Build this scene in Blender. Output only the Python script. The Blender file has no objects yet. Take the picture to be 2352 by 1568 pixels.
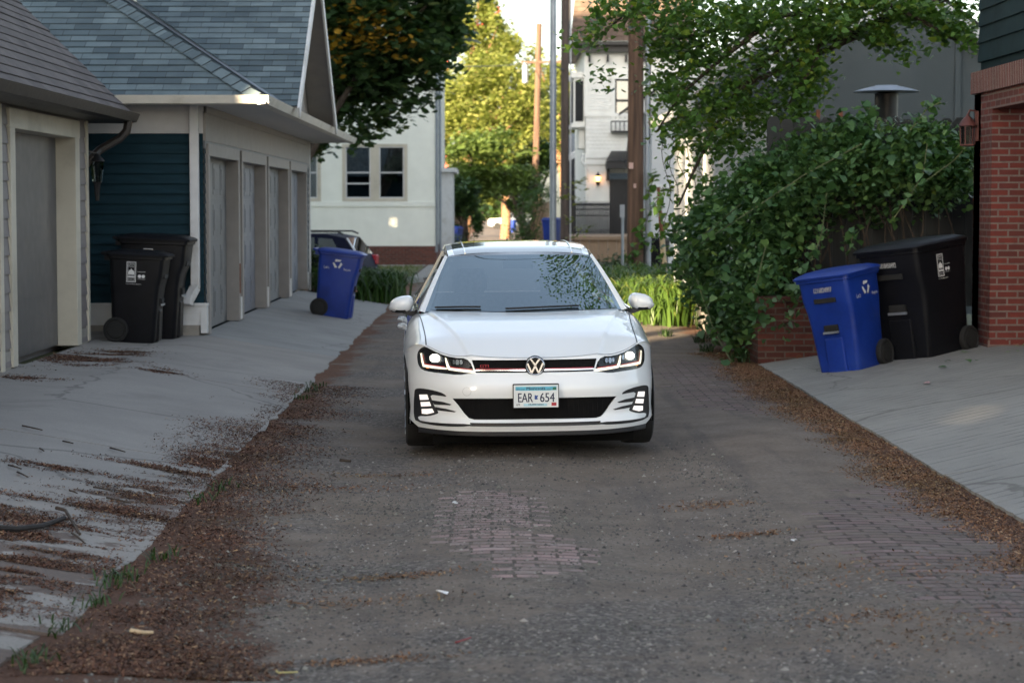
import bpy, bmesh, math, random
import numpy as np
from mathutils import Vector, Matrix
from mathutils.geometry import delaunay_2d_cdt

S = bpy.context.scene
C = S.collection
rng = np.random.default_rng(7)
random.seed(7)
R = math.radians

# ------------------------------------------------------------------ camera
H_CAM = 1.74
FPX, CX, CY, VX, VY = 5000.0, 1176.0, 784.0, 1130.0, 470.0
cd = bpy.data.cameras.new('camera'); cam = bpy.data.objects.new('camera', cd); C.objects.link(cam)
cd.sensor_width = 36.0; cd.lens = FPX / 2352.0 * 36.0
cd.clip_start = 0.1; cd.clip_end = 3000
cam.location = (0, 0, H_CAM)
cam.rotation_euler = (math.pi / 2 - math.atan((CY - VY) / FPX), 0, -math.atan((CX - VX) / FPX))
cd.dof.use_dof = True; cd.dof.focus_distance = 15.2; cd.dof.aperture_fstop = 4.0
S.camera = cam
RC = cam.rotation_euler.to_matrix()

# ------------------------------------------------------------------ sky and sun
SUN_A, SUN_E = R(65), R(13.5)
W = bpy.data.worlds.new('World'); S.world = W; W.use_nodes = True
wn = W.node_tree.nodes; wl = W.node_tree.links
sky = wn.new('ShaderNodeTexSky'); sky.sky_type = 'NISHITA'; sky.sun_disc = False
sky.sun_elevation = SUN_E; sky.sun_rotation = math.atan2(-math.cos(SUN_A), -math.sin(SUN_A))
sky.air_density = 1.0; sky.dust_density = 2.0; sky.ozone_density = 1.0
hs_ = wn.new('ShaderNodeHueSaturation'); hs_.inputs['Saturation'].default_value = .60
wl.new(sky.outputs[0], hs_.inputs['Color']); wl.new(hs_.outputs[0], wn['Background'].inputs[0]); wn['Background'].inputs[1].default_value = 0.07
sd = bpy.data.lights.new('sun', 'SUN'); so = bpy.data.objects.new('sun', sd); C.objects.link(so)
sd.energy = 5.0; sd.angle = R(0.5); sd.color = (1.0, 0.78, 0.50)
SUNV = Vector((math.cos(SUN_A) * math.cos(SUN_E), math.sin(SUN_A) * math.cos(SUN_E), -math.sin(SUN_E)))
so.rotation_euler = SUNV.to_track_quat('-Z', 'Y').to_euler()
vs = S.view_settings
vs.view_transform = 'Standard'; vs.look = 'None'; vs.gamma = 1.0; vs.use_curve_mapping = False
vs.exposure = 2.75

# ------------------------------------------------------------------ helpers
def at(px, py, Y):
    d = RC @ Vector(((px - CX) / FPX, (CY - py) / FPX, -1.0))
    t = Y / d.y
    return Vector((d.x * t, Y, H_CAM + d.z * t))
def atz(px, py, z):
    d = RC @ Vector(((px - CX) / FPX, (CY - py) / FPX, -1.0))
    t = (z - H_CAM) / d.z
    return Vector((d.x * t, d.y * t, z))

def thing(name, label, cat, loc=(0, 0, 0), group=None):
    o = bpy.data.objects.new(name, None); C.objects.link(o)
    o.empty_display_size = 0.2
    o.location = loc; o['label'] = label; o['category'] = cat
    if group: o['group'] = group
    return o
def tag(o, label, cat, group=None):
    o['label'] = label; o['category'] = cat
    if group: o['group'] = group
    return o
def structure(o):
    o['kind'] = 'structure'; return o
def stuff(o, label=None, cat=None):
    o['kind'] = 'stuff'
    if label: o['label'] = label
    if cat: o['category'] = cat
    return o
def children(o): return [c for c in bpy.data.objects if c.parent == o]
def dup(root, label=None):
    kids = {}
    for c in bpy.data.objects:
        if c.parent: kids.setdefault(c.parent.name, []).append(c)
    def cp(o, par):
        n = o.copy(); C.objects.link(n)
        if par: n.parent = par
        for k in kids.get(o.name, []): cp(k, n)
        return n
    r = cp(root, None)
    if label: r['label'] = label
    return r

def as_list(m): return m if isinstance(m, (list, tuple)) else [m]

class MB:
    def __init__(s): s.v = []; s.f = []; s.m = []; s.uv = {}
    def add(s, vs, fs, mi=0):
        o = len(s.v); s.v.extend([tuple(p) for p in vs])
        for f in fs: s.f.append([i + o for i in f]); s.m.append(mi)
        return o
    def box(s, x0, x1, y0, y1, z0, z1, mi=0):
        if x0 > x1: x0, x1 = x1, x0
        if y0 > y1: y0, y1 = y1, y0
        s.add([(x0, y0, z0), (x1, y0, z0), (x1, y1, z0), (x0, y1, z0), (x0, y0, z1), (x1, y0, z1), (x1, y1, z1), (x0, y1, z1)],
              [(3, 2, 1, 0), (4, 5, 6, 7), (0, 1, 5, 4), (1, 2, 6, 5), (2, 3, 7, 6), (3, 0, 4, 7)], mi); return s
    def bar(s, p, q, w, h, up=(0, 0, 1), mi=0):
        p = Vector(p); q = Vector(q); d = (q - p).normalized(); u = Vector(up)
        a = d.cross(u)
        if a.length < 1e-4: a = d.cross(Vector((0, 1, 0)))
        a.normalize(); b = a.cross(d).normalized()
        c = []
        for e in (p, q):
            for (i, j) in ((-1, -1), (1, -1), (1, 1), (-1, 1)): c.append(e + a * (i * w / 2) + b * (j * h / 2))
        s.add(c, [(3, 2, 1, 0), (4, 5, 6, 7), (0, 1, 5, 4), (1, 2, 6, 5), (2, 3, 7, 6), (3, 0, 4, 7)], mi); return s
    def tube(s, pts, rad, n=8, mi=0, cap=True):
        pts = [Vector(p) for p in pts]
        if not isinstance(rad, (list, tuple)): rad = [rad] * len(pts)
        V = []; prev = None
        for i, p in enumerate(pts):
            t = (pts[min(i + 1, len(pts) - 1)] - pts[max(i - 1, 0)]).normalized()
            if prev is None:
                a = t.cross(Vector((0, 0, 1)))
                if a.length < 1e-3: a = t.cross(Vector((1, 0, 0)))
            else: a = prev - t * prev.dot(t)
            a.normalize(); prev = a; b = t.cross(a)
            for k in range(n):
                an = 2 * math.pi * k / n
                V.append(p + (a * math.cos(an) + b * math.sin(an)) * rad[i])
        F = []
        for i in range(len(pts) - 1):
            for k in range(n):
                F.append((i * n + k, i * n + (k + 1) % n, (i + 1) * n + (k + 1) % n, (i + 1) * n + k))
        if cap: F.append(tuple(range(n - 1, -1, -1))); F.append(tuple(range((len(pts) - 1) * n, len(pts) * n)))
        s.add(V, F, mi); return s
    def lathe(s, prof, n=24, c=(0, 0, 0), axis='z', mi=0):
        V = []
        for (r, h) in prof:
            for k in range(n):
                a = 2 * math.pi * k / n; x, y = r * math.cos(a), r * math.sin(a)
                p = (x, y, h) if axis == 'z' else ((h, x, y) if axis == 'x' else (y, h, x))
                V.append((p[0] + c[0], p[1] + c[1], p[2] + c[2]))
        F = []
        for i in range(len(prof) - 1):
            for k in range(n): F.append((i * n + k, i * n + (k + 1) % n, (i + 1) * n + (k + 1) % n, (i + 1) * n + k))
        F.append(tuple(range(n - 1, -1, -1))); F.append(tuple(range((len(prof) - 1) * n, len(prof) * n)))
        s.add(V, F, mi); return s
    def prism(s, poly, vec, mi=0):
        vec = Vector(vec); n = len(poly); P = [Vector(p) for p in poly]
        V = P + [p + vec for p in P]
        F = [tuple(range(n - 1, -1, -1)), tuple(range(n, 2 * n))] + [(i, (i + 1) % n, n + (i + 1) % n, n + i) for i in range(n)]
        s.add(V, F, mi); return s
    def loft(s, rings, cap=True, closed=True, mi=0):
        n = len(rings[0]); V = [p for r in rings for p in r]; F = []
        for i in range(len(rings) - 1):
            for k in range(n if closed else n - 1):
                F.append((i * n + k, i * n + (k + 1) % n, (i + 1) * n + (k + 1) % n, (i + 1) * n + k))
        if cap: F.append(tuple(range(n - 1, -1, -1))); F.append(tuple(range((len(rings) - 1) * n, len(rings) * n)))
        s.add(V, F, mi); return s
    def grid(s, P, mi=0, flip=False):
        P = np.asarray(P); a, b = P.shape[:2]; F = []
        for i in range(a - 1):
            for j in range(b - 1):
                q = (i * b + j, i * b + j + 1, (i + 1) * b + j + 1, (i + 1) * b + j)
                F.append(q[::-1] if flip else q)
        s.add(P.reshape(-1, 3).tolist(), F, mi); return s
    def build(s, name, mats, parent=None, smooth=False, fix=True, bevel=0, sharp=40):
        loc = parent.location if parent else Vector((0, 0, 0))
        if parent and parent.parent: loc = loc + parent.parent.location
        me = bpy.data.meshes.new(name)
        me.from_pydata([(p[0] - loc[0], p[1] - loc[1], p[2] - loc[2]) for p in s.v], [], s.f)
        for m in as_list(mats): me.materials.append(m)
        me.polygons.foreach_set('material_index', s.m)
        if s.uv:
            l = me.uv_layers.new(name='uv')
            li = np.zeros(len(me.loops), dtype=np.int32); me.loops.foreach_get('vertex_index', li)
            arr = np.zeros((len(s.v), 2)); 
            for k, u in s.uv.items(): arr[k] = u
            l.data.foreach_set('uv', arr[li].ravel())
        if fix:
            bm = bmesh.new(); bm.from_mesh(me); bmesh.ops.recalc_face_normals(bm, faces=bm.faces[:]); bm.to_mesh(me); bm.free()
        if smooth:
            me.polygons.foreach_set('use_smooth', [True] * len(me.polygons))
            try: me.set_sharp_from_angle(angle=R(sharp))
            except Exception: pass
        me.update()
        o = bpy.data.objects.new(name, me); C.objects.link(o)
        if parent: o.parent = parent
        if bevel:
            b = o.modifiers.new('bevel', 'BEVEL'); b.width = bevel; b.segments = 2; b.limit_method = 'ANGLE'; b.angle_limit = R(40)
        return o

def clip(poly, ax, val, ge):
    out = []; n = len(poly)
    for i in range(n):
        a, b = poly[i], poly[(i + 1) % n]
        ina = (a[ax] >= val - 1e-9) if ge else (a[ax] <= val + 1e-9)
        inb = (b[ax] >= val - 1e-9) if ge else (b[ax] <= val + 1e-9)
        if ina: out.append(a)
        if ina != inb:
            t = (val - a[ax]) / (b[ax] - a[ax]); out.append((a[0] + t * (b[0] - a[0]), a[1] + t * (b[1] - a[1])))
    return out
def courses(mb, O, U, V, poly, step, lift, mi=0, jit=0.0):
    """boards or shingle courses over a convex polygon given in (u, v) metres of the plane O, U, V"""
    O, U, V = Vector(O), Vector(U).normalized(), Vector(V).normalized(); n = U.cross(V)
    v0 = min(p[1] for p in poly); v1 = max(p[1] for p in poly); k = 0
    while v0 + k * step < v1 - 1e-4:
        a, b = v0 + k * step, min(v1, v0 + (k + 1) * step)
        q = clip(clip(poly, 1, a, True), 1, b, False); k += 1
        if len(q) < 3: continue
        lf = lift * (1 + random.uniform(-jit, jit))
        base = mb.add([O + U * u + V * v + n * (lf * (1 - (v - a) / step) + 0.001) for u, v in q], [tuple(range(len(q)))], mi)
        for i, p in enumerate(q): mb.uv[base + i] = p
        lo = [p for p in q if abs(p[1] - a) < 1e-6]
        if len(lo) >= 2:
            u0, u1 = min(p[0] for p in lo), max(p[0] for p in lo)
            b2 = mb.add([O + U * u0 + V * a, O + U * u1 + V * a, O + U * u1 + V * a + n * (lf + .001), O + U * u0 + V * a + n * (lf + .001)], [(0, 1, 2, 3)], mi)
            for i, p in enumerate(((u0, a), (u1, a), (u1, a + .01), (u0, a + .01))): mb.uv[b2 + i] = p

def fast_mesh(name, V, F, mats, parent=None, smooth=False, loc=None):
    V = np.asarray(V, dtype=np.float32).reshape(-1, 3); F = np.asarray(F, dtype=np.int32)
    if parent is not None:
        V = V - np.array(parent.location, dtype=np.float32)
    me = bpy.data.meshes.new(name)
    me.vertices.add(len(V)); me.vertices.foreach_set('co', V.ravel())
    m, k = F.shape
    me.loops.add(m * k); me.loops.foreach_set('vertex_index', F.ravel())
    me.polygons.add(m); me.polygons.foreach_set('loop_start', np.arange(0, m * k, k, dtype=np.int32))
    try: me.polygons.foreach_set('loop_total', np.full(m, k, dtype=np.int32))
    except Exception: pass
    if smooth: me.polygons.foreach_set('use_smooth', np.ones(m, dtype=bool))
    me.update(calc_edges=True); me.validate()
    for mm in as_list(mats): me.materials.append(mm)
    o = bpy.data.objects.new(name, me); C.objects.link(o)
    if parent is not None: o.parent = parent
    return o

RHOMB = np.array([(0, -.5, 0), (.27, -.05, .06), (0, .5, -.04), (-.27, -.05, .06)])
HEART = np.array([(0, -.42, 0), (.30, -.46, .05), (.46, -.12, .07), (.22, .28, .0), (0, .55, -.08), (-.22, .28, .0), (-.46, -.12, .07), (-.30, -.46, .05)])
MAPLE = np.array([(0, -.45, 0), (.42, -.30, .05), (.30, .02, .03), (.50, .22, -.04), (0, .55, -.06), (-.50, .22, -.04), (-.30, .02, .03), (-.42, -.30, .05)])
def leaf_arrays(P, size, tmpl=RHOMB, up=0.5, hang=0.0, sd=0.3):
    P = np.asarray(P); N = len(P)
    n = rng.normal(size=(N, 3)); n /= np.linalg.norm(n, axis=1)[:, None]
    n[:, 2] = np.abs(n[:, 2]) ; n = n * (1 - up) + np.array([0, 0, 1.0]) * up
    n /= np.linalg.norm(n, axis=1)[:, None]
    d = rng.normal(size=(N, 3)); d[:, 2] -= hang * 2
    d -= n * np.sum(n * d, axis=1)[:, None]; d /= np.linalg.norm(d, axis=1)[:, None] + 1e-9
    s = np.cross(d, n)
    sz = size * np.clip(1 + sd * rng.normal(size=N), .4, 1.9)
    T = tmpl
    V = P[:, None, :] + sz[:, None, None] * (T[None, :, 0:1] * s[:, None, :] + T[None, :, 1:2] * d[:, None, :] + T[None, :, 2:3] * n[:, None, :])
    k = len(T); F = np.arange(N * k).reshape(N, k)
    return V.reshape(-1, 3), F
def leaves(name, P, size, m, parent=None, tmpl=RHOMB, up=.5, hang=0., sd=.3):
    V, F = leaf_arrays(P, size, tmpl, up, hang, sd)
    return fast_mesh(name, V, F, m, parent)
def clumps(n, c, r, shell=0.5, zcut=None):
    """clump centres in an ellipsoid, pushed towards its skin"""
    u = rng.normal(size=(n, 3)); u /= np.linalg.norm(u, axis=1)[:, None]
    k = rng.random(n) ** (1 / 3.); k = shell + (1 - shell) * k
    return np.array(c) + u * k[:, None] * np.array(r)
def around(cs, per, sig):
    P = np.repeat(cs, per, axis=0)
    return P + rng.normal(size=P.shape) * np.asarray(sig)
def blades_arrays(B, H, spread, width, seg=5, droop=1.0):
    """arching strap leaves from the base points B"""
    N = len(B); an = rng.random(N) * 2 * math.pi
    h = H * rng.uniform(.65, 1.15, N); sp = spread * rng.uniform(.3, 1.2, N)
    t = np.linspace(0, 1, seg + 1)
    w = width * rng.uniform(.6, 1.2, N)
    out = np.zeros((N, seg + 1, 2, 3))
    dx, dy = np.cos(an), np.sin(an)
    for i, ti in enumerate(t):
        r = sp * ti ** 1.4; z = h * (ti * 1.25 - droop * .55 * ti ** 3)
        c = np.stack([B[:, 0] + dx * r, B[:, 1] + dy * r, B[:, 2] + z], 1)
        ww = w * (1 - ti ** 2.2) * .5 + .0015
        sd_ = np.stack([-dy, dx, 0 * dx], 1) * ww[:, None]
        out[:, i, 0] = c - sd_; out[:, i, 1] = c + sd_
    idx = np.arange(N * (seg + 1) * 2).reshape(N, seg + 1, 2)
    F = np.stack([idx[:, :-1, 0], idx[:, :-1, 1], idx[:, 1:, 1], idx[:, 1:, 0]], -1).reshape(-1, 4)
    return out.reshape(-1, 3), F

# ------------------------------------------------------------------ materials
def newmat(name):
    m = bpy.data.materials.new(name); m.use_nodes = True
    return m, m.node_tree.nodes, m.node_tree.links, m.node_tree.nodes['Principled BSDF']
class NT:
    def __init__(s, nodes, links): s.n = nodes; s.l = links
    def new(s, t, **kw):
        x = s.n.new(t)
        for k, v in kw.items(): setattr(x, k, v)
        return x
    def put(s, sock, v):
        if isinstance(v, bpy.types.NodeSocket): s.l.new(v, sock)
        elif isinstance(v, (tuple, list)) and len(v) == 3 and sock.type == 'RGBA': sock.default_value = (*v, 1)
        else: sock.default_value = v
    def math(s, op, a, b=0.0, c=None):
        x = s.new('ShaderNodeMath', operation=op); s.put(x.inputs[0], a); s.put(x.inputs[1], b)
        if c is not None: s.put(x.inputs[2], c)
        return x.outputs[0]
    def mix(s, f, a, b, blend='MIX'):
        x = s.new('ShaderNodeMix', data_type='RGBA', blend_type=blend)
        s.put(x.inputs[0], f); s.put(x.inputs[6], a); s.put(x.inputs[7], b); return x.outputs[2]
    def noise(s, vec, scale, detail=4, rough=.55, dist=0.0):
        x = s.new('ShaderNodeTexNoise'); s.put(x.inputs['Vector'], vec); x.inputs['Scale'].default_value = scale
        x.inputs['Detail'].default_value = detail; x.inputs['Roughness'].default_value = rough; x.inputs['Distortion'].default_value = dist
        return x.outputs[0]
    def vor(s, vec, scale, out='Color', feature='F1'):
        x = s.new('ShaderNodeTexVoronoi', feature=feature); s.put(x.inputs['Vector'], vec); x.inputs['Scale'].default_value = scale
        return x.outputs[out]
    def ramp(s, f, *stops):
        x = s.new('ShaderNodeValToRGB'); s.put(x.inputs[0], f); e = x.color_ramp.elements
        while len(e) < len(stops): e.new(.5)
        for i, (p, c) in enumerate(stops):
            e[i].position = p; e[i].color = (*c, 1) if isinstance(c, (tuple, list)) else (c, c, c, 1)
        return x.outputs[0]
    def step(s, f, a, b):
        x = s.new('ShaderNodeMapRange', interpolation_type='SMOOTHSTEP'); s.put(x.inputs[0], f)
        s.put(x.inputs[1], a); s.put(x.inputs[2], b); return x.outputs[0]
    def obj(s): return s.new('ShaderNodeTexCoord').outputs['Object']
    def uvc(s): return s.new('ShaderNodeTexCoord').outputs['UV']
    def sep(s, v):
        x = s.new('ShaderNodeSeparateXYZ'); s.put(x.inputs[0], v); return x.outputs
    def comb(s, x, y, z=0.0):
        c = s.new('ShaderNodeCombineXYZ'); s.put(c.inputs[0], x); s.put(c.inputs[1], y); s.put(c.inputs[2], z); return c.outputs[0]
    def bump(s, h, strength=.3, dist=.01):
        b = s.new('ShaderNodeBump'); s.put(b.inputs['Height'], h); b.inputs['Strength'].default_value = strength; b.inputs['Distance'].default_value = dist
        return b.outputs[0]

def M(name, col, rough=.6, metal=0., coat=0., var=.18, scale=6., bump=0., bscale=60., spec=.5, dirt=None, dscale=1.5, stretch=None):
    m, n, l, b = newmat(name); t = NT(n, l); v = t.obj()
    if stretch:
        mp = t.new('ShaderNodeMapping'); t.put(mp.inputs[0], v); mp.inputs['Scale'].default_value = stretch; v = mp.outputs[0]
    f = t.noise(v, scale, 5)
    lo = tuple(c * (1 - var) for c in col); hi = tuple(min(1, c * (1 + var)) for c in col)
    c = t.ramp(f, (.3, lo), (.7, hi))
    if dirt:
        d = t.step(t.noise(v, dscale, 6, .65), .5, .72); c = t.mix(t.math('MULTIPLY', d, .6), c, dirt)
    t.put(b.inputs['Base Color'], c)
    r = t.noise(v, scale * 3, 3)
    rr = t.new('ShaderNodeMapRange'); t.put(rr.inputs[0], r); rr.inputs[3].default_value = max(.02, rough - .08); rr.inputs[4].default_value = min(1, rough + .08)
    t.put(b.inputs['Roughness'], rr.outputs[0])
    b.inputs['Metallic'].default_value = metal; b.inputs['Specular IOR Level'].default_value = spec
    b.inputs['Coat Weight'].default_value = coat; b.inputs['Coat Roughness'].default_value = .03
    if bump: t.put(b.inputs['Normal'], t.bump(t.noise(v, bscale, 4), bump, .01))
    return m
def EM(name, col, strength):
    m, n, l, b = newmat(name)
    b.inputs['Base Color'].default_value = (*[min(1, c) for c in col], 1); b.inputs['Emission Color'].default_value = (*col, 1); b.inputs['Emission Strength'].default_value = strength
    return m
def LEAF(name, a, b_, c=None, rough=.45, trans=.35):
    m, n, l, b = newmat(name); t = NT(n, l)
    g = t.new('ShaderNodeNewGeometry'); ri = g.outputs['Random Per Island']
    stops = [(0.0, a), (.8, b_)] + ([(1.0, c)] if c else [])
    col = t.ramp(ri, *stops)
    col = t.mix(t.step(t.noise(t.obj(), 1.3, 3), .35, .7), col, t.mix(1.0, col, (.65, .72, .62), 'MULTIPLY'))
    t.put(b.inputs['Base Color'], col); b.inputs['Roughness'].default_value = rough
    tr = t.new('ShaderNodeBsdfTranslucent'); t.put(tr.inputs[0], t.mix(1.0, col, (1.15, 1.25, .55), 'MULTIPLY'))
    mx = t.new('ShaderNodeMixShader'); mx.inputs[0].default_value = trans
    l.new(b.outputs[0], mx.inputs[1]); l.new(tr.outputs[0], mx.inputs[2]); l.new(mx.outputs[0], n['Material Output'].inputs[0])
    return m
def BRICK(name, c1, c2, mortar, w=.205, h=.067, uv=False, bump=.6, msize=.010, dark=None, offs=.5):
    m, n, l, b = newmat(name); t = NT(n, l)
    if uv: vec = t.uvc()
    else:
        x, y, z = t.sep(t.obj()); vec = t.comb(t.math('ADD', x, y), z)
    br = t.new('ShaderNodeTexBrick'); t.put(br.inputs['Vector'], vec); br.offset = offs
    for k, v in (('Color1', c1), ('Color2', c2), ('Mortar', mortar)): br.inputs[k].default_value = (*v, 1)
    br.inputs['Scale'].default_value = 1.0; br.inputs['Mortar Size'].default_value = msize; br.inputs['Mortar Smooth'].default_value = .25
    br.inputs['Brick Width'].default_value = w; br.inputs['Row Height'].default_value = h
    col = t.mix(t.math('MULTIPLY', t.step(t.noise(vec, 14, 5, .7), .4, .75), .45), br.outputs[0], dark or tuple(c * .45 for c in c1))
    col = t.mix(t.math('MULTIPLY', t.step(t.noise(vec, 1.2, 4), .5, .8), .25), col, tuple(.5 * (a + b2) * .7 for a, b2 in zip(c1, mortar)))
    t.put(b.inputs['Base Color'], col); b.inputs['Roughness'].default_value = .85
    hgt = t.math('SUBTRACT', t.math('MULTIPLY', t.noise(vec, 60, 4), .35), br.outputs['Fac'])
    t.put(b.inputs['Normal'], t.bump(hgt, bump, .008))
    return m
def SHINGLE(name, c1, c2, dark, w=.30, h=.14):
    m, n, l, b = newmat(name); t = NT(n, l); vec = t.uvc()
    br = t.new('ShaderNodeTexBrick'); t.put(br.inputs['Vector'], vec); br.offset = .37; br.offset_frequency = 2
    for k, v in (('Color1', c1), ('Color2', c2), ('Mortar', dark)): br.inputs[k].default_value = (*v, 1)
    br.inputs['Scale'].default_value = 1.0; br.inputs['Mortar Size'].default_value = .004; br.inputs['Mortar Smooth'].default_value = .5
    br.inputs['Brick Width'].default_value = w; br.inputs['Row Height'].default_value = h
    col = t.mix(t.math('MULTIPLY', t.step(t.noise(vec, 2.2, 5, .6), .4, .7), .35), br.outputs[0], tuple(c * .6 for c in c2))
    col = t.mix(.5, col, t.mix(1.0, col, t.ramp(t.noise(vec, 160, 2), (.3, .6), (.7, 1.35)), 'MULTIPLY'))
    t.put(b.inputs['Base Color'], col); b.inputs['Roughness'].default_value = .9
    t.put(b.inputs['Normal'], t.bump(t.noise(vec, 180, 2), .25, .004))
    return m
def GLASS(name, tint=(.8, .85, .85), ior=1.7, rough=.0, spec=(.9, .95, 1)):
    m, n, l, b = newmat(name); t = NT(n, l); n.remove(b)
    tr = t.new('ShaderNodeBsdfTransparent'); tr.inputs[0].default_value = (*tint, 1)
    gl = t.new('ShaderNodeBsdfGlossy'); gl.inputs['Roughness'].default_value = rough; gl.inputs[0].default_value = (*spec, 1)
    fr = t.new('ShaderNodeFresnel'); fr.inputs[0].default_value = ior
    mx = t.new('ShaderNodeMixShader'); l.new(fr.outputs[0], mx.inputs[0]); l.new(tr.outputs[0], mx.inputs[1]); l.new(gl.outputs[0], mx.inputs[2])
    l.new(mx.outputs[0], n['Material Output'].inputs[0]); return m

m_white = M('white_trim_paint', (.62, .63, .64), .55, var=.06, dirt=(.40, .38, .34), dscale=2.2)
m_cream = M('cream_trim_paint', (.56, .52, .43), .55, var=.06, dirt=(.35, .32, .26))
m_gutter = M('white_gutter_metal', (.66, .64, .58), .4, var=.06, dirt=(.4, .37, .3), dscale=3)
m_brown_metal = M('dark_brown_metal', (.028, .022, .020), .45, var=.1)
m_teal = M('teal_siding_paint', (.009, .032, .046), .7, var=.2, scale=3, spec=.15, bump=.15, bscale=30, stretch=(1, 1, 6))
m_greysid = M('grey_brown_siding', (.185, .165, .165), .6, var=.1, scale=3)
m_frieze = M('grey_white_board', (.55, .55, .56), .6, var=.05)
m_frieze_b = M('beige_grey_board', (.26, .245, .235), .6, var=.08, dirt=(.28, .25, .22))
m_door_grey = M('grey_garage_door_paint', (.135, .145, .16), .5, var=.08, scale=4, dirt=(.10, .105, .11))
m_door_dark = M('dark_grey_door_metal', (.085, .085, .095), .4, var=.1, scale=2)
m_concrete_wall = M('foundation_concrete', (.30, .28, .25), .85, var=.2, scale=5, bump=.3)
m_steel = M('galvanized_steel', (.30, .33, .37), .45, metal=.6, var=.12, scale=5)
m_black = M('black_paint', (.012, .012, .014), .45, var=.2)
m_iron = M('black_iron', (.010, .010, .012), .5, var=.2)
m_rust = M('rusty_metal', (.16, .06, .03), .8, var=.3, scale=20)
m_binblack = M('black_bin_plastic', (.007, .0075, .010), .45, var=.2, spec=.2, scale=9, bump=.05, bscale=90)
m_binblue = M('blue_bin_plastic', (.006, .034, .26), .42, var=.3, scale=3, dirt=(.02, .05, .2), dscale=3, bump=.05, bscale=90)
m_marking = M('white_print', (.72, .72, .72), .6, var=.08)
m_marking2 = M('grey_print', (.42, .42, .42), .6, var=.1)
m_rubber = M('black_rubber', (.012, .012, .012), .8, var=.3, bump=.2, bscale=80)
m_shg_blue = SHINGLE('blue_grey_shingles', (.165, .22, .245), (.065, .095, .115), (.03, .035, .04))
m_shg_brown = SHINGLE('brown_grey_shingles', (.125, .105, .10), (.075, .062, .06), (.04, .035, .035))
m_shg_vic = SHINGLE('brown_roof_shingles', (.15, .10, .075), (.09, .065, .05), (.04, .03, .02), .4, .2)
m_shg_dark = SHINGLE('dark_roof_shingles', (.06, .065, .075), (.035, .04, .045), (.02, .02, .02), .4, .2)
m_brick = BRICK('red_brick', (.160, .028, .020), (.085, .020, .017), (.16, .125, .11), dark=(.08, .022, .022))
m_brick_soldier = BRICK('red_soldier_brick', (.160, .030, .022), (.09, .020, .016), (.34, .29, .26), w=.067, h=.4)
m_brick_old = BRICK('old_red_brick', (.17, .045, .030), (.085, .025, .018), (.14, .11, .09))
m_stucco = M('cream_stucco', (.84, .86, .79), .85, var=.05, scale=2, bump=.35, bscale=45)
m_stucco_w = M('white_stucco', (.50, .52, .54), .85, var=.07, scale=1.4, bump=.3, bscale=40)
m_grey_stucco = M('grey_stucco', (.078, .095, .102), .85, var=.1, scale=1.2, bump=.25, bscale=40)
m_vicwhite = M('white_house_paint', (.80, .80, .76), .6, var=.06, scale=2)
m_darkteal = M('dark_teal_boards', (.010, .026, .032), .8, var=.2, scale=3, spec=.12)
m_winglass = GLASS('window_glass', (.6, .63, .65), 2.1)
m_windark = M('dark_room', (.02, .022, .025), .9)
m_curtain = M('grey_curtain', (.35, .35, .34), .9, var=.3, scale=12)
m_wood_pole = M('weathered_pole_wood', (.095, .055, .036), .85, var=.65, scale=2.2, bump=.9, bscale=6, stretch=(6, 6, .3))
m_wood_grey = M('grey_pole_wood', (.10, .076, .064), .85, var=.5, scale=2.2, bump=.6, bscale=8, stretch=(6, 6, .3))
m_wood_fence = M('tan_fence_wood', (.36, .25, .165), .8, var=.2, scale=5, bump=.3, bscale=20, stretch=(6, 6, .5))
m_fence_black = M('black_stained_fence', (.010, .014, .016), .65, var=.3, scale=5, stretch=(5, 5, .5))
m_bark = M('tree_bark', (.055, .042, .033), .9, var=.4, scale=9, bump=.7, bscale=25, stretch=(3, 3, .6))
m_bark_lit = M('sunlit_tree_bark', (.20, .11, .06), .9, var=.35, scale=7, bump=.6, bscale=20)  # brighter copy of the bark, sunlight put into its colour
# ------------------------------------------------------------------ ground
def sm(a, b, x):
    t = np.clip((np.asarray(x, dtype=float) - a) / (b - a), 0, 1); return t * t * (3 - 2 * t)
_tab = np.random.default_rng(91).random((256, 256))
def vnoise(x, y, octv=4):
    x = np.asarray(x, dtype=float) + 57.3; y = np.asarray(y, dtype=float) + 31.7; r = 0; a = .5; tot = 0
    for o in range(octv):
        xi = np.floor(x).astype(int); yi = np.floor(y).astype(int); fx = x - xi; fy = y - yi; fx = fx * fx * (3 - 2 * fx); fy = fy * fy * (3 - 2 * fy)
        g = lambda i, j: _tab[(xi + i) % 256, (yi + j) % 256]
        r = r + a * ((g(0, 0) * (1 - fx) + g(1, 0) * fx) * (1 - fy) + (g(0, 1) * (1 - fx) + g(1, 1) * fx) * fy); tot += a; a *= .55; x = x * 2.03 + 11.1; y = y * 2.03 + 5.7
    return r / tot
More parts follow.
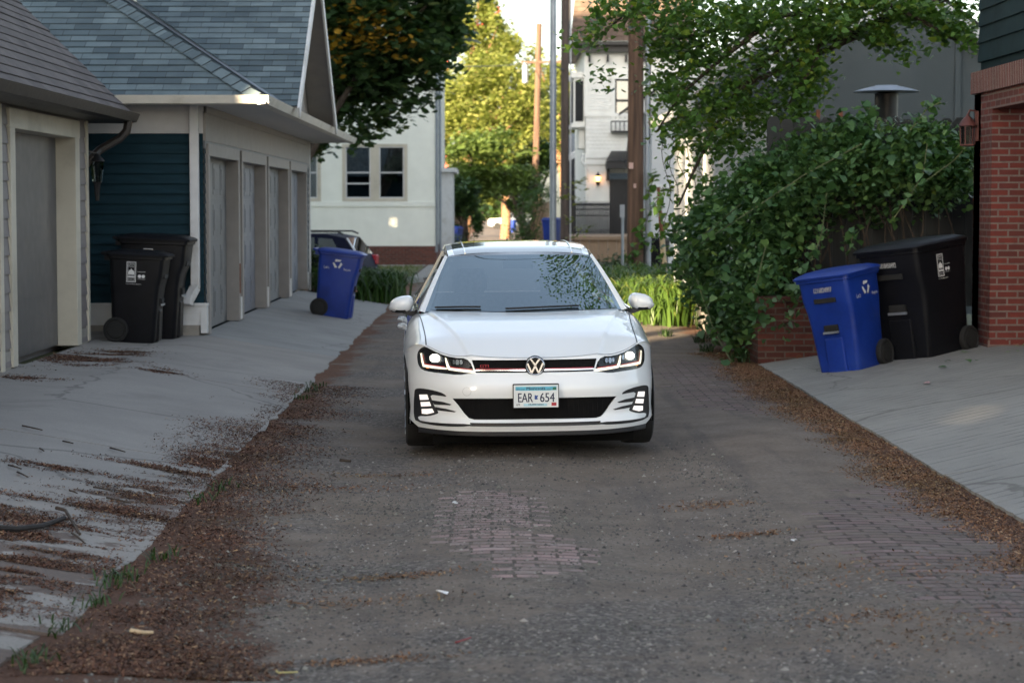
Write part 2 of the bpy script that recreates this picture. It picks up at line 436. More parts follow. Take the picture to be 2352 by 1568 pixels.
def gz(X, Y):
    X = np.asarray(X, dtype=float); Y = np.asarray(Y, dtype=float)
    z = .008 * np.clip(X, -2, 3) - .0048 * np.maximum(0, Y - 48)
    near = 1 - sm(38, 44, Y)
    z = z + near * (np.interp(X, [-60, -4.4, -3.3, -1.78], [.24, .24, .16, 0.0]) )
    nr = 1 - sm(24, 30, Y)
    z = z + nr * np.interp(X, [2.8, 4.9, 60], [0.0, .25, .30])
    z = z - .26 * sm(-2.1, -2.8, X) * sm(47, 49, Y) * (1 - sm(56, 59, Y))
    w = .012 * np.sin(X * 2.1 + .6 * np.sin(Y * .5)) * np.sin(Y * .9 + X) + .018 * np.cos(X * 3.4 - .2) * (np.abs(X - .4) < 2.0)
    z = z + (.012 + .03 * np.maximum(0, vnoise(X * 2, Y * 2.2, 3) - .35)) * np.exp(-((X + 1.58) / .22) ** 2) * sm(6, 8, Y) * (1 - sm(13.5, 15, Y))
    w = w * sm(-1.75, -1.1, X)
    return z + w * (np.abs(X) < 4) - .02 * (sm(-1.6, -.9, X) * (1 - sm(1.5, 2.4, X))) * sm(11, 14, Y) * (1 - sm(20, 24, Y))
def ground_sheet():
    xs = np.unique(np.concatenate([np.linspace(-400, -12, 12), np.linspace(-12, -3, 19), np.linspace(-3, 3.2, 63), np.linspace(3.2, 12, 18), np.linspace(12, 400, 12)]))
    ys = np.unique(np.concatenate([np.linspace(-60, 4, 14), np.linspace(4, 24, 120), np.linspace(24, 60, 60), np.linspace(60, 280, 40), np.linspace(280, 1500, 8)]))
    X, Y = np.meshgrid(xs, ys, indexing='ij'); Z = gz(X, Y)
    mb = MB(); mb.grid(np.stack([X, Y, Z], -1), flip=True)
    m, n, l, b = newmat('dirt_and_old_pavers'); t = NT(n, l); v = t.obj(); x, y, z = t.sep(v)
    big = t.noise(v, .55, 5, .6); mid = t.noise(v, 2.5, 5, .6); fine = t.noise(v, 42, 4, .7)
    mp = t.new('ShaderNodeMapping'); t.put(mp.inputs[0], v); mp.inputs['Scale'].default_value = (3.5, .35, 1)
    track = t.noise(mp.outputs[0], 1.0, 4, .6)
    dirt = t.ramp(mid, (.25, (.120, .096, .078)), (.5, (.165, .134, .110)), (.8, (.218, .180, .151)))
    dirt = t.mix(t.math('MULTIPLY', t.step(track, .5, .68), .55), dirt, (.088, .076, .070))
    dirt = t.mix(t.math('MULTIPLY', t.step(big, .52, .7), .5), dirt, (.178, .138, .102))
    # crushed stone, mixed grain
    gm = t.step(t.math('ADD', t.noise(v, .9, 5, .65), t.math('MULTIPLY', t.noise(v, 9, 3), .35)), .58, .76)
    gm = t.math('MULTIPLY', gm, t.math('ADD', .25, t.math('MULTIPLY', t.math('MAXIMUM', t.step(y, 11.5, 8.5), t.step(x, .2, -.5)), .75)))
    gcol = t.ramp(t.vor(v, 55), (.0, (.035, .031, .029)), (.5, (.105, .094, .088)), (.8, (.20, .182, .165)), (1., (.36, .33, .29)))
    col = t.mix(t.math('MULTIPLY', gm, .75), dirt, gcol)
    col = t.mix(.55, col, t.mix(1.0, col, t.ramp(fine, (.3, .55), (.7, 1.4)), 'MULTIPLY'))
    # old pavers showing through
    wob = t.math('ADD', t.math('MULTIPLY', t.math('SUBTRACT', t.noise(v, 1.6, 4, .6), .5), 1.3), t.math('MULTIPLY', t.math('SUBTRACT', t.noise(v, 7, 3), .5), .5))
    def patch(cx, cy, rx, ry):
        dx = t.math('DIVIDE', t.math('SUBTRACT', x, cx), rx); dy = t.math('DIVIDE', t.math('SUBTRACT', y, cy), ry)
        d = t.math('ADD', t.math('MULTIPLY', dx, dx), t.math('MULTIPLY', dy, dy))
        return t.step(t.math('ADD', d, t.math('MULTIPLY', wob, 1.1)), 1.12, .88)
    bw_, bh_ = .215, .098
    row = t.math('FLOOR', t.math('DIVIDE', y, bh_)); odd = t.math('MULTIPLY', t.math('MODULO', row, 2.0), .5)
    colm = t.math('FLOOR', t.math('ADD', t.math('DIVIDE', x, bw_), odd))
    qx = t.math('MULTIPLY', t.math('SUBTRACT', t.math('ADD', colm, .5), odd), bw_); qy = t.math('MULTIPLY', t.math('ADD', row, .5), bh_)
    qv = t.comb(qx, qy); qn = t.math('ADD', t.math('SUBTRACT', t.noise(qv, 1.5, 4, .6), .5), t.math('MULTIPLY', t.math('SUBTRACT', t.noise(qv, 23.7, 2), .5), .55))
    def patch(cx, cy, rx, ry):
        dx = t.math('DIVIDE', t.math('SUBTRACT', qx, cx), rx); dy = t.math('DIVIDE', t.math('SUBTRACT', qy, cy), ry)
        d = t.math('ADD', t.math('MULTIPLY', dx, dx), t.math('MULTIPLY', dy, dy))
        return t.step(t.math('ADD', d, t.math('MULTIPLY', qn, 2.4)), 1.02, .98)
    pA = t.math('MAXIMUM', patch(.00, 11.9, .28, 1.3), patch(.22, 10.7, .26, .7))
    pm = t.math('MAXIMUM', pA, t.math('MAXIMUM', patch(2.45, 10.9, .72, 2.2), t.math('MAXIMUM', patch(2.15, 21.0, .50, 3.2), patch(2.75, 8.6, .45, 1.2))))
    br = t.new('ShaderNodeTexBrick'); t.put(br.inputs['Vector'], t.comb(t.math('ADD', x, t.math('MULTIPLY', t.math('SUBTRACT', t.noise(v, 14, 3), .5), .02)), t.math('ADD', y, t.math('MULTIPLY', t.math('SUBTRACT', t.noise(v, 6, 3), .5), .03))))
    br.inputs['Scale'].default_value = 1; br.inputs['Brick Width'].default_value = bw_; br.inputs['Row Height'].default_value = bh_; br.offset = .5
    br.inputs['Mortar Size'].default_value = .011; br.inputs['Mortar Smooth'].default_value = .35
    for k, c in (('Color1', (.20, .14, .135)), ('Color2', (.135, .108, .100)), ('Mortar', (.045, .036, .030))): br.inputs[k].default_value = (*c, 1)
    bcol = t.mix(t.math('MULTIPLY', t.step(t.noise(v, 11, 5, .7), .45, .75), .55), br.outputs[0], (.20, .18, .175))
    wnz = t.new('ShaderNodeTexWhiteNoise', noise_dimensions='2D'); t.put(wnz.inputs['Vector'], qv)
    bcol = t.mix(1., bcol, t.ramp(wnz.outputs[0], (0, .8), (1, 1.2)), 'MULTIPLY')
    bcol = t.mix(pA, bcol, t.mix(1., bcol, (1.75, 1.72, 1.68), 'MULTIPLY'))
    dust = t.step(t.math('ADD', t.noise(v, 4, 5, .7), t.math('MULTIPLY', t.noise(v, 30, 3), .2)), .52, .72)
    col = t.mix(t.math('MULTIPLY', pm, t.math('SUBTRACT', .95, t.math('MULTIPLY', dust, .62))), col, bcol)
    # bark mulch and shed wood litter along both edges
    yf = t.step(y, 13.8, 9.0)
    lw = t.math('ADD', -1.60, t.math('MULTIPLY', yf, .62))
    le = t.math('SUBTRACT', t.math('ADD', lw, t.math('MULTIPLY', wob, .75)), x)
    re = t.math('SUBTRACT', x, t.math('ADD', 2.62, t.math('MULTIPLY', wob, .5)))
    mm = t.math('MAXIMUM', t.step(le, -.12, .12), t.math('MULTIPLY', t.step(re, -.1, .1), t.step(y, 46, 40)))
    mcol = t.ramp(t.noise(v, 50, 5, .75), (.25, (.055, .026, .016)), (.55, (.095, .050, .034)), (.8, (.26, .15, .09)))
    mcol = t.mix(t.step(y, 13, 17), mcol, t.mix(1., mcol, (1.25, 1.15, 1.0), 'MULTIPLY'))
    col = t.mix(t.math('MULTIPLY', mm, t.step(t.math('ADD', t.noise(v, 6, 4, .7), t.math('MULTIPLY', mm, .25)), .42, .58)), col, mcol)
    # earth away from the lane
    off = t.math('MAXIMUM', t.step(x, -3.6, -4.4), t.step(x, 3.6, 4.6))
    far = t.mix(mid, (.05, .065, .025), (.11, .10, .05))
    col = t.mix(off, col, far)
    t.put(b.inputs['Base Color'], col); b.inputs['Roughness'].default_value = .92; b.inputs['Specular IOR Level'].default_value = .25
    hb = t.math('ADD', t.math('MULTIPLY', t.math('MULTIPLY', br.outputs['Fac'], pm), -.9),
                t.math('ADD', t.math('MULTIPLY', fine, .5), t.math('MULTIPLY', t.math('MULTIPLY', t.vor(v, 55, 'Distance'), gm), -.6)))
    t.put(b.inputs['Normal'], t.bump(hb, .7, .012))
    o = mb.build('ground', m, smooth=True, fix=False); structure(o)
ground_sheet()

def conc(name, c, lines=0.0, warm=(1, 1, 1), soil=False):
    m, n, l, b = newmat(name); t = NT(n, l); v = t.obj(); x, y, z = t.sep(v)
    lo = tuple(c * w * .86 for w in warm); hi = tuple(c * w * 1.1 for w in warm)
    col = t.ramp(t.noise(v, 1.1, 6, .62), (.3, lo), (.7, hi))
    col = t.mix(t.math('MULTIPLY', t.step(t.noise(v, .7, 6, .7, .8), .52, .7), .38), col, tuple(c * w * .55 for w in warm))
    col = t.mix(.4, col, t.mix(1., col, t.ramp(t.noise(v, 90, 3), (.3, .7), (.7, 1.25)), 'MULTIPLY'))
    # hairline cracks
    cr = t.vor(t.comb(t.math('ADD', x, t.math('MULTIPLY', t.noise(v, 1.5, 4), .8)), t.math('MULTIPLY', y, .8)), .34, 'Distance', 'DISTANCE_TO_EDGE')
    col = t.mix(t.math('MULTIPLY', t.step(cr, .006, .002), .5), col, (.07, .065, .06))
    h = t.noise(v, 70, 4)
    if soil:   # bark and soil washed in tongues over the slab from its lane edge
        mp2 = t.new('ShaderNodeMapping'); t.put(mp2.inputs[0], v); mp2.inputs['Scale'].default_value = (1.3, 3.0, 1)
        tong = t.math('ADD', t.noise(mp2.outputs[0], 1.0, 6, .68, .6), t.math('MULTIPLY', t.math('SUBTRACT', t.noise(v, 9, 4, .7), .5), .30))
        edge = t.math('ADD', t.math('MULTIPLY', t.step(x, -3.3, -1.8), .30), t.math('MULTIPLY', t.math('MULTIPLY', t.step(y, 12.2, 10.2), t.step(x, -1.7, -2.5)), .16))
        sm_ = t.math('MULTIPLY', t.step(t.math('ADD', tong, edge), .80, .85), t.step(y, 14.4, 12.5))
        scol = t.ramp(t.noise(v, 45, 5, .75), (.3, (.022, .012, .008)), (.55, (.075, .036, .022)), (.75, (.20, .115, .07)))
        col = t.mix(t.math('MULTIPLY', sm_, .7), col, scol); h = t.math('ADD', h, t.math('MULTIPLY', sm_, t.noise(v, 50, 4)))
    if lines:
        w = t.new('ShaderNodeTexWave'); w.bands_direction = 'X'
        mp = t.new('ShaderNodeMapping'); t.put(mp.inputs[0], v); mp.inputs['Rotation'].default_value = (0, 0, R(62)); 
        t.put(w.inputs[0], mp.outputs[0]); w.inputs['Scale'].default_value = 2.3; w.inputs['Distortion'].default_value = .5; w.inputs['Detail'].default_value = 3
        lm = t.math('MULTIPLY', t.step(w.outputs['Fac'], .80, .98), t.step(t.noise(v, 3, 4), .4, .6))
        col = t.mix(t.math('MULTIPLY', lm, lines), col, tuple(c * .45 for _ in range(3)))
        h = t.math('SUBTRACT', h, lm)
    t.put(b.inputs['Base Color'], col); b.inputs['Roughness'].default_value = .8; b.inputs['Specular IOR Level'].default_value = .35
    t.put(b.inputs['Normal'], t.bump(h, .35, .006)); return m
m_conc = conc('driveway_concrete', .27, warm=(1.05, .985, .91), soil=True)
m_conc2 = conc('lighter_driveway_concrete', .27, warm=(1.0, 1, .97))
m_conc3 = conc('broomed_concrete', .26, lines=.65, warm=(1.03, 1.0, .93))

def zl(X): return float(np.interp(X, [-9, -4.4, -3.8, -3.3, -1.78], [.31, .29, .24, .245, -.006]))
def zr(X): return float(np.interp(X, [2.85, 4.9, 9], [.045, .345, .365]))
def slab(name, ys, xs_fn, zfn, m, step=.09, jag=.006, nx=14):
    """a thick concrete slab; its lane edge is ragged, its bottom 12 cm down"""
    mb = MB(); n = max(2, int((ys[1] - ys[0]) / step)); top = []
    for i in range(n + 1):
        y = ys[0] + (ys[1] - ys[0]) * i / n; xa, xb = xs_fn(y)
        j = random.uniform(-jag, jag)
        row = []
        for k in range(nx + 1):
            f = k / nx; x = xa + (xb - xa) * f
            if k == nx and name == 'left': x += j
            if k == 0 and name == 'right': x += j
            yy = y
            if 0 < i < n or abs(x) > 50: yy = y
            row.append((x, yy, zfn(x)))
        top.append(row)
    mb.grid(top, flip=True)
    a = np.array(top)
    for edge in (a[:, 0], a[:, -1], a[0], a[-1]):
        low = edge.copy(); low[:, 2] -= .13 if name == 'left' else .09; mb.grid(np.stack([edge, low]))
    o = mb.build('driveway', m, smooth=True, sharp=30); structure(o); return o
lane = lambda y: -1.80 + .16 * (float(vnoise(3.1, y * 1.6, 5)) - .5)
slab('left', (4.0, 8.72), lambda y: (-7, lane(y) - .05), zl, m_conc)
slab('left', (8.77, 14.55), lambda y: (-7, lane(y) + .04), zl, m_conc)
slab('left', (14.57, 19.95), lambda y: (-7, lane(y)), zl, m_conc)
slab('left', (19.97, 24.98), lambda y: (-4.29 if y < 23.3 else -6, lane(y) + .02), zl, m_conc)
slab('left', (25.0, 38.0), lambda y: (-3.38, lane(y) + .02), zl, m_conc2)
slab('right', (6.0, 13.6), lambda y: (2.86 + .008 * math.sin(y * 1.3), 9), zr, m_conc3)
slab('right', (13.61, 23.15), lambda y: (2.85 + .008 * math.sin(y * 1.3), 9), zr, m_conc3)

# lawn, kerb and path in front of the stucco house
def sheet(name, poly, m, dz=.03):
    mb = MB(); n = 10; (x0, x1, y0, y1) = poly
    mb.grid([[(x0 + (x1 - x0) * i / n, y0 + (y1 - y0) * j / n, float(gz(x0 + (x1 - x0) * i / n, y0 + (y1 - y0) * j / n)) + dz) for j in range(n + 1)] for i in range(n + 1)], flip=True)
    return structure(mb.build(name, m, smooth=True, fix=False))
m_lawn = M('dry_lawn', (.11, .115, .045), .9, var=.35, scale=2.5, bump=.4, bscale=40)
sheet('lawn', (-7, -1.95, 49.4, 63.6), m_lawn, .04)
sheet('path', (-1.92, -1.2, 52.0, 66.0), m_conc, .03)
sheet('path', (-7, -1.95, 63.62, 64.8), m_conc, .05)
k = MB(); pts = [(-2.9, 49.2), (-2.3, 48.9), (-1.9, 49.0), (-1.62, 49.5)]
for a, b_ in zip(pts, pts[1:]): k.bar((*a, gz(*a) + .04), (*b_, gz(*b_) + .04), .16, .16)
structure(k.build('kerb', m_conc2, bevel=.02))
V, F = blades_arrays(np.stack([rng.uniform(-6, -2, 2500), rng.uniform(49.5, 63, 2500), np.zeros(2500)], 1) + np.array([0, 0, .02]), .12, .08, .02, 3)
m_grass = LEAF('grass_blade', (.07, .11, .025), (.14, .16, .045), (.22, .19, .08))
V[:, 2] += gz(V[:, 0], V[:, 1])
stuff(fast_mesh('grass', V, F, m_grass), 'short dry lawn grass before the cream house', 'grass')

# loose litter on the ground: one mass each
def edge_noise(x, y): return 1.6 * (vnoise(x * 1.1, y * 1.5, 5) - .5)
def top_z(x, y):
    z = gz(x, y)
    zL = np.interp(x, [-9, -4.4, -3.8, -3.3, -1.78], [.31, .29, .24, .245, -.006]) + .002; zR = np.interp(x, [2.85, 4.9, 9], [.045, .345, .365]) + .002
    z = np.where((x < -1.80) & (y < 38), zL, z); z = np.where((x > 2.87) & (y < 23.1), zR, z); return z
def chips(n, fn, L, wd, name, m, label, cat, lift=.006, keep=None):
    x, y = fn(n)
    a = rng.random(len(x)) * math.pi; l = L * rng.uniform(.4, 1.5, len(x)) * .5; w = wd * rng.uniform(.5, 1.4, len(x)) * .5
    z = top_z(x, y) + lift * rng.uniform(.3, 1.6, len(x))
    dx, dy = np.cos(a), np.sin(a); tz = rng.normal(size=len(x)) * .35; bz = rng.normal(size=len(x)) * .35
    P = np.stack([x, y, z], 1); A = np.stack([dx, dy, tz], 1) * l[:, None]; B = np.stack([-dy, dx, bz], 1) * w[:, None]
    V = np.stack([P - A - B * .6, P + A - B, P + A * .9 + B, P - A + B * .8], 1)
    V[:, :, 2] = np.maximum(V[:, :, 2], z[:, None] - .004)
    o = fast_mesh(name, V.reshape(-1, 3), np.arange(len(x) * 4).reshape(-1, 4), m)
    return stuff(o, label, cat)
m_chip = LEAF('bark_chip', (.045, .018, .010), (.15, .062, .034), (.38, .24, .14), .85, .0)
m_chip2 = LEAF('orange_brown_chip', (.09, .040, .02), (.26, .125, .06), (.42, .28, .16), .85, .0)
def left_spots(n):
    y = 8 + 13 * rng.random(n * 3) ** 1.6; x = -1.72 + np.abs(rng.normal(size=n * 3)) * .0 + rng.normal(size=n * 3) * .42 + .42 * (1 - sm(9, 15, y))
    k = (edge_noise(x, y) + .62 - np.abs(x + 1.38 + .25 * sm(9, 14, y)) * 1.05 > rng.random(n * 3) * .55)
    return x[k][:n], y[k][:n]
chips(26000, left_spots, .019, .007, 'bark_mulch', m_chip, 'red brown bark mulch heaped along the left driveway edge', 'mulch')
def slab_spots(n):
    # debris washed onto the slab in lobes
    cs = [(-2.05, 12.6, .22, .5), (-2.4, 11.3, .35, .12), (-2.9, 11.6, .22, .10), (-2.6, 10.55, .45, .14), (-2.25, 9.95, .3, .10), (-2.75, 9.6, .28, .16), (-2.45, 9.1, .25, .14), (-2.2, 10.9, .25, .1),
          (-2.7, 13.2, .12, .06), (-3.95, 20.9, .28, .45), (-3.75, 21.9, .15, .3), (-3.05, 20.1, .11, .12), (-3.95, 18.6, .12, .12), (-1.9, 14.5, .1, .5), (-2.6, 9.9, .5, .5), (-2.0, 13.9, .25, .08), (-2.15, 12.0, .3, .06), (-2.35, 10.2, .3, .25), (-2.65, 10.0, .2, .08), (-2.3, 9.5, .35, .1)]
    pw = np.array([a[2] * a[3] for a in cs]) ** .6; pw /= pw.sum()
    i = rng.choice(len(cs), n * 2, p=pw); c = np.array(cs)[i]
    x = c[:, 0] + rng.normal(size=n * 2) * c[:, 2]; y = c[:, 1] + rng.normal(size=n * 2) * c[:, 3]
    k = (vnoise(x * 2.2, y * 6.5, 5) > .44 + rng.random(n * 2) * .10) & (x < -1.7) & (x > -4.28)
    return x[k][:n], y[k][:n]
chips(15000, slab_spots, .022, .008, 'bark_litter', m_chip, 'brown bark litter washed over the left driveway slabs', 'litter')
chips(60000, slab_spots, .009, .006, 'bark_crumbs', m_chip, 'fine bark crumbs smeared over the left driveway slabs', 'litter', .003)
chips(24000, left_spots, .010, .006, 'bark_crumbs', m_chip, 'fine dark bark crumbs along the left edge of the lane', 'litter', .004)
def right_spots(n):
    y = 10 + 16 * rng.random(n * 3); x = 2.62 + rng.normal(size=n * 3) * .22
    k = (x < 2.86) & (edge_noise(x, y) * .7 + .5 - np.abs(x - 2.66) * 1.3 > rng.random(n * 3) * .6); return x[k][:n], y[k][:n]
chips(40000, right_spots, .011, .007, 'wood_crumbs', m_chip2, 'fine orange brown crumbs along the right driveway edge', 'litter', .004)
chips(16000, right_spots, .018, .008, 'wood_chip_litter', m_chip2, 'orange brown wood chip litter along the right driveway edge', 'litter')
def lane_spots(n):
    cs = [(1.25, 12.6, .16, .10), (1.35, 11.4, .12, .05), (1.7, 10.2, .3, .25), (1.6, 9.0, .25, .1), (-.95, 13.5, .35, .12), (-.75, 14.2, .3, .08), (-.7, 9.6, .3, .08), (-.45, 10.2, .2, .05), (-.5, 8.3, .18, .04), (1.8, 8.6, .3, .2), (2.2, 9.8, .4, .4)]
    i = rng.integers(0, len(cs), n); c = np.array(cs)[i]
    return c[:, 0] + rng.normal(size=n) * c[:, 2], c[:, 1] + rng.normal(size=n) * c[:, 3]
chips(3500, lane_spots, .02, .007, 'dry_litter', m_chip2, 'scattered dry brown litter on the dirt of the lane', 'litter')
# pebbles
def pebbles(n):
    y = 6.5 + 9.5 * rng.random(n * 2) ** 1.4; x = rng.uniform(-1.6, 3.0, n * 2)
    dens = .35 + .65 * (np.sin(x * 2.3 + .7 * y) * np.sin(y * 1.1 - x * .6) > -.1) * (1 - .6 * np.exp(-((x - .75) / .35) ** 2))
    k = rng.random(n * 2) < dens; x, y = x[k][:n], y[k][:n]
    k = ~((x > 1.6) & (y > 9.5)); x, y = x[k], y[k]; N = len(x)
    s = .0062 * np.exp(rng.normal(size=N) * .45); s = np.minimum(s, .02)
    O = np.array([(1, 0, 0), (0, 1, 0), (-1, 0, 0), (0, -1, 0), (0, 0, .7), (.6, .6, .35), (-.6, .5, .3), (-.5, -.6, .35), (.6, -.5, .3)])[:6]
    O = np.array([(1, 0, 0), (.1, 1, 0), (-1, .1, 0), (0, -.9, 0), (.05, .1, .7)])
    a = rng.random(N) * 6.28; ca, sa = np.cos(a), np.sin(a); el = rng.uniform(.6, 1.0, N)
    V = np.zeros((N, 5, 3))
    for i, (ox, oy, oz) in enumerate(O):
        jx = ox * rng.uniform(.75, 1.25, N); jy = oy * el * rng.uniform(.75, 1.25, N)
        V[:, i, 0] = x + s * (jx * ca - jy * sa); V[:, i, 1] = y + s * (jx * sa + jy * ca); V[:, i, 2] = gz(x, y) - .001 + s * oz
    T = np.array([(0, 1, 4), (1, 2, 4), (2, 3, 4), (3, 0, 4)])
    F = (np.arange(N)[:, None, None] * 5 + T[None]).reshape(-1, 3)
    m = LEAF('pebble_stone', (.05, .044, .040), (.15, .132, .118), (.38, .34, .30), .8, .0)
    return fast_mesh('gravel', V.reshape(-1, 3), F, m)
stuff(pebbles(46000), 'loose grey gravel stones strewn over the dirt lane', 'gravel')
# ------------------------------------------------------------------ grey-brown garage, near left
GX = -4.30
g = thing('grey_garage', 'grey brown lap sided garage with cream door frame and dark gutter, nearest on the left', 'garage', (-6.5, 19, .3))
mb = MB()
FH = 2.62
# siding on the lane wall, left and right of the door, and above it
for (ya, yb, z0, z1) in ((10, 19.42, .30, FH), (22.62, 23.1, .30, FH), (19.42, 22.62, 2.46, FH)):
    courses(mb, (GX, ya, z0), (0, 1, 0), (0, 0, 1), [(0, 0), (yb - ya, 0), (yb - ya, z1 - z0), (0, z1 - z0)], .165, .016)
courses(mb, (GX, 23.1, .30), (-1, 0, 0), (0, 0, 1), [(0, 0), (5, 0), (5, FH - .3), (0, FH - .3)], .165, .016)
mb.build('wall', m_greysid, g, fix=False)
mb = MB(); mb.box(GX - .02, GX + .012, 10, 19.4, .05, .44); mb.box(GX - .02, GX + .012, 22.64, 23.1, .05, .44); mb.build('foundation', m_concrete_wall, g)
mb = MB(); mb.box(GX - .2, GX - .17, 19.6, 22.42, .30, 2.42)
for zz in (.83, 1.36, 1.89): mb.box(GX - .171, GX - .168, 19.6, 22.42, zz, zz + .012)
mb.build('garage_door', m_door_dark, g)
mb = MB(); mb.box(GX - .2, GX + .035, 22.42, 22.64, .29, 2.46); mb.box(GX - .2, GX + .035, 19.40, 19.60, .29, 2.46); mb.box(GX - .2, GX + .037, 19.38, 22.66, 2.42, 2.60)
mb.build('door_frame', m_cream, g, bevel=.006)
mb = MB(); mb.box(GX - .08, GX + .03, 23.08, 23.17, .30, FH); mb.build('corner_board', m_cream, g, bevel=.004)
mb = MB(); mb.box(GX - .01, GX + .03, 18.98, 19.10, .16, FH); mb.build('corner_board', m_cream, g, bevel=.004)
# soffit, fascia
ze = 2.72; xe = -3.97
mb = MB(); mb.box(GX - .1, xe + .01, 10, 23.85, FH + .001, FH + .02); mb.box(xe - .01, xe + .015, 10, 23.86, FH + .02, ze - .005); mb.build('fascia', m_brown_metal, g)
mb = MB(); pr = [(xe + .016, ze - .10), (xe + .10, ze - .085), (xe + .125, ze - .03), (xe + .14, ze + .005), (xe + .12, ze + .005), (xe + .016, ze - .012)]
mb.prism([(p[0], 10, p[1]) for p in pr], (0, 13.86, 0)); mb.build('gutter', m_brown_metal, g)
pit = 1.0
mb = MB(); w = 1.25
courses(mb, (xe + .05, 10, ze - .0), (0, 1, 0), (-1, 0, pit), [(0, 0), (13.9, 0), (13.9, w * math.hypot(1, pit)), (0, w * math.hypot(1, pit))], .14, .010, jit=.3)
o_roof = mb.build('roof', m_shg_brown, g, fix=False)
mb = MB(); q = [(xe, 23.84, ze - .03), (xe - w, 23.84, ze + w * pit - .03), (xe - 2 * w, 23.84, ze - .03), (xe - 2 * w + .2, 23.84, ze - .14), (xe - w, 23.84, ze + w * pit - .24), (xe, 23.84, ze - .13)]
mb.prism(q, (0, .03, 0)); mb.build('rake_board', m_brown_metal, g)
mb = MB(); mb.box(-10.5, GX - .25, 10, 23.05, .2, FH); mb.add([(xe - .3, 23.0, FH), (xe - w, 23.0, ze + w - .3), (xe - 2 * w + .3, 23.0, FH)], [(0, 1, 2)])
courses(mb, (xe - 2 * w, 23.9, ze), (0, -1, 0), (1, 0, pit), [(0, 0), (13.9, 0), (13.9, w * 1.414), (0, w * 1.414)], .3, .01)
mb.build('back_of_house', m_greysid, g)
# downspout elbow and hanging lantern
mb = MB(); mb.tube([(xe + .07, 23.5, ze - .08), (xe + .05, 23.5, ze - .19), (xe - .02, 23.48, ze - .27), (GX + .1, 23.4, ze - .40), (GX + .05, 23.25, ze - .48), (GX - .05, 23.22, ze - .6)], .045, 8); mb.build('downspout', m_brown_metal, g, smooth=True)
ln = MB(); cx, cy, cz = GX + .10, 23.26, 2.08
ln.lathe([(.02, .20), (.07, .14), (.085, .12), (.05, .115)], 8, (cx, cy, cz)); ln.lathe([(.05, -.10), (.075, .115)], 6, (cx, cy, cz), mi=1); ln.lathe([(.02, -.30), (.035, -.13), (.05, -.10)], 6, (cx, cy, cz)); ln.bar((cx, cy, cz + .2), (GX - .03, cy - .05, cz + .24), .02, .02)
ln.build('wall_lantern', [m_iron, GLASS('lantern_glass', (.5, .5, .45), 1.5)], g, smooth=True)

# ------------------------------------------------------------------ teal garage with four doors
tg = thing('teal_garage', 'teal sided garage with white trim, cross gable and four grey doors', 'garage', (-4, 31, .26))
TX, T0, T1 = -3.30, 25.0, 39.3
mb = MB(); courses(mb, (-9, T0, .60), (1, 0, 0), (0, 0, 1), [(0, 0), (9 + TX, 0), (9 + TX, 1.95), (0, 1.95)], .115, .024, jit=.15)
mb.build('wall', m_teal, tg, fix=False)
mb = MB(); mb.box(-9, TX + .02, T0 - .03, T0 + .02, .50, .60); mb.box(-9, TX, T0 - .02, T0 + .02, .42, .50); mb.box(-9, TX + .05, T0 - .055, T0 - .005, .585, .615); mb.box(-9, TX - .02, T0 - .012, T0 + .05, .36, .5)
mb.box(TX - .04, TX + .03, T0 - .04, T0 + .10, .27, .60); mb.build('skirt_board', m_white, tg)
mb = MB(); mb.box(-9, TX - .06, T0 - .008, T0 + .1, .2, .37); mb.build('foundation', m_concrete_wall, tg)
mb = MB(); mb.box(-9, TX, T0 - .02, T0 + .03, 2.55, 2.86); mb.box(-9, TX + .01, T0 - .035, T0 - .0, 2.80, 2.86); mb.build('frieze_board', m_frieze, tg)
mb = MB(); mb.box(TX - .02, TX + .03, T0, T1, 2.47, 2.86); mb.box(TX - .02, TX + .045, T0, T1, 2.78, 2.86); mb.build('header_board', m_frieze_b, tg)
mb = MB(); mb.box(TX - .05, TX + .02, T0 + .02, T1, 2.38, 2.47); mb.build('door_lintel', m_door_grey, tg)
bays = [25.0, 28.35, 31.72, 35.25, 38.65]
side = MB()
for i in range(4):
    side = MB()
    a, b_ = bays[i] + .12, bays[i + 1] - .12
    d = MB(); d.box(TX - .16, TX - .12, a + .15, b_ - .15, .25, 2.30)
    wp = (b_ - a - .3)
    for r_ in range(4):
        for c_ in range(4):
            y0 = a + .15 + wp * (c_ + .12) / 4; y1 = a + .15 + wp * (c_ + .88) / 4; z0 = .30 + r_ * .5 + .06; z1 = .30 + (r_ + 1) * .5 - .06
            d.box(TX - .122, TX - .114, y0, y1, z0, z1); d.box(TX - .116, TX - .1075, y0 + .07, y1 - .07, z0 + .06, z1 - .06)
    for zz in (.8, 1.3, 1.8): d.box(TX - .123, TX - .117, a + .15, b_ - .15, zz - .006, zz + .006)
    dm = m_door_grey if i % 2 == 0 else M('blue_grey_garage_door_paint', (.165, .18, .215), .5, var=.1, scale=4)
    d.build('garage_door', dm, tg, bevel=.006)
    fr = MB(); fr.box(TX - .17, TX + .045, a, a + .15, .25, 2.30); fr.box(TX - .17, TX + .045, b_ - .15, b_, .25, 2.30); fr.box(TX - .17, TX + .047, a - .002, b_ + .002, 2.30, 2.44)
    fr.build('door_frame', m_frieze_b, tg, bevel=.005)
    pb = MB(); pb.box(TX - .02, TX + .06, b_ - .03, b_ + .05, .26, .55); pb.build('plinth_block', m_white, tg, bevel=.005)
    if i == 0: rb = MB(); rb.box(TX + .046, TX + .052, b_ - .14, b_ - .03, .60, .98); rb.build('rotten_board', m_rust, tg)
    y0, y1 = (bays[i + 1] - .12, bays[i + 1] + .12) if i < 3 else (38.53, T1)
    courses(side, (TX, y0, .26), (0, 1, 0), (0, 0, 1), [(0, 0), (y1 - y0, 0), (y1 - y0, 2.12), (0, 2.12)], .115, .014)
    side.build('pier_siding', m_teal, tg, fix=False)
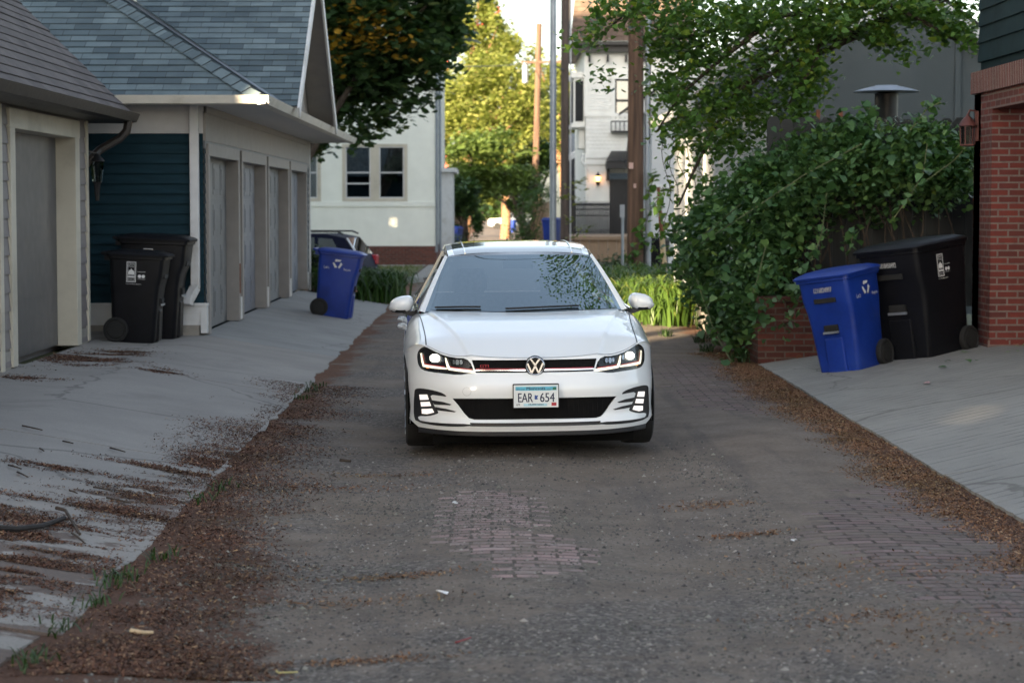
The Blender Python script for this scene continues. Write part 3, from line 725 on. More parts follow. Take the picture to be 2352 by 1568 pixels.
side = MB(); courses(side, (TX, T0, .6), (0, 1, 0), (0, 0, 1), [(0, 0), (.12, 0), (.12, 1.8), (0, 1.8)], .115, .014)
side.build('pier_siding', m_teal, tg, fix=False)
mb = MB(); mb.box(TX - .01, TX + .035, T1 - .1, T1 + .01, .2, 2.86); mb.build('corner_board', m_white, tg)
mb = MB(); mb.box(-9, TX - .25, T0 + .06, T1, .1, 2.86); mb.build('back_of_house', m_teal, tg)
# eaves
EX, E0, E1, ez = -2.57, 24.3, 40.0, 2.93
mb = MB(); mb.box(-9.2, EX - .02, E0 + .02, T0, 2.862, 2.875); mb.box(TX, EX - .02, T0, E1 - .02, 2.862, 2.875); mb.build('soffit', m_frieze, tg)
mb = MB(); pr = [(0, -.09), (.085, -.075), (.11, -.02), (.125, .015), (.105, .015), (0, 0)]
mb.prism([(EX - .02 + p[0], E0 - .1, ez + p[1]) for p in pr], (0, E1 - E0 + .1, 0)); mb.prism([(-9.2, E0 + .02 - p[0], ez + p[1] + .002) for p in pr], (9.2 + EX + .10, 0, 0))
mb.build('gutter', m_gutter, tg)
pit = .65; sl = math.hypot(1, pit); D = (T1 + 1.4 - E0) / 2
rf = MB(); H2 = 3.25
courses(rf, (-2 * H2 + EX, E0, ez), (1, 0, 0), (0, 1, pit), [(0, 0), (2 * H2, 0), (H2, H2 * sl)], .14, .012, jit=.3)
courses(rf, (EX, E0, ez), (0, 1, 0), (-1, 0, pit), [(0, 0), (E1 - E0, 0), (E1 - E0 - H2, H2 * sl), (H2, H2 * sl)], .14, .012, jit=.3)
courses(rf, (EX, E1, ez), (-1, 0, 0), (0, -1, pit), [(0, 0), (2 * H2, 0), (H2, H2 * sl)], .3, .012)
courses(rf, (EX - 2 * H2, E1, ez), (0, -1, 0), (1, 0, pit), [(0, 0), (E1 - E0, 0), (E1 - E0 - H2, H2 * sl), (H2, H2 * sl)], .3, .012)
# cross gable
G0, GR, G1, gp = 27.3, 30.5, 33.75, .68; gs = math.hypot(1, gp); gxe = -2.42; gl = 3.2
zr0 = ez + .03; gh = (GR - G0)
courses(rf, (gxe - 3.4, G0, zr0), (1, 0, 0), (0, 1, gp), [(3.4 + (gxe + 2.57) * -1 + .0, 0), (3.4, 0), (3.4, gh * gs), (3.4 - .15 - gh, gh * gs)], .14, .012, jit=.3)
courses(rf, (gxe, G1, zr0), (-1, 0, 0), (0, -1, gp), [(0, 0), (.15, 0), (.15 + gh, gh * gs), (0, gh * gs)], .14, .012)
rf.build('roof', m_shg_blue, tg, fix=False)
mb = MB()
n_ = 26
for i in range(n_):
    f = (i + .5) / n_ * H2; c0 = Vector((EX - f, E0 + f, ez + pit * f + .03)); hd = Vector((-1, 1, pit)).normalized()
    sd_ = [Vector((-.75, -.66, -pit * .70)), Vector((.66, .75, -pit * .70))]
    for s_ in sd_:
        s_ = s_.normalized(); a = c0 - hd * .115; b_ = c0 + hd * .115
        base = mb.add([a + Vector((0, 0, .022)), b_ + Vector((0, 0, .004)), b_ + s_ * .15 + Vector((0, 0, .0)), a + s_ * .15 + Vector((0, 0, .014))], [(0, 1, 2, 3)])
        for k_, uu in enumerate(((i * .31, 0), (i * .31 + .2, 0), (i * .31 + .2, .12), (i * .31, .12))): mb.uv[base + k_] = uu
        mb.add([a + Vector((0, 0, .022)), a + s_ * .15 + Vector((0, 0, .014)), a + s_ * .15, a], [(0, 1, 2, 3)])
mb.build('hip_cap', m_shg_blue, tg, fix=False)
mb = MB(); va = Vector((EX, G0 - .0, ez + .045)); vb = va + Vector((-3.15, 3.15, 3.15 * pit)); mb.bar(va, vb, .085, .012, up=(.5, -.5, .8)); mb.build('valley_flashing', m_steel, tg)
# gable end
mb = MB(); mb.add([(-2.80, G0 + .1, ez), (-2.80, G1 - .1, ez), (-2.80, GR, ez + gh * gp)], [(0, 1, 2)]); mb.build('gable_wall', m_frieze_b, tg)
mb = MB()
for (ya, yb) in ((G0, GR), (G1, GR)):
    za, zb = zr0 - .02, zr0 + gh * gp - .02
    mb.add([(gxe, ya, za), (gxe, yb, zb), (-2.8, yb, zb), (-2.8, ya, za)], [(0, 1, 2, 3)])
mb.build('gable_soffit', m_frieze_b, tg)
mb = MB()
for (ya, yb) in ((G0 - .05, GR), (G1 + .05, GR)):
    mb.bar((gxe + .015, ya, zr0 - .08), (gxe + .015, yb, zr0 + gh * gp - .07), .03, .15, up=(0, 0, 1))
mb.build('rake_board', m_white, tg)
mb = MB(); dx, dy = TX - .05, T0 - .09
mb.box(dx - .09, dx + .01, dy - .045, dy + .045, .78, 2.88); mb.bar((dx - .04, dy, .80), (dx - .10, dy - .14, .66), .10, .09); mb.bar((dx - .10, dy - .13, .68), (dx - .11, dy - .16, .60), .10, .085)
mb.build('downspout', m_white, tg, bevel=.01)

# ------------------------------------------------------------------ cream stucco house
hs = thing('stucco_house', 'cream stucco house with brick base and paired sash windows', 'house', (-5, 72, 0))
HY = 66.0; hx = -1.70
wx = lambda px: at(px, 400, HY).x
wz = lambda py: at(1000, py, HY).z
mb = MB()
wins = [(wx(790), wx(932), wz(458), wz(335)), (wx(640), wx(733), wz(458), wz(335))]
# wall with two openings
z0, z1 = wz(565), 8.2
xs = [-9.5, wins[1][0], wins[1][1], wins[0][0], wins[0][1], hx]; zs = [z0, wins[0][2], wins[0][3], z1]
for i in range(5):
    for j in range(3):
        if j == 1 and i in (1, 3): continue
        mb.add([(xs[i], HY, zs[j]), (xs[i + 1], HY, zs[j]), (xs[i + 1], HY, zs[j + 1]), (xs[i], HY, zs[j + 1])], [(0, 1, 2, 3)])
mb.add([(hx, HY, z0), (hx, HY + 13, z0), (hx, HY + 13, z1), (hx, HY, z1)], [(0, 1, 2, 3)]); mb.box(-9.5, hx - .02, HY + .6, HY + 13, z0, z1)
for (a, b_, c, d) in wins:
    mb.box(a, b_, HY + .12, HY + .6, c - .02, c); mb.box(a, b_, HY + .12, HY + .6, d, d + .02)
mb.build('wall', m_stucco, hs)
mb = MB(); mb.box(-9.5, hx + .02, HY - .035, HY, wz(475), wz(463)); mb.build('belt_course', m_stucco, hs, bevel=.01)
mb = MB(); mb.box(-9.5, hx + .015, HY - .02, HY + 13, -.4, z0); mb.build('brick_base', m_brick_old, hs)
for wi, (a, b_, c, d) in enumerate(wins):
    fr = MB(); mid = (a + b_) / 2; t_ = .07
    fr.box(a - .05, b_ + .05, HY - .03, HY + .1, c - .06, c + .03); fr.box(a - .05, b_ + .05, HY - .03, HY + .1, d - .03, d + .05)
    fr.box(a - .05, a + .05, HY - .03, HY + .1, c + .03, d - .03); fr.box(b_ - .05, b_ + .05, HY - .03, HY + .1, c + .03, d - .03); fr.box(mid - .13, mid + .13, HY - .025, HY + .1, c + .03, d - .03)
    w = fr.build('window', m_cream, hs)
    sx = MB()
    for (p, q) in ((a + .05, mid - .13), (mid + .13, b_ - .05)):
        mz = (c + d) / 2
        for (zz, hh) in ((c + .03, .04), (mz - .02, .04), (d - .06, .03)): sx.box(p, q, HY + .0, HY + .06, zz, zz + hh)
        sx.box(p, p + .035, HY + .0, HY + .06, c + .08, d - .07); sx.box(q - .035, q, HY + .0, HY + .06, c + .08, d - .07)
        if p < mid: sx.box(p + .035, q - .035, HY + .0, HY + .06, mz - .35, mz - .31)
    sx.build('sash', m_white, w)
    gb = MB(); gb.box(a, b_, HY + .055, HY + .06, c, d); gb.build('pane', m_winglass, w)
    cu = MB()
    n_ = 60
    cu.grid([[(a + (b_ - a) * i / n_, HY + .10 + .015 * math.sin(i * 1.3), zz) for zz in (c + .75, d)] for i in range(n_ + 1)]); cu.build('curtain', m_curtain, w)
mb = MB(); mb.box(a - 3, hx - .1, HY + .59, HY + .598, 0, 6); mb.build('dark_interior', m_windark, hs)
mb = MB(); mb.tube([(hx + .03, HY - .04, .3), (hx + .03, HY - .04, 8)], .05, 6); mb.tube([(hx + .06, HY + 3.0, .3), (hx + .06, HY + 3.0, 8)], .05, 6); mb.build('downspout', m_steel, hs)
mb = MB(); mb.box(hx - .3, hx + .55, HY + 4.5, HY + 9.5, wz(390), wz(380)); mb.box(hx - .3, hx + .40, HY + 4.7, HY + 9.3, -.5, wz(391)); mb.build('rear_porch', m_white, hs)
mb = MB(); mb.add([(-10, HY - .5, 8.2), (hx + .5, HY - .5, 8.2), (hx + .5, HY + 13.5, 8.2), (-10, HY + 13.5, 8.2), (-6, HY + 6.5, 11)], [(0, 1, 4), (1, 2, 4), (2, 3, 4), (3, 0, 4), (3, 2, 1, 0)]); mb.build('roof', m_shg_dark, hs)
# ------------------------------------------------------------------ white hatchback
m_paint = M('white_car_paint', (.78, .80, .81), .3, coat=1.0, var=.0, scale=.01)
m_gloss_black = M('gloss_black_plastic', (.010, .010, .011), .12, coat=.6, var=.1)
m_plastic = M('black_trim_plastic', (.013, .013, .015), .5, var=.2)
m_chrome = M('chrome', (.85, .85, .87), .22, metal=1., var=.03)
m_red = M('red_trim', (.36, .012, .028), .35, var=.1)
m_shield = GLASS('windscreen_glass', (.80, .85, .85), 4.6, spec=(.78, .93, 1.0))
m_sideglass = GLASS('tinted_side_glass', (.22, .24, .25), 1.55)
m_lens = GLASS('lamp_lens_glass', (.95, .97, .98), 1.10)
m_cabin = M('dark_cabin_trim', (.030, .030, .033), .75, var=.15)
m_seat = M('dark_grey_seat_cloth', (.11, .11, .12), .9, var=.2, scale=30)
e_lamp = EM('lit_headlamp', (1.0, .96, .85), .65)
e_drl = EM('lit_running_light', (1.0, .91, .70), .17)
e_fog = EM('lit_fog_lamp', (1.0, .93, .88), .105)
e_amber = EM('amber_side_marker', (1.0, .28, .02), .2)

CX0 = at(1232, 840, 14.8).x; CY0 = 14.8; TH = R(2.4)
_px = np.array([0, .15, .3, .42, .55, .66, .74, .80, .845, .862, .885, .897]); _pd = np.array([0, .004, .020, .050, .108, .198, .295, .395, .485, .535, .66, .80])
_xx = np.linspace(0, .897, 400); _dd = np.interp(_xx, _px, _pd)
for _ in range(3): _dd = np.convolve(np.pad(_dd, 9, mode='reflect', reflect_type='odd'), np.ones(19) / 19, 'valid')
def plan(x): return np.interp(np.abs(x), _xx, _dd)
_zz = np.array([.10, .20, .225, .245, .27, .33, .40, .45, .50, .545, .585, .63, .70, .80]); _pz = np.array([.05, .012, -.004, -.004, .018, .020, .012, .0, .002, .030, .050, .058, .085, .13])
def prof(z): return np.interp(z, _zz, _pz)
def Fy(x, z): return plan(x) + prof(z)
_hy = np.array([-.1, .05, .085, .16, .25, .385, .5, .65, .8, 1.0, 1.2, 1.5, 2.5, 3.4, 4.0, 4.5]); _hz = np.array([.60, .664, .680, .712, .752, .806, .838, .868, .897, .930, .957, .975, .985, .985, .97, .93])
_hyy = np.linspace(-.1, 4.5, 1841); _hzz = np.interp(_hyy, _hy, _hz); _hzz[12:-12] = np.convolve(_hzz, np.ones(25) / 25, 'valid')
def zc(y): return np.interp(y, _hyy, _hzz)
def H(x, y):
    x = np.abs(x); xc = np.interp(y, [.07, 1.25], [.43, .70])
    sl = np.where(x > xc, .23 * (x - xc), 0) + .012 * (x / .7) ** 2 + .010 * np.clip((x - xc + .012) / .028, 0, 1) ** 2 * (3 - 2 * np.clip((x - xc + .012) / .028, 0, 1))
    sl = sl - .030 * np.exp(-((x - .75) / .14) ** 2) * np.exp(-((np.asarray(y) - .44) / .30) ** 2)
    ro = .19 * (1 - np.sqrt(np.clip(1 - (np.clip(x - .775, 0, None) / .122) ** 2, 0, 1)))
    return zc(y) - sl - ro
def ztop(x): 
    y = plan(x) + .085; return H(x, y)
def loc(px, py):
    Y = CY0 + .1; c, s = math.cos(TH), math.sin(TH); z = .5
    for _ in range(14):
        p = at(px, py, Y); dX = p.x - CX0; x = dX * c + (Y - CY0) * s; z = p.z - .0074
        d = float(Fy(x, z)); Y = CY0 + x * s + d * c
    return (x, z)
def Lz2(zx, zy): # zoomed front-left crop to local (x, z)
    return loc((1600 + zx / 3.485) / 1.7415, (1330 + zy / 3.485) / 1.7415)
def mirror(P): return [(-x, z) for x, z in P][::-1]
def resample(P, st):
    out = []
    for a, b in zip(P, P[1:] + P[:1]):
        n = max(1, int(math.hypot(a[0] - b[0], a[1] - b[1]) / st))
        for i in range(n): out.append((a[0] + (b[0] - a[0]) * i / n, a[1] + (b[1] - a[1]) * i / n))
    return out
def rounded(P, k=1):
    for _ in range(k):
        o = []
        for a, b in zip(P, P[1:] + P[:1]): o += [(.75 * a[0] + .25 * b[0], .75 * a[1] + .25 * b[1]), (.25 * a[0] + .75 * b[0], .25 * a[1] + .75 * b[1])]
        P = o
    return P
def inside(p, P):
    r = False; n = len(P)
    for i in range(n):
        a, b = P[i], P[i - 1]
        if (a[1] > p[1]) != (b[1] > p[1]) and p[0] < (b[0] - a[0]) * (p[1] - a[1]) / (b[1] - a[1]) + a[0]: r = not r
    return r
def cdt(outline, holes=(), st=.03):
    vs, es = [], []
    for P in [outline] + list(holes):
        P = resample(P, st); o = len(vs); vs += P; es += [(o + i, o + (i + 1) % len(P)) for i in range(len(P))]
    x0 = min(p[0] for p in outline); x1 = max(p[0] for p in outline); z0 = min(p[1] for p in outline); z1 = max(p[1] for p in outline)
    nx = int((x1 - x0) / st); nz = int((z1 - z0) / st)
    for i in range(1, nx):
        for j in range(1, nz):
            p = (x0 + (x1 - x0) * i / nx, z0 + (z1 - z0) * j / nz)
            if inside(p, outline) and not any(inside(p, h) for h in holes): vs.append(p)
    v2, _, f2, *_r = delaunay_2d_cdt([Vector(p) for p in vs], es, [], 0, 1e-5)
    tr = []
    for f in f2:
        c = (sum(v2[i].x for i in f) / len(f), sum(v2[i].y for i in f) / len(f))
        if inside(c, outline) and not any(inside(c, h) for h in holes): tr.append(list(f))
    return [(v.x, v.y) for v in v2], tr
def surf(mb, outline, holes=(), off=0.0, st=.03, mi=0, rim=0.0, rims=()):
    """a skin on the car's front: off < 0 lies proud of it; rim = depth of a wall round the outline, rims the same for the holes"""
    vs, tr = cdt(outline, holes, st)
    mb.add([(x, float(Fy(x, z)) + off, z) for x, z in vs], [t[::-1] for t in tr], mi)
    for P, d in ([(outline, rim)] if rim else []) + list(rims):
        P = resample(P, st); n = len(P)
        mb.add([(x, float(Fy(x, z)) + off, z) for x, z in P] + [(x, float(Fy(x, z)) + off + d, z) for x, z in P], [(i, (i + 1) % n, n + (i + 1) % n, n + i) for i in range(n)], mi)

car = thing('hatchback_car', 'white five door hatchback with lit headlights standing in the lane facing us', 'car')
# ---- openings measured on the front
P_head = rounded([Lz2(*p) for p in ((256, 262), (292, 205), (372, 171), (468, 180), (640, 243), (860, 328), (990, 385), (1048, 545), (1050, 560), (1000, 563), (820, 582), (620, 557), (440, 537), (320, 508), (268, 440), (252, 350))])
P_fog = rounded([Lz2(*p) for p in ((212, 775), (262, 757), (360, 766), (500, 795), (620, 835), (668, 886), (560, 866), (428, 850), (455, 930), (500, 1040), (548, 1100), (520, 1122), (400, 1152), (256, 1146), (262, 1190), (300, 1215), (560, 1246), (1000, 1262), (1000, 1300), (560, 1292), (225, 1226), (196, 1130), (198, 960), (206, 850))])
P_lower = [Lz2(738, 906), Lz2(1100, 910), Lz2(1898, 911)]
P_lower = [(x, z) for x, z in P_lower] + [(0, P_lower[-1][1])]
bl = [Lz2(1898, 1205), Lz2(1040, 1205), Lz2(965, 1182), Lz2(900, 1112), Lz2(820, 1000)]
zb_ = bl[0][1]
P_lower = P_lower[:2] + [(.0, P_lower[2][1])] + [(-p[0], p[1]) for p in P_lower[:2]][::-1] + [(-p[0], p[1]) for p in bl[1:]][::-1] + [(0, zb_)] + bl[1:]
zg1 = Lz2(1500, 378)[1]; zg0 = Lz2(1500, 556)[1]; zs1 = Lz2(1400, 511)[1]; zs0 = Lz2(1400, 531)[1]; zr1 = Lz2(1400, 498)[1]
gi = Lz2(988, 385)[0]; gj = Lz2(1050, 556)[0]
P_grille = [(gi + .012, zg1), (-gi - .012, zg1), (-gj - .01, zg0), (gj + .01, zg0)]
zk1 = Lz2(1500, 1254)[1]; zk0 = Lz2(1500, 1306)[1]; kx = Lz2(990, 1280)[0] - .004
P_gap = [(kx, zk1), (-kx, zk1), (-kx, zk0), (kx, zk0)]
XE = .862
top = [(x, float(ztop(x))) for x in np.linspace(-XE, XE, 81)]
outline = top[::-1] + [(-XE, .235), (-.80, .19), (-.5, .186), (0, .186), (.5, .186), (.80, .19), (XE, .235)]
# drop headlight tops that poke over the bonnet edge
lim = lambda P: [(x, min(z, float(ztop(x)) - .006)) for x, z in P]
P_head = lim(P_head)
if max(p[1] for p in P_grille) > ztop(0) - .004: P_grille = [(x, min(z, float(ztop(x)) - .005)) for x, z in P_grille]
mb = MB()
surf(mb, outline, [P_head, mirror(P_head), P_fog, mirror(P_fog), P_lower, P_grille, P_gap], st=.028,
     rims=[(P_head, .03), (mirror(P_head), .03), (P_fog, .02), (mirror(P_fog), .02), (P_lower, .03), (P_grille, .02), (P_gap, .02)])
# bonnet skin
ys1 = lambda x: 1.12 + .30 * np.minimum(1, (np.abs(x) / .78) ** 2)
X = np.unique(np.concatenate([np.linspace(-.895, .895, 221), np.linspace(-.895, -.76, 16), np.linspace(.76, .895, 16)])); Sg = np.linspace(0, 1, 40)
G = np.zeros((len(Sg), len(X), 3))
for i, s in enumerate(Sg):
    y0 = plan(X) + .088; y1 = np.maximum(ys1(X), y0 + .02); y = y0 + (y1 - y0) * s
    G[i, :, 0] = X; G[i, :, 1] = y; G[i, :, 2] = H(X, y)
    if i == 0: G[i, :, 2] -= .003
mb.grid(G)
# shoulders beside the cabin, and body sides with wheel openings
AX, WB, TR = .92, 2.60, .318
def zbot(y):
    z = .20
    for a in (AX, AX + WB):
        d = abs(y - a)
        if d < .365: z = max(z, .318 + math.sqrt(.365 ** 2 - d * d))
    return z
XS = np.interp
def xside(z): return np.interp(z, [.18, .25, .35, .5, .62, .74, .80], [.845, .868, .880, .890, .893, .897, .897])
ysd = np.unique(np.concatenate([np.linspace(.535, 4.12, 70), np.linspace(AX - .37, AX + .37, 31), np.linspace(AX + WB - .37, AX + WB + .37, 31)]))
ysd = ysd[ysd >= .535]
inv = lambda y: np.interp(y, _dd, _xx)
for sg in (-1, 1):
    sh = [[(sg * x, y, float(H(x, y))) for x in np.linspace(.775, .897, 12)] for y in np.linspace(1.42, 4.12, 40)]
    mb.grid(sh)
    P = []
    for y in ysd:
        fw = 1 - float(sm(.535, .95, y)); yt = y + .086 * fw; xt = float(min(inv(yt - .086), .897))
        zt_ = float(H(xt, yt)); zb1 = zbot(y); row = []
        for t_ in np.linspace(0, 1, 14):
            z = zb1 + (zt_ - zb1) * t_
            pz_ = float(prof(z)) if z < .68 else .086
            yy = y + pz_ * fw; xm = float(min(inv(yy - pz_), .897))
            x = xm - (.897 - xside(z)) * sm(.535, .8, y)
            if y > 3.7: x = x - .10 * ((y - 3.7) / .42) ** 2
            row.append((sg * float(x), float(yy), z))
        P.append(row)
    mb.grid(P)
# tail
T = [[(x, 4.12 + .12 * (1 - (abs(x) / .8) ** 4) * (1 - .35 * abs(z - .6)), z) for x in np.linspace(-.80, .80, 21)] for z in np.linspace(.22, .96, 12)]
mb.grid(T)
body = mb.build('body', m_paint, car, smooth=True, sharp=32)
# underbody and wheel tubs
mb = MB(); mb.box(-.60, .60, .25, 4.1, .17, .24); mb.box(-.84, .84, AX + .37, AX + WB - .37, .17, .23); mb.box(-.62, .62, .3, 1.4, .23, .60)
for sg in (-1, 1):
    for a in (AX, AX + WB):
        ar = [(a + .365 * math.cos(q), .318 + .365 * math.sin(q)) for q in np.linspace(-.35, math.pi + .35, 24)]
        mb.grid([[(sg * .60, y, max(z, .19)) for y, z in ar], [(sg * .872, y, max(z, .19)) for y, z in ar]])
        mb.add([(sg * .60, y, max(z, .19)) for y, z in ar], [tuple(range(24))])
mb.box(-.70, .70, .30, .34, .085, .17); mb.box(-.58, .58, .34, 1.6, .12, .17); mb.build('underbody', M('shaded_underside_black', (.004, .004, .004), .9, spec=.1), car, fix=True)  # air dam and tray kept near black to deepen the shade under the car
mb = MB(); vl = [(-.80, .20), (.80, .20), (.80, .165), (-.80, .165)]
n_ = 40; xs_ = np.linspace(-.80, .80, n_)
mb.loft([[(x, float(plan(x)) + o, z) for x in xs_] for (o, z) in ((.035, .197), (.018, .184), (.02, .158), (.08, .146))], cap=False, closed=False); mb.build('chin_spoiler', m_plastic, car, smooth=True)
# ---- grilles
mb = MB(); surf(mb, P_lower, off=.028, st=.03)
m_void = M('matt_black_grille', (.004, .004, .0045), .75, var=.1, spec=.15)
o_ = mb.build('lower_grille', m_void, car, smooth=True)
mb = MB()
zz0, zz1 = min(p[1] for p in P_lower), max(p[1] for p in P_lower)
for zz in np.arange(zz0 + .008, zz1, .013):
    w_ = max((abs(p[0]) for p in resample(P_lower, .01) if abs(p[1] - zz) < .014), default=0)
    if w_ > .1:
        xs_ = np.linspace(-w_ + .012, w_ - .012, 30); mb.loft([[(x, float(Fy(x, zz)) + .018, zz + dz) for x in xs_] for dz in (-.0022, .0022)], cap=False, closed=False)
for x in np.arange(-.52, .53, .034): mb.add([(x - .003, float(Fy(x, .35)) + .021, zz0 + .01), (x + .003, float(Fy(x, .35)) + .021, zz0 + .01), (x + .003, float(Fy(x, .4)) + .021, zz1 - .01), (x - .003, float(Fy(x, .4)) + .021, zz1 - .01)], [(0, 1, 2, 3)])
mb.build('slats', m_void, o_, fix=False)
mb = MB(); surf(mb, P_grille, off=.020, st=.03); o_ = mb.build('upper_grille', m_void, car, smooth=True)
mb = MB(); k = 0
for r_ in range(4):
    zq = zs1 + .008 + (zg1 - zs1 - .012) * (r_ + .5) / 4
    for i in range(-20, 21):
        x = i * .036 + (.018 if r_ % 2 else 0)
        if abs(x) > abs(gi) - .0: continue
        mb.add([(x - .013, float(Fy(x, zq)) + .012, zq - .007), (x + .013, float(Fy(x, zq)) + .012, zq - .007), (x + .016, float(Fy(x, zq)) + .015, zq), (x + .013, float(Fy(x, zq)) + .017, zq + .007), (x - .013, float(Fy(x, zq)) + .017, zq + .007), (x - .016, float(Fy(x, zq)) + .015, zq)], [(0, 1, 2, 3, 4, 5)])
mb.build('honeycomb', m_void, o_, fix=False)
def hstrip(name, za, zb2, xa, m, par, off):
    b = MB(); xs_ = np.linspace(-xa, xa, 50)
    b.loft([[(x, float(Fy(x, z)) + off + o2, z) for x in xs_] for (o2, z) in ((.012, za), (0, za), (0, zb2), (.012, zb2))], cap=False, closed=False)
    return b.build(name, m, par, smooth=True)
hstrip('chrome_strip', zs0, zs1, abs(gj) + .0, m_chrome, o_, .002); hstrip('red_strip', zs1 + .0005, zr1 + .001, abs(gj) - .01, m_red, o_, .003)
mb = MB(); surf(mb, P_gap, off=.018, st=.03); mb.build('bumper_slot', m_plastic, car)
# ---- text helper
def text_geo(s, h, w=None, font_spacing=1.0):
    cu = bpy.data.curves.new('t', 'FONT'); cu.body = s; cu.size = 1; cu.space_character = font_spacing; cu.resolution_u = 3
    ob = bpy.data.objects.new('t', cu); C.objects.link(ob)
    dg = bpy.context.evaluated_depsgraph_get(); dg.update()
    me = bpy.data.meshes.new_from_object(ob.evaluated_get(dg))
    V = np.array([v.co[:] for v in me.vertices]); F = [list(p.vertices) for p in me.polygons]
    bpy.data.objects.remove(ob); bpy.data.curves.remove(cu); bpy.data.meshes.remove(me)
    V[:, 0] -= (V[:, 0].min() + V[:, 0].max()) / 2; hh = V[:, 1].max() - V[:, 1].min(); V[:, 1] -= V[:, 1].min()
    sc = h / hh; sx = sc if w is None else w / (V[:, 0].max() - V[:, 0].min())
    return V * np.array([sx, sc, 1]), F
def text(mb, s, h, c, right, up, w=None, mi=0, bold=0.0):
    V, F = text_geo(s, h, w); c, right, up = Vector(c), Vector(right), Vector(up); n = right.cross(up)
    for d in ([0] if not bold else [-bold, 0, bold]):
        mb.add([c + right * (v[0] + d) + up * v[1] + n * abs(d) * .02 for v in V], F, mi)
# ---- badge and lettering
bx, bz = 0.0, Lz2(1898, 460)[1]; by = -.012 + float(Fy(0, bz))
mb = MB(); mb.lathe([(.070, .03), (.0705, .0), (.064, -.006), (.0, -.006)], 40, (0, by, bz), 'y'); o_ = mb.build('badge', m_gloss_black, car, smooth=True)
mb = MB(); mb.lathe([(.064, -.004), (.064, -.012), (.060, -.015), (.0565, -.012), (.0565, -.004), (.064, -.004)], 40, (0, by, bz), 'y')
yb_ = by - .010
for pts in (((-.030, .047), (0, .006), (.030, .047)), ((-.053, .018), (-.024, -.049), (0, .0), (.024, -.049), (.053, .018))):
    for a, b in zip(pts, pts[1:]): mb.bar((a[0], yb_, bz + a[1]), (b[0], yb_, bz + b[1]), .008, .0125, up=(0, -1, 0)) if False else mb.bar((a[0], yb_, bz + a[1]), (b[0], yb_, bz + b[1]), .0115, .009, up=(0, 1, 0))
mb.build('emblem', m_chrome, o_)
mb = MB(); gx0 = Lz2(1188, 457)[0]; gz_ = Lz2(1188, 478)[1]
V_, F_ = text_geo('GTI', .020, .058); mb.add([(gx0 + v[0], float(Fy(gx0, gz_)) - .002 + .03 * 0 - plan(gx0) * 0, gz_ + v[1]) for v in V_], F_)
for d in (-.0012, .0012): mb.add([(gx0 + v[0] + d, float(Fy(gx0, gz_)) - .0022, gz_ + v[1]) for v in V_], F_)
mb.build('lettering', m_red, car, fix=False)
# ---- number plate
pc = loc(1234, 908.5); pz = pc[1]; py_ = float(Fy(0, .45)) - .03
pw, ph = .304, .153
mb = MB(); rr = rounded([(-pw / 2 - .006, -ph / 2 - .004), (pw / 2 + .006, -ph / 2 - .004), (pw / 2 + .006, ph / 2 + .008), (-pw / 2 - .006, ph / 2 + .008)], 0)
mb.prism([(x, py_ + .002, pz + z) for x, z in rr], (0, .03, 0)); fr = mb.build('plate_holder', m_plastic, car, bevel=.006)
mb = MB(); mb.box(-pw / 2, pw / 2, py_ - .001, py_ + .0019, pz - ph / 2, pz + ph / 2); np_ = mb.build('number_plate', M('plate_white', (.66, .70, .70), .4, var=.03), car, bevel=.001)
m_pblue = M('plate_light_blue', (.10, .42, .56), .45, var=.2, scale=30); m_pdark = M('plate_navy', (.012, .02, .06), .5); m_pbl2 = M('plate_blue', (.02, .06, .25), .5); m_pgreen = M('plate_green', (.02, .13, .06), .5); m_pale = M('plate_pale_blue', (.36, .60, .68), .45, var=.15, scale=25)
mb = MB(); yy = py_ - .0014
mb.box(-.140, .140, yy - .0002, yy + .0002, pz + .040, pz + .066, 0); mb.box(-.11, .10, yy - .0002, yy + .0002, pz + .0365, pz + .0398, 3)
mb.box(-.085, .075, yy - .0002, yy + .0002, pz - .067, pz - .050, 3)
mb.add([(.112, yy - .0006, pz + .043), (.138, yy - .0006, pz + .043), (.139, yy - .0006, pz + .062), (.132, yy - .0006, pz + .057), (.128, yy - .0006, pz + .064), (.122, yy - .0006, pz + .056), (.117, yy - .0006, pz + .061)], [tuple(range(7))], 1)
mb.add([(-.010, yy - .0006, pz - .022), (.012, yy - .0006, pz - .022), (.008, yy - .0006, pz - .008), (.016, yy - .0006, pz + .006), (.004, yy - .0006, pz + .004), (-.008, yy - .0006, pz + .009), (-.010, yy - .0006, pz - .0)], [tuple(range(7))], 2)
mb.build('plate_artwork', [m_pblue, m_pgreen, m_pbl2, m_pale], np_, fix=False)
mb = MB(); yt = yy - .001; RX, UP = (1, 0, 0), (0, 0, 1)
text(mb, 'EAR', .062, (-.072, yt, pz - .040), RX, UP, w=.100, bold=.0011); text(mb, '654', .062, (.077, yt, pz - .040), RX, UP, w=.098, bold=.0011)
text(mb, 'Minnesota', .020, (.0, yt, pz + .043), RX, UP, w=.128, bold=.0006); text(mb, 'EXPLORE', .008, (-.103, yt, pz + .044), RX, UP, w=.05); text(mb, '.com', .008, (.088, yt, pz + .044), RX, UP, w=.035)
text(mb, '10,000 lakes', .012, (.0, yt, pz - .062), RX, UP, w=.102, bold=.0005); text(mb, 'APR', .018, (-.122, yt, pz - .066), RX, UP, w=.028)
mb.build('plate_lettering', m_pdark, np_, fix=False)
mb = MB(); mb.box(.105, .139, yy - .0012, yy - .0004, pz - .066, pz - .044); mb.build('registration_sticker', m_red, np_)
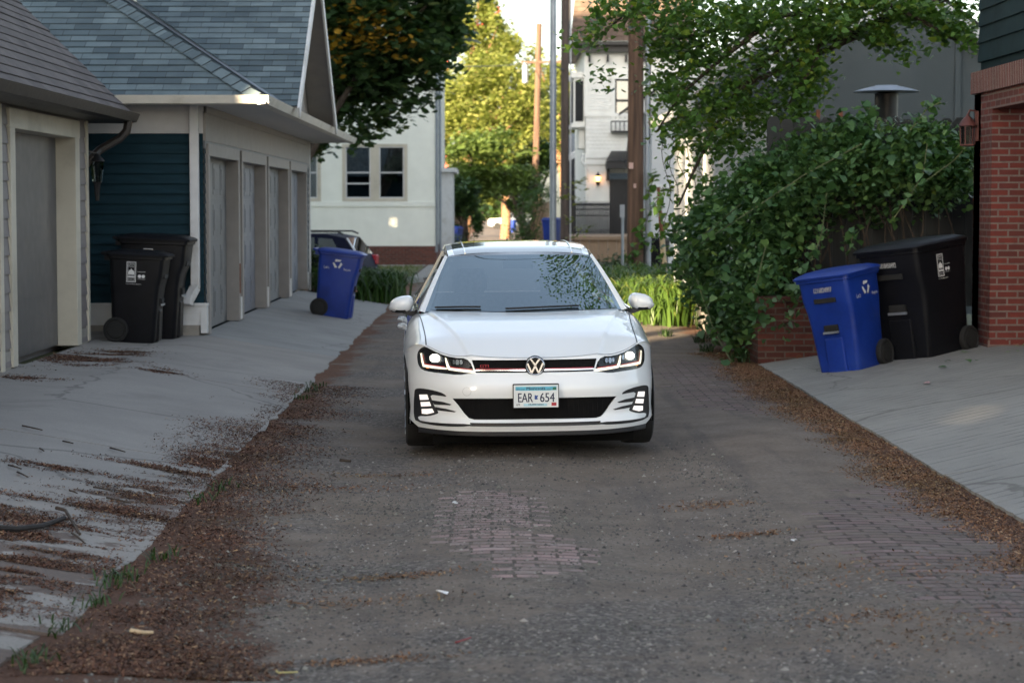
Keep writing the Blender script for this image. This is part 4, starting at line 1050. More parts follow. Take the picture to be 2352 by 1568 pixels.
# tow cover ring
tc = Lz2(940, 812); mb = MB()
ring = [(tc[0] + .029 * math.cos(a), tc[1] + .029 * math.sin(a)) for a in np.linspace(0, 2 * math.pi, 33)[:-1]]; r2 = [(tc[0] + .0275 * math.cos(a), tc[1] + .0275 * math.sin(a)) for a in np.linspace(0, 2 * math.pi, 33)[:-1]]
mb.loft([[(x, float(Fy(x, z)) - .0006, z) for x, z in P] for P in (ring, r2)], cap=False); mb.build('tow_eye_cover', M('grey_gap', (.25, .26, .27), .6), car, fix=False)
# ---- headlights, built left and mirrored
P_drl1 = [Lz2(*p) for p in ((296, 275), (320, 272), (326, 330), (350, 432), (520, 460), (664, 482), (662, 502), (500, 489), (330, 462), (312, 400))]
P_drl2 = [Lz2(*p) for p in ((640, 338), (658, 343), (692, 440), (714, 482), (1034, 522), (1050, 556), (1015, 557), (690, 510), (670, 492), (650, 410))]
P_red1 = [Lz2(*p) for p in ((330, 300), (340, 300), (352, 395), (372, 420), (640, 462), (640, 472), (360, 430), (344, 400))]
P_red2 = [Lz2(*p) for p in ((706, 455), (730, 468), (1010, 503), (1015, 514), (722, 478))]
P_proj = rounded([Lz2(*p) for p in ((430, 292), (566, 292), (570, 398), (432, 398))])
P_in = [rounded([Lz2(*p) for p in q]) for q in (((745, 372), (778, 368), (782, 430), (752, 436)), ((786, 368), (835, 366), (838, 442), (790, 444)), ((845, 366), (886, 378), (886, 432), (848, 440)), ((590, 330), (625, 335), (628, 400), (596, 398)))]
P_amb = rounded([Lz2(*p) for p in ((375, 458), (418, 462), (414, 486), (374, 482))])
P_vent1 = [Lz2(*p) for p in ((450, 926), (600, 950), (726, 988), (700, 1000), (482, 986))]
P_vent2 = [Lz2(*p) for p in ((495, 1020), (650, 1048), (792, 1088), (760, 1098), (515, 1066))]
P_leds = [[Lz2(*p) for p in q] for q in (((275, 850), (388, 850), (408, 918), (284, 922)), ((290, 954), (420, 950), (440, 1008), (300, 1014)), ((306, 1050), (456, 1046), (482, 1098), (380, 1122), (310, 1112)))]
m_red_glow = EM('red_light_line', (.5, .02, .03), .02)
m_house = M('lamp_housing_black', (.012, .012, .013), .25, var=.2)
m_house2 = M('satin_reflector', (.42, .43, .45), .25, metal=.9, var=.2, scale=30)
def both(P, k): return P if k == 0 else mirror(P)
for k in (0, 1):
    mb = MB(); surf(mb, both(P_head, k), off=.028, st=.03); h_ = mb.build('headlight', m_house, car, smooth=True)
    mb = MB(); surf(mb, both(P_proj, k), off=.010, st=.02, rim=.02); mb.build('projector_lamp', e_lamp, h_)
    mb = MB(); surf(mb, both(P_drl1, k), off=.012, st=.02, rim=.012); surf(mb, both(P_drl2, k), off=.012, st=.02, rim=.012); mb.build('running_light', e_drl, h_)
    mb = MB(); surf(mb, both(P_red1, k), off=.014, st=.02); surf(mb, both(P_red2, k), off=.014, st=.02); mb.build('red_line', m_red_glow, h_)
    mb = MB()
    for q in P_in: surf(mb, both(q, k), off=.014, st=.02, rim=.01)
    mb.build('reflector', m_house2, h_)
    mb = MB(); surf(mb, both(P_amb, k), off=.014, st=.02); mb.build('side_marker', e_amber, h_)
    mb = MB(); surf(mb, both(P_head, k), off=.001, st=.03); mb.build('lens', m_lens, h_, smooth=True, fix=False)
    mb = MB(); surf(mb, both(P_fog, k), off=.014, st=.03); v_ = mb.build('fog_lamp_surround', m_plastic, car, smooth=True)
    mb = MB()
    for q in P_leds: surf(mb, both(q, k), off=.002, st=.02, rim=.012)
    mb.build('fog_lamp', e_fog, v_)
    mb = MB()
    for q in (P_vent1, P_vent2): surf(mb, both(q, k), off=-.003, st=.02, rim=.01)
    mb.build('vent_fin', m_plastic, car)
# ---- bonnet shut lines
mb = MB()
for sg in (-1, 1):
    P = []
    for s in np.linspace(0, 1, 30):
        x = .735 + .01 * s + .03 * s ** 2 - .0; y = float(plan(.735)) + .105 + (1.33 - plan(.735) - .105) * s
        P.append((sg * x, y, float(H(x, y)) + .0012))
    mb.grid([[p, (p[0] + sg * .008, p[1], float(H(abs(p[0]) + .008, p[1])) + .0012)] for p in P])
xs_ = np.linspace(-.735, .735, 60); mb.grid([[(x, float(plan(x)) + .094, float(H(x, plan(x) + .094)) + .0012), (x, float(plan(x)) + .098, float(H(x, plan(x) + .098)) + .0012)] for x in xs_])
mb.build('panel_gap', m_plastic, car, fix=False)
# ---- glasshouse
def base(u): x = u * .735; return np.array((x, float(ys1(x)) + .02, float(H(x, ys1(x))) + .004))
def roofe(u): x = u * .548; return np.array((x, 1.93 + .06 * u * u, 1.350 - .013 * u * u))
N_ = 25
def wpt(u, v):
    a, b = base(u), roofe(u); p = a + (b - a) * v; p[2] += .045 * v * (1 - v) * 1.6 * (1 - .3 * u * u); return p
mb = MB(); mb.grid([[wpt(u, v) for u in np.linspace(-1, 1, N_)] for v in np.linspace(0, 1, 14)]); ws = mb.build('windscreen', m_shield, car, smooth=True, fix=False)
mb = MB()
def band(us, vs): mb.grid([[wpt(u, v) + np.array((0, .001, -.006)) for u in us] for v in vs])
band(np.linspace(-1, 1, 25), [0, .035]); band(np.linspace(-1, 1, 25), [.97, 1.0]); band([-1, -.955], np.linspace(0, 1, 14)); band([.955, 1], np.linspace(0, 1, 14))
for (uu) in (np.linspace(-.16, .16, 9),): mb.grid([[wpt(u, v) + np.array((0, .001, -.006)) for u in uu] for v in (.86, .97)])
mb.build('black_frit', m_plastic, ws, fix=False)
mb = MB()
for (u0, u1) in ((-.9, -.45), (-.20, .55)):
    mb.tube([wpt(u, .03 + .02 * math.sin((u - u0) * 3)) + np.array((0, -.012, .008)) for u in np.linspace(u0, u1, 10)], .008, 6)
mb.build('wiper', m_plastic, car)
def roofz(x, y): return float(np.interp(y, [1.93, 2.2, 2.6, 3.0, 3.5, 3.95], [1.352, 1.405, 1.438, 1.443, 1.425, 1.375]) - .030 * (abs(x) / .55) ** 4)
rail = lambda y: float(np.interp(y, [1.93, 2.3, 3.0, 3.6, 3.95], [.540, .550, .552, .535, .50]))
ry = np.linspace(2.0, 3.95, 24)
mb = MB()
for sg in (-1, 1):
    mb.grid([[(sg * x, y + .03 * 0, roofz(x, y)) for x in np.linspace(rail(y) - .045, rail(y), 5)] for y in ry])
    # A pillar: from bonnet corner to roof rail
    A = []
    for v in np.linspace(0, 1, 12):
        p = wpt(sg * 1.0, v); o0 = np.array((sg * .785, 1.44, .945)); o1 = np.array((sg * .56, 2.08, 1.352)); q = o0 + (o1 - o0) * v; q[2] += .05 * v * (1 - v) * 1.6
        mid = (p + q) / 2 + np.array((sg * .012, -.012, .008)); A.append([p, mid, q])
    mb.grid(A)
    # pillar behind and window frame
    Bb = [(sg * .805, 3.25, .965), (sg * .66, 3.98, 1.0), (sg * .56, 3.97, 1.34), (sg * .535, 3.45, 1.372)]
    mb.add([Bb[0], (sg * .79, 3.9, .975), (sg * .51, 3.95, 1.34), Bb[3]], [(0, 1, 2, 3)])
    mb.grid([[(sg * .555, 2.05, 1.345), (sg * rail(2.08), 2.08, roofz(rail(2.08), 2.08))], [(sg * .568, 2.6, 1.37), (sg * rail(2.6), 2.6, roofz(rail(2.6), 2.6))], [(sg * .566, 3.1, 1.375), (sg * rail(3.1), 3.1, roofz(rail(3.1), 3.1))], [(sg * .545, 3.5, 1.362), (sg * rail(3.5), 3.5, roofz(rail(3.5), 3.5))]])
mb.grid([[(x, 3.95 + .06 * (1 - (x / .6) ** 2), roofz(x, 3.95) - .005), ] + [(x, 4.08, 1.33)] for x in np.linspace(-.50, .50, 9)])
mb.build('roof_frame', m_paint, car, smooth=True, sharp=35)
mb = MB(); mb.grid([[(x, 2.02 + 0 * x, roofz(x, 2.02) + .0015) for x in np.linspace(-.546, .546, 21)] if k == 1 else [tuple(roofe(x / .548)) for x in np.linspace(-.546, .546, 21)] for k in (0, 1)]); mb.grid([[(x, y, roofz(x, y) + .001) for x in np.linspace(-rail(y) + .045, rail(y) - .045, 21)] for y in np.linspace(2.0, 3.95, 24)])
mb.build('glass_roof', m_gloss_black, car, smooth=True, fix=False)
mb = MB()
for sg in (-1, 1): mb.tube([(sg * (rail(y) - .13), y, roofz(rail(y) - .13, y) + .004) for y in np.linspace(2.02, 3.9, 12)], .006, 5)
mb.build('roof_trim', m_chrome, car)
mb = MB(); mb.tube([(0, 3.80, roofz(0, 3.8)), (0, 3.84, roofz(0, 3.8) + .05)], [.012, .004], 6); mb.build('aerial', m_plastic, car)
for sg in (-1, 1):
    mb = MB(); mb.grid([[(sg * .785, 1.50, .957), (sg * .565, 2.12, 1.345)], [(sg * .795, 2.2, .965), (sg * .572, 2.35, 1.365)], [(sg * .797, 2.8, .968), (sg * .572, 2.8, 1.372)], [(sg * .79, 3.3, .970), (sg * .55, 3.42, 1.365)]]); mb.build('side_window', m_sideglass, car, smooth=True, fix=False)
    mb = MB(); mb.bar((sg * .797, 2.48, .96), (sg * .574, 2.50, 1.37), .07, .02, up=(1, 0, 0)); mb.tube([(sg * .80, 1.42, .952), (sg * .806, 2.2, .967), (sg * .808, 2.8, .970), (sg * .80, 3.35, .975)], .009, 5); mb.build('window_trim', m_gloss_black, car)
    mb = MB()
    for y in (1.98, 3.02): mb.tube([(sg * .893, y, .80), (sg * .925, y + .03, .805), (sg * .925, y + .16, .81), (sg * .893, y + .2, .81)], .016, 6)
    mb.build('door_handle', m_paint, car, smooth=True)
    # mirrors
    mm = MB(); yb0 = 1.60
    ring = lambda y, k, z0: [(sg * (.905 + .092 * k * math.copysign(abs(math.cos(a)) ** .75, math.cos(a)) + (.012 * k if math.sin(a) < 0 else 0)), y, z0 - .008 + .066 * k * math.copysign(abs(math.sin(a)) ** .8, math.sin(a)) * ((1 - .36 * math.cos(a)) if math.sin(a) > 0 else .95)) for a in np.linspace(0, 2 * math.pi, 29)[:-1]]
    mm.loft([ring(yb0 - .055, .35, 1.0), ring(yb0 - .045, .66, 1.0), ring(yb0 - .015, .90, .998), ring(yb0 + .03, 1.0, .997), ring(yb0 + .09, 1.0, .995), ring(yb0 + .11, .95, .995)])
    V = mm.v; mid_ = 0
    w_ = MB(); w_.v = V; 
    for f in mm.f:
        zc_ = sum(V[i][2] for i in f) / len(f); w_.f.append(f); w_.m.append(0 if (zc_ > .945 or len(f) > 5) else 1)
    mo = w_.build('door_mirror', [m_paint, m_plastic], car, smooth=True)
    a_ = MB(); a_.loft([[(sg * .905, yb0 + .0, .955), (sg * .905, yb0 + .09, .955), (sg * .90, yb0 + .09, .925), (sg * .90, yb0 + .0, .925)], [(sg * .84, yb0 + .0, .940), (sg * .84, yb0 + .09, .940), (sg * .84, yb0 + .09, .905), (sg * .84, yb0 + .0, .905)], [(sg * .79, yb0 + .01, .945), (sg * .79, yb0 + .1, .945), (sg * .79, yb0 + .1, .90), (sg * .79, yb0 + .01, .90)]])
    a_.build('mirror_arm', m_plastic, mo)
# rear screen, tail lamps
mb = MB(); mb.grid([[(-.56, 4.06, 1.32), (.56, 4.06, 1.32)], [(-.68, 4.2, .98), (.68, 4.2, .98)]]); mb.build('rear_window', m_sideglass, car, fix=False)
for sg in (-1, 1): mb = MB(); mb.box(sg * .48, sg * .82, 4.14, 4.24, .78, .92); mb.build('tail_light', m_red, car, bevel=.02)
# ---- wheels
for sg in (-1, 1):
    for a in (AX, AX + WB):
        c = (sg * .775, a, .318)
        tm = MB(); tm.lathe([(.235, -.108), (.29, -.112), (.311, -.100), (.318, -.07), (.318, .07), (.311, .100), (.29, .112), (.235, .108)], 48, c, 'x')
        for gx in (-.045, 0, .045): tm.lathe([(.3185, gx - .005), (.3187, gx), (.3185, gx + .005)], 48, c, 'x')
        ty = tm.build('wheel', m_rubber, car, smooth=True)
        rm = MB(); rm.lathe([(.236, -.10), (.236, .10)], 40, c, 'x')
        for k in range(5):
            an = k * 2 * math.pi / 5
            for d in (-.22, .22): rm.bar((c[0] + sg * .095, a + .05 * math.cos(an), .318 + .05 * math.sin(an)), (c[0] + sg * .105, a + .232 * math.cos(an + d), .318 + .232 * math.sin(an + d)), .035, .03, up=(1, 0, 0))
        rm.lathe([(.06, .08), (.055, .1)], 20, (c[0] if sg > 0 else c[0] - .18, a, .318), 'x'); rm.build('rim', m_steel, ty)
# ---- cabin
mb = MB()
mb.loft([[(x, y, z) for x in np.linspace(-.74, .74, 12)] for (y, z) in ((1.30, .90), (1.55, .945), (1.78, .935), (1.86, .88), (1.9, .5), (1.4, .3))], cap=False, closed=False)
mb.box(-.74, .74, 1.4, 4.0, .26, .30); mb.box(-.74, -.72, 1.4, 4.0, .3, .94); mb.box(.72, .74, 1.4, 4.0, .3, .94); mb.box(-.74, .74, 4.0, 4.05, .3, .98)
mb.grid([[(x, y, roofz(x, y) - .035) for x in np.linspace(-.48, .48, 7)] for y in np.linspace(2.05, 3.9, 8)]); mb.build('cabin_trim', m_cabin, car, fix=False)
def seat(x, y):
    s = MB(); s.loft([[(x + sx * w, y + yy_, z) for sx, yy_ in ((-1, .06), (-.8, 0), (.8, 0), (1, .06), (.8, .14), (-.8, .14))] for (w, z, yo) in ((.24, .45, 0), (.25, .7, 0), (.24, .92, 0), (.17, 1.04, 0))] if False else
        [[(x + sx * w, y + yo + yy_, z) for sx, yy_ in ((-1, .06), (-.8, 0), (.8, 0), (1, .06), (.8, .14), (-.8, .14))] for (w, z, yo) in ((.24, .45, 0), (.25, .7, .05), (.235, .92, .10), (.17, 1.02, .12))])
    s.box(x - .25, x + .25, y - .45, y + .06, .34, .50)
    s.loft([[(x + sx * w, y + yo + yy_, z) for sx, yy_ in ((-1, .05), (-.7, 0), (.7, 0), (1, .05), (.7, .11), (-.7, .11))] for (w, z, yo) in ((.10, 1.03, .13), (.135, 1.07, .13), (.135, 1.17, .14), (.10, 1.23, .15))])
    s.build('front_seat', m_seat, car, smooth=True, sharp=50)
seat(-.36, 2.35); seat(.36, 2.35)
s = MB(); s.box(-.6, .6, 3.2, 3.32, .5, .98); s.box(-.36 - .12, -.36 + .12, 3.25, 3.33, 1.0, 1.14); s.box(.36 - .12, .36 + .12, 3.25, 3.33, 1.0, 1.14); s.build('rear_seat', m_seat, car, bevel=.03)
s = MB(); s.tube([(.36 + .18 * math.cos(a), 1.93 + .06 * math.sin(a), .90 + .17 * math.sin(a)) for a in np.linspace(0, 2 * math.pi, 25)], .014, 6, cap=False); s.bar((.2, 1.93, .9), (.52, 1.93, .9), .05, .02); s.build('steering_wheel', m_plastic, car, smooth=True)
s = MB(); s.box(-.12, .12, 2.06, 2.09, 1.24, 1.30); s.tube([(0, 2.07, 1.29), (0, 2.03, 1.345)], .01, 5); s.build('interior_mirror', m_plastic, car, bevel=.01)
car.location = (CX0, CY0, float(gz(CX0, CY0 + .9)) + .002); car.rotation_euler = (0, -R(.55), TH)
# ------------------------------------------------------------------ wheeled bins (front = -y, base centre at the origin)
def rrect(hx, y0, y1, z, r=.05, n=4):
    P = []
    for cx, cy, a0 in ((hx - r, y1 - r, 0), (-hx + r, y1 - r, 90), (-hx + r, y0 + r, 180), (hx - r, y0 + r, 270)):
        for k in range(n + 1):
            a = R(a0 + 90 * k / n); P.append((cx + r * math.cos(a), cy + r * math.sin(a), z))
    return P
def emblem(mb, c, right, up, h, mi=0):
    """framed rectangle with a domed building and words under it"""
    c, right, up = Vector(c), Vector(right), Vector(up); n = right.cross(up); w = h * .46
    def rect(x0, x1, z0, z1, mm=mi): mb.add([c + right * x + up * z for x, z in ((x0, z0), (x1, z0), (x1, z1), (x0, z1))], [(0, 1, 2, 3)], mm)
    t = h * .03
    for k, (hw, hh) in enumerate(((w / 2, h / 2), (w / 2 - 2 * t, h / 2 - 2 * t))):
        tt = t if k == 0 else t * .5
        rect(-hw, -hw + tt, -hh, hh); rect(hw - tt, hw, -hh, hh); rect(-hw + tt, hw - tt, hh - tt, hh); rect(-hw + tt, hw - tt, -hh, -hh + tt)
    dome = [(-.15, -.12), (-.15, -.06)] + [(.15 * -math.cos(a), -.04 + .15 * math.sin(a)) for a in np.linspace(.1, math.pi - .1, 9)] + [(.15, -.06), (.15, -.12)]
    mb.add([c + right * (x * h) + up * (z * h) for x, z in dome], [tuple(range(len(dome)))], mi)
    mb.add([c + right * (x * h) + up * (z * h) for x, z in ((-.03, .09), (.03, .09), (0, .19))], [(0, 1, 2)], mi)
    for i in range(5): x = (-.15 + .075 * i) * h; rect(x - .012 * h, x + .012 * h, -.20 * h, -.12 * h)
    rect(-.18 * h, .18 * h, -.28 * h, -.21 * h)
    text(mb, 'SAINT', h * .07, c + up * h * .33, right, up, w=h * .27, mi=mi); text(mb, 'PAUL', h * .07, c + up * h * .23, right, up, w=h * .27, mi=mi)
    text(mb, 'MINNESOTA', h * .045, c - up * h * .385, right, up, w=h * .34, mi=mi)
    r0 = c + right * h * .50
    text(mb, 'recycle', h * .07, r0 + up * h * -.02, right, up, w=h * .40, mi=mi); text(mb, 'stpaul.gov', h * .05, r0 - up * h * .36, right, up, w=h * .40, mi=mi)
    for k, dx in enumerate((-.09, .09)):
        P = [r0 + right * ((dx + .085 * math.cos(a)) * h) + up * ((-.20 + .085 * math.sin(a)) * h) for a in np.linspace(0, 2 * math.pi, 17)[:-1]]
        mb.add(P, [tuple(range(16))], mi)
    text(mb, 'www.stpaul.gov', h * .06, c - up * h * .62 + right * h * .12, right, up, w=h * .75, mi=mi)
def recycle(mb, c, right, up, h, mi=0):
    c, right, up = Vector(c), Vector(right), Vector(up)
    for k in range(3):
        a = R(90 + 120 * k)
        def pt(r, th): return c + right * (r * math.cos(th)) * h + up * (r * math.sin(th)) * h
        ts = np.linspace(a - .72, a + .45, 7)
        P = [pt(.52 - .06 * math.cos(3 * (t_ - a)), t_) for t_ in ts] + [pt(.30 - .05 * math.cos(3 * (t_ - a)), t_) for t_ in ts[::-1]]
        mb.add(P, [tuple(range(len(P)))], mi)
        mb.add([pt(.58, a + .42), pt(.40, a + .98), pt(.22, a + .46)], [(0, 1, 2)], mi)
def bin_thing(label, m, W_, Dp, Ht, logo, number, sides, group):
    t_ = thing('wheeled_bin', label, 'bin', (0, 0, 0), group)
    wt, wb = W_ / 2, W_ / 2 * .80
    fy_t, by = -Dp / 2, Dp / 2; fy_b = -Dp / 2 + .14 * Dp; lv = []
    for (z, hw, f, b_) in ((0.0, wb * .97, fy_b + .02, by - .06), (.03, wb, fy_b, by - .05), (.50 * Ht, wb + (wt - wb) * .45, fy_b - .02, by - .03), (.62 * Ht, wb + (wt - wb) * .62, fy_b - .035, by - .02), (.72 * Ht, wt * .985 - .01, fy_t + .025, by - .015), (.90 * Ht, wt - .012, fy_t + .008, by - .005), (.905 * Ht, wt + .012, fy_t - .012, by + .01), (.935 * Ht, wt + .012, fy_t - .012, by + .01)):
        lv.append(rrect(hw, f, b_, z, .055))
    mb = MB(); mb.loft(lv)
    bd = mb.build('body', m, t_, smooth=True, sharp=28)
    # recesses and grab bar on the front
    mb = MB(); mb.box(-wt * .42, wt * .42, fy_t + .012, fy_t + .03, .70 * Ht, .745 * Ht); mb.build('hand_recess', m_rubber, bd, bevel=.004); mb = MB(); mb.box(-wt * .26, wt * .26, fy_b - .045, fy_b - .01, .40 * Ht, .485 * Ht)
    mb.build('hand_recess', m_rubber, bd, bevel=.004)
    mb = MB(); mb.box(-wt * .30, wt * .30, fy_b - .055, fy_b - .035, .405 * Ht, .425 * Ht); mb.build('lift_bar', m_steel if 'black' in label else m_rust, bd)
    mb = MB(); mb.box(-wt * .36, wt * .36, fy_b - .030, fy_b + .02, .02, .36 * Ht); mb.build('front_rib', m, bd, bevel=.015)
    lid = MB()
    L = [rrect(wt + .025, fy_t - .035, by + .03, .935 * Ht, .06), rrect(wt + .027, fy_t - .04, by + .03, .952 * Ht, .06), rrect(wt + .01, fy_t - .015, by + .02, .968 * Ht, .07), rrect(wt * .86, fy_t + .07, by - .05, .992 * Ht, .10), rrect(wt * .5, fy_t + .2, by - .15, Ht, .10)]
    lid.loft(L); ld = lid.build('lid', m, t_, smooth=True, sharp=35)
    mb = MB(); mb.tube([(-wt * .8, by + .0, .93 * Ht), (-wt * .8, by + .075, .955 * Ht), (wt * .8, by + .075, .955 * Ht), (wt * .8, by + .0, .93 * Ht)], .018, 8); mb.box(-wt * .85, -wt * .6, by - .01, by + .05, .88 * Ht, .93 * Ht); mb.box(wt * .85, wt * .6, by - .01, by + .05, .88 * Ht, .93 * Ht)
    mb.build('handle', m, t_, smooth=True)
    rw = .135
    for sg in (-1, 1):
        mb = MB(); c = (sg * (wb + .03), by - .10, rw)
        mb.lathe([(.02, -.03), (.085, -.030), (.09, -.02), (.105, -.02), (.112, -.034), (.130, -.030), (rw, -.012), (rw, .012), (.130, .030), (.112, .034), (.105, .02), (.09, .02), (.085, .030), (.02, .03)], 28, c, 'x'); mb.build('wheel', m_rubber, t_, smooth=True, sharp=30)
    mb = MB(); mb.tube([(-wb - .05, by - .10, rw), (wb + .05, by - .10, rw)], .012, 6); mb.build('axle', m_steel, t_)
    for sg in sides:
        # the side wall leans; print follows it
        z0_, z1_ = (.62 * Ht, .90 * Ht) if logo != 'emblem' else (.66 * Ht, .88 * Ht)
        zc_ = .775 * Ht; hx_ = wt + .0
        lean = Vector((sg * .02, 0, 1)).normalized(); right = Vector((0, sg, 0))
        xo = sg * (wt - .007)
        pm = MB()
        if logo == 'emblem': emblem(pm, (xo, -sg * .05 - .0, zc_ - .01), right, lean, .22)
        else:
            recycle(pm, (xo, 0.02, zc_ + .01), right, lean, .135)
            text(pm, 'Let\u2019s', .04, Vector((xo, 0.02, zc_ - .075)) - right * .155, right, lean, w=.075); text(pm, 'Recycle', .04, Vector((xo, 0.02, zc_ - .085)) + right * .15, right, lean, w=.10)
        pm.build('logo', m_marking, t_, fix=False)
    if number:
        pm = MB(); text(pm, number, .048, (0, fy_t + .0095, .80 * Ht), (1, 0, 0), (0, 0, 1), w=.20, bold=.0015); pm.build('serial_number', m_marking2, t_, fix=False)
    return t_
def set_bin(b_, p, yaw, tilt=0, axis='Y'):
    q = Matrix.Rotation(R(tilt), 3, axis) @ Matrix.Rotation(R(yaw), 3, 'Z'); b_.location = p; b_.rotation_euler = q.to_euler()
GB = 'wheeled bins along the lane'
b = bin_thing('smaller black bin with white emblem, in front of the taller one by teal wall', m_binblack, .58, .60, 1.00, 'emblem', None, (-1,), GB)
px_ = at(318, 760, 23.8).x; set_bin(b, (px_, 23.75, zl(px_) + .006), 90, 2.5)
b = bin_thing('taller black bin with a handled lid, behind the smaller one against the teal siding', m_binblack, .68, .74, 1.17, 'emblem', None, (-1,), GB)
px_ = at(356, 740, 24.55).x; set_bin(b, (px_, 24.55, zl(px_) + .006), 90, 2.0)
b = bin_thing('blue recycling bin leaning on the sloped apron beside the last grey garage door', m_binblue, .56, .64, 1.02, 'recycle', None, (-1,), GB)
px_ = at(768, 715, 32.3).x; set_bin(b, (px_, 32.3, zl(px_) - .012), 88, 7.2)
b = bin_thing('blue recycling bin with serial number, under the vine beside the large black one', m_binblue, .58, .64, 1.03, 'recycle', '1216024997', (1,), GB)
px_ = at(1968, 830, 21.0).x; set_bin(b, (px_, 21.25, zr(px_) - .035), -40, -9.5)
b = bin_thing('large black bin with serial number and emblem, between blue bin and brick garage', m_binblack, .74, .84, 1.19, 'emblem', '0818450492', (1,), GB)
px_ = at(2136, 805, 21.3).x; set_bin(b, (px_, 21.55, zr(px_) - .04), -47, -8.0)
def small_bin(label, m, p, h, yaw):
    t_ = thing('wheeled_bin', label, 'bin', (0, 0, 0), GB); w = h * .29; d = h * .31
    mb = MB(); mb.loft([rrect(w * .8, -d * .8, d * .85, 0, .04), rrect(w * .88, -d * .9, d * .95, .6 * h, .04), rrect(w, -d, d, .9 * h, .04)]); mb.build('body', m, t_, smooth=True, sharp=35)
    mb = MB(); mb.loft([rrect(w * 1.06, -d * 1.08, d * 1.06, .9 * h, .05), rrect(w * 1.06, -d * 1.08, d * 1.06, .93 * h, .05), rrect(w * .8, -d * .8, d * .8, h, .05)]); mb.build('lid', m, t_, smooth=True, sharp=35)
    for sg in (-1, 1): mb = MB(); mb.lathe([(.12, -.025), (.13, 0), (.12, .025)], 16, (sg * w * .9, d, .13), 'x'); mb.build('wheel', m_rubber, t_)
    t_.location = p; t_.rotation_euler = (0, 0, R(yaw)); return t_
def gp(px, py, Y): p = at(px, py, Y); return (p.x, Y, float(gz(p.x, Y)))
small_bin('distant blue bin in shade past the corner of the cream house', m_binblue, gp(1042, 520, 92), 1.05, 70)
small_bin('tiny blue bin far down the lane near the white truck', m_binblue, gp(1176, 520, 188), 1.05, -30)
b = small_bin('blue bin half hidden behind the steel and brown poles', m_binblue, gp(1268, 530, 84), 1.1, -20)
b.location.z += .30
b = small_bin('black bin between the big pole and the leaning stake', m_binblack, gp(1501, 600, 50), 1.02, -25); b.location.z = at(1500, 646, 50).z
pm = MB()

# ------------------------------------------------------------------ right side: white garage
WX, WY0, WY1 = 2.98, 28.6, 35.6
w = thing('white_garage', 'white stucco garage behind the vine, with a streak of low sun on its wall', 'garage', (5, 32, .2))
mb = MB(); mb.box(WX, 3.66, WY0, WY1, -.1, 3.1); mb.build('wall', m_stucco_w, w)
mb = MB(); mb.box(WX - .03, WX + .10, WY0 - .03, WY0 + .08, .0, 3.05); mb.box(WX + .55, WX + .66, WY0 - .02, WY0 - .0, .0, 3.05); mb.box(WX - .02, WX, 30.5, 30.62, .0, 3.0); mb.box(WX - .02, WX, 33.3, 33.42, .0, 3.0); mb.box(WX - .02, 3.66, WY0 - .018, WY0 - .001, 2.75, 2.95); mb.build('trim_board', m_white, w)
mb = MB(); mb.add([(WX - .35, WY0 - .4, 3.05), (3.75, WY0 - .4, 3.05), (3.75, WY1 + .4, 3.05), (WX - .35, WY1 + .4, 3.05), (3.72, WY0 + 1.6, 3.9), (3.72, WY1 - 1.6, 3.9)], [(0, 1, 4), (1, 2, 5, 4), (2, 3, 5), (3, 0, 4, 5), (3, 2, 1, 0)]); mb.build('roof', m_shg_dark, w)
mb = MB(); mb.box(WX - .37, WX - .35, WY0 - .4, WY1 + .4, 2.98, 3.12); mb.build('fascia', m_white, w)
mb = MB(); mb.box(WX - .08, WX - .001, WY0 - .1, WY1, -.2, .36); mb.build('foundation', m_concrete_wall, w)
# second white garage farther back, gable to the lane
FY = 57.0
w2 = thing('white_garage', 'far white garage with a rising white rake board, behind the big pole and leaves', 'garage', (6, 60, 0))
x0 = at(1497, 300, FY).x; ze_ = at(1497, 232, FY).z
mb = MB(); ax = x0 + 3.4; za = ze_ + 3.4 * .62
mb.prism([(x0, FY, -.2), (x0 + 6.8, FY, -.2), (x0 + 6.8, FY, ze_), (ax, FY, za), (x0, FY, ze_)], (0, 7, 0)); mb.build('wall', m_stucco_w, w2)
mb = MB()
for sg in (-1, 1): mb.bar((ax + sg * 3.8, FY - .2, ze_ - .25), (ax, FY - .2, za + .0), .05, .30, up=(0, 0, 1))
mb.build('rake_board', m_white, w2)
mb = MB()
for sg in (-1, 1): mb.prism([(ax + sg * 3.85, FY - .3, ze_ - .10), (ax, FY - .3, za + .17), (ax, FY - .3, za + .25), (ax + sg * 3.85, FY - .3, ze_ - .02)], (0, 7.5, 0))
mb.build('roof', m_shg_dark, w2)
mb = MB(); mb.box(x0 + .03, x0 + .9, FY - .06, FY, at(1500, 432, FY).z, at(1500, 424, FY).z); mb.build('ledge', m_white, w2)

# ------------------------------------------------------------------ grey gabled building behind the fence
GY = 30.5
gb = thing('grey_house', 'grey stucco gabled building with white rake boards behind the black fence', 'house', (6, 33, .3))
q = lambda px, py: at(px, py, GY)
apx = q(2112, -22); lft = q(1790, 122); rgt = q(2265, 92)
mb = MB(); xr = q(2196, 200).x
mb.prism([(lft.x, GY, .2), (xr, GY, .2), (xr, GY, 4.72 - (xr - apx.x) * .78 * 1.0), (apx.x, GY, apx.z), (lft.x, GY, lft.z)], (0, .3, 0)); mb.box(xr + .005, xr + .7, GY + .06, GY + .35, .2, rgt.z + .25); mb.build('wall', m_grey_stucco, gb)
mb = MB(); mb.bar((lft.x - .2, GY - .14, lft.z - .10), (apx.x, GY - .14, apx.z - .04), .04, .16); mb.bar((rgt.x + .1, GY - .14, rgt.z - .12), (apx.x, GY - .14, apx.z - .04), .04, .17); mb.build('rake_board', m_white, gb)
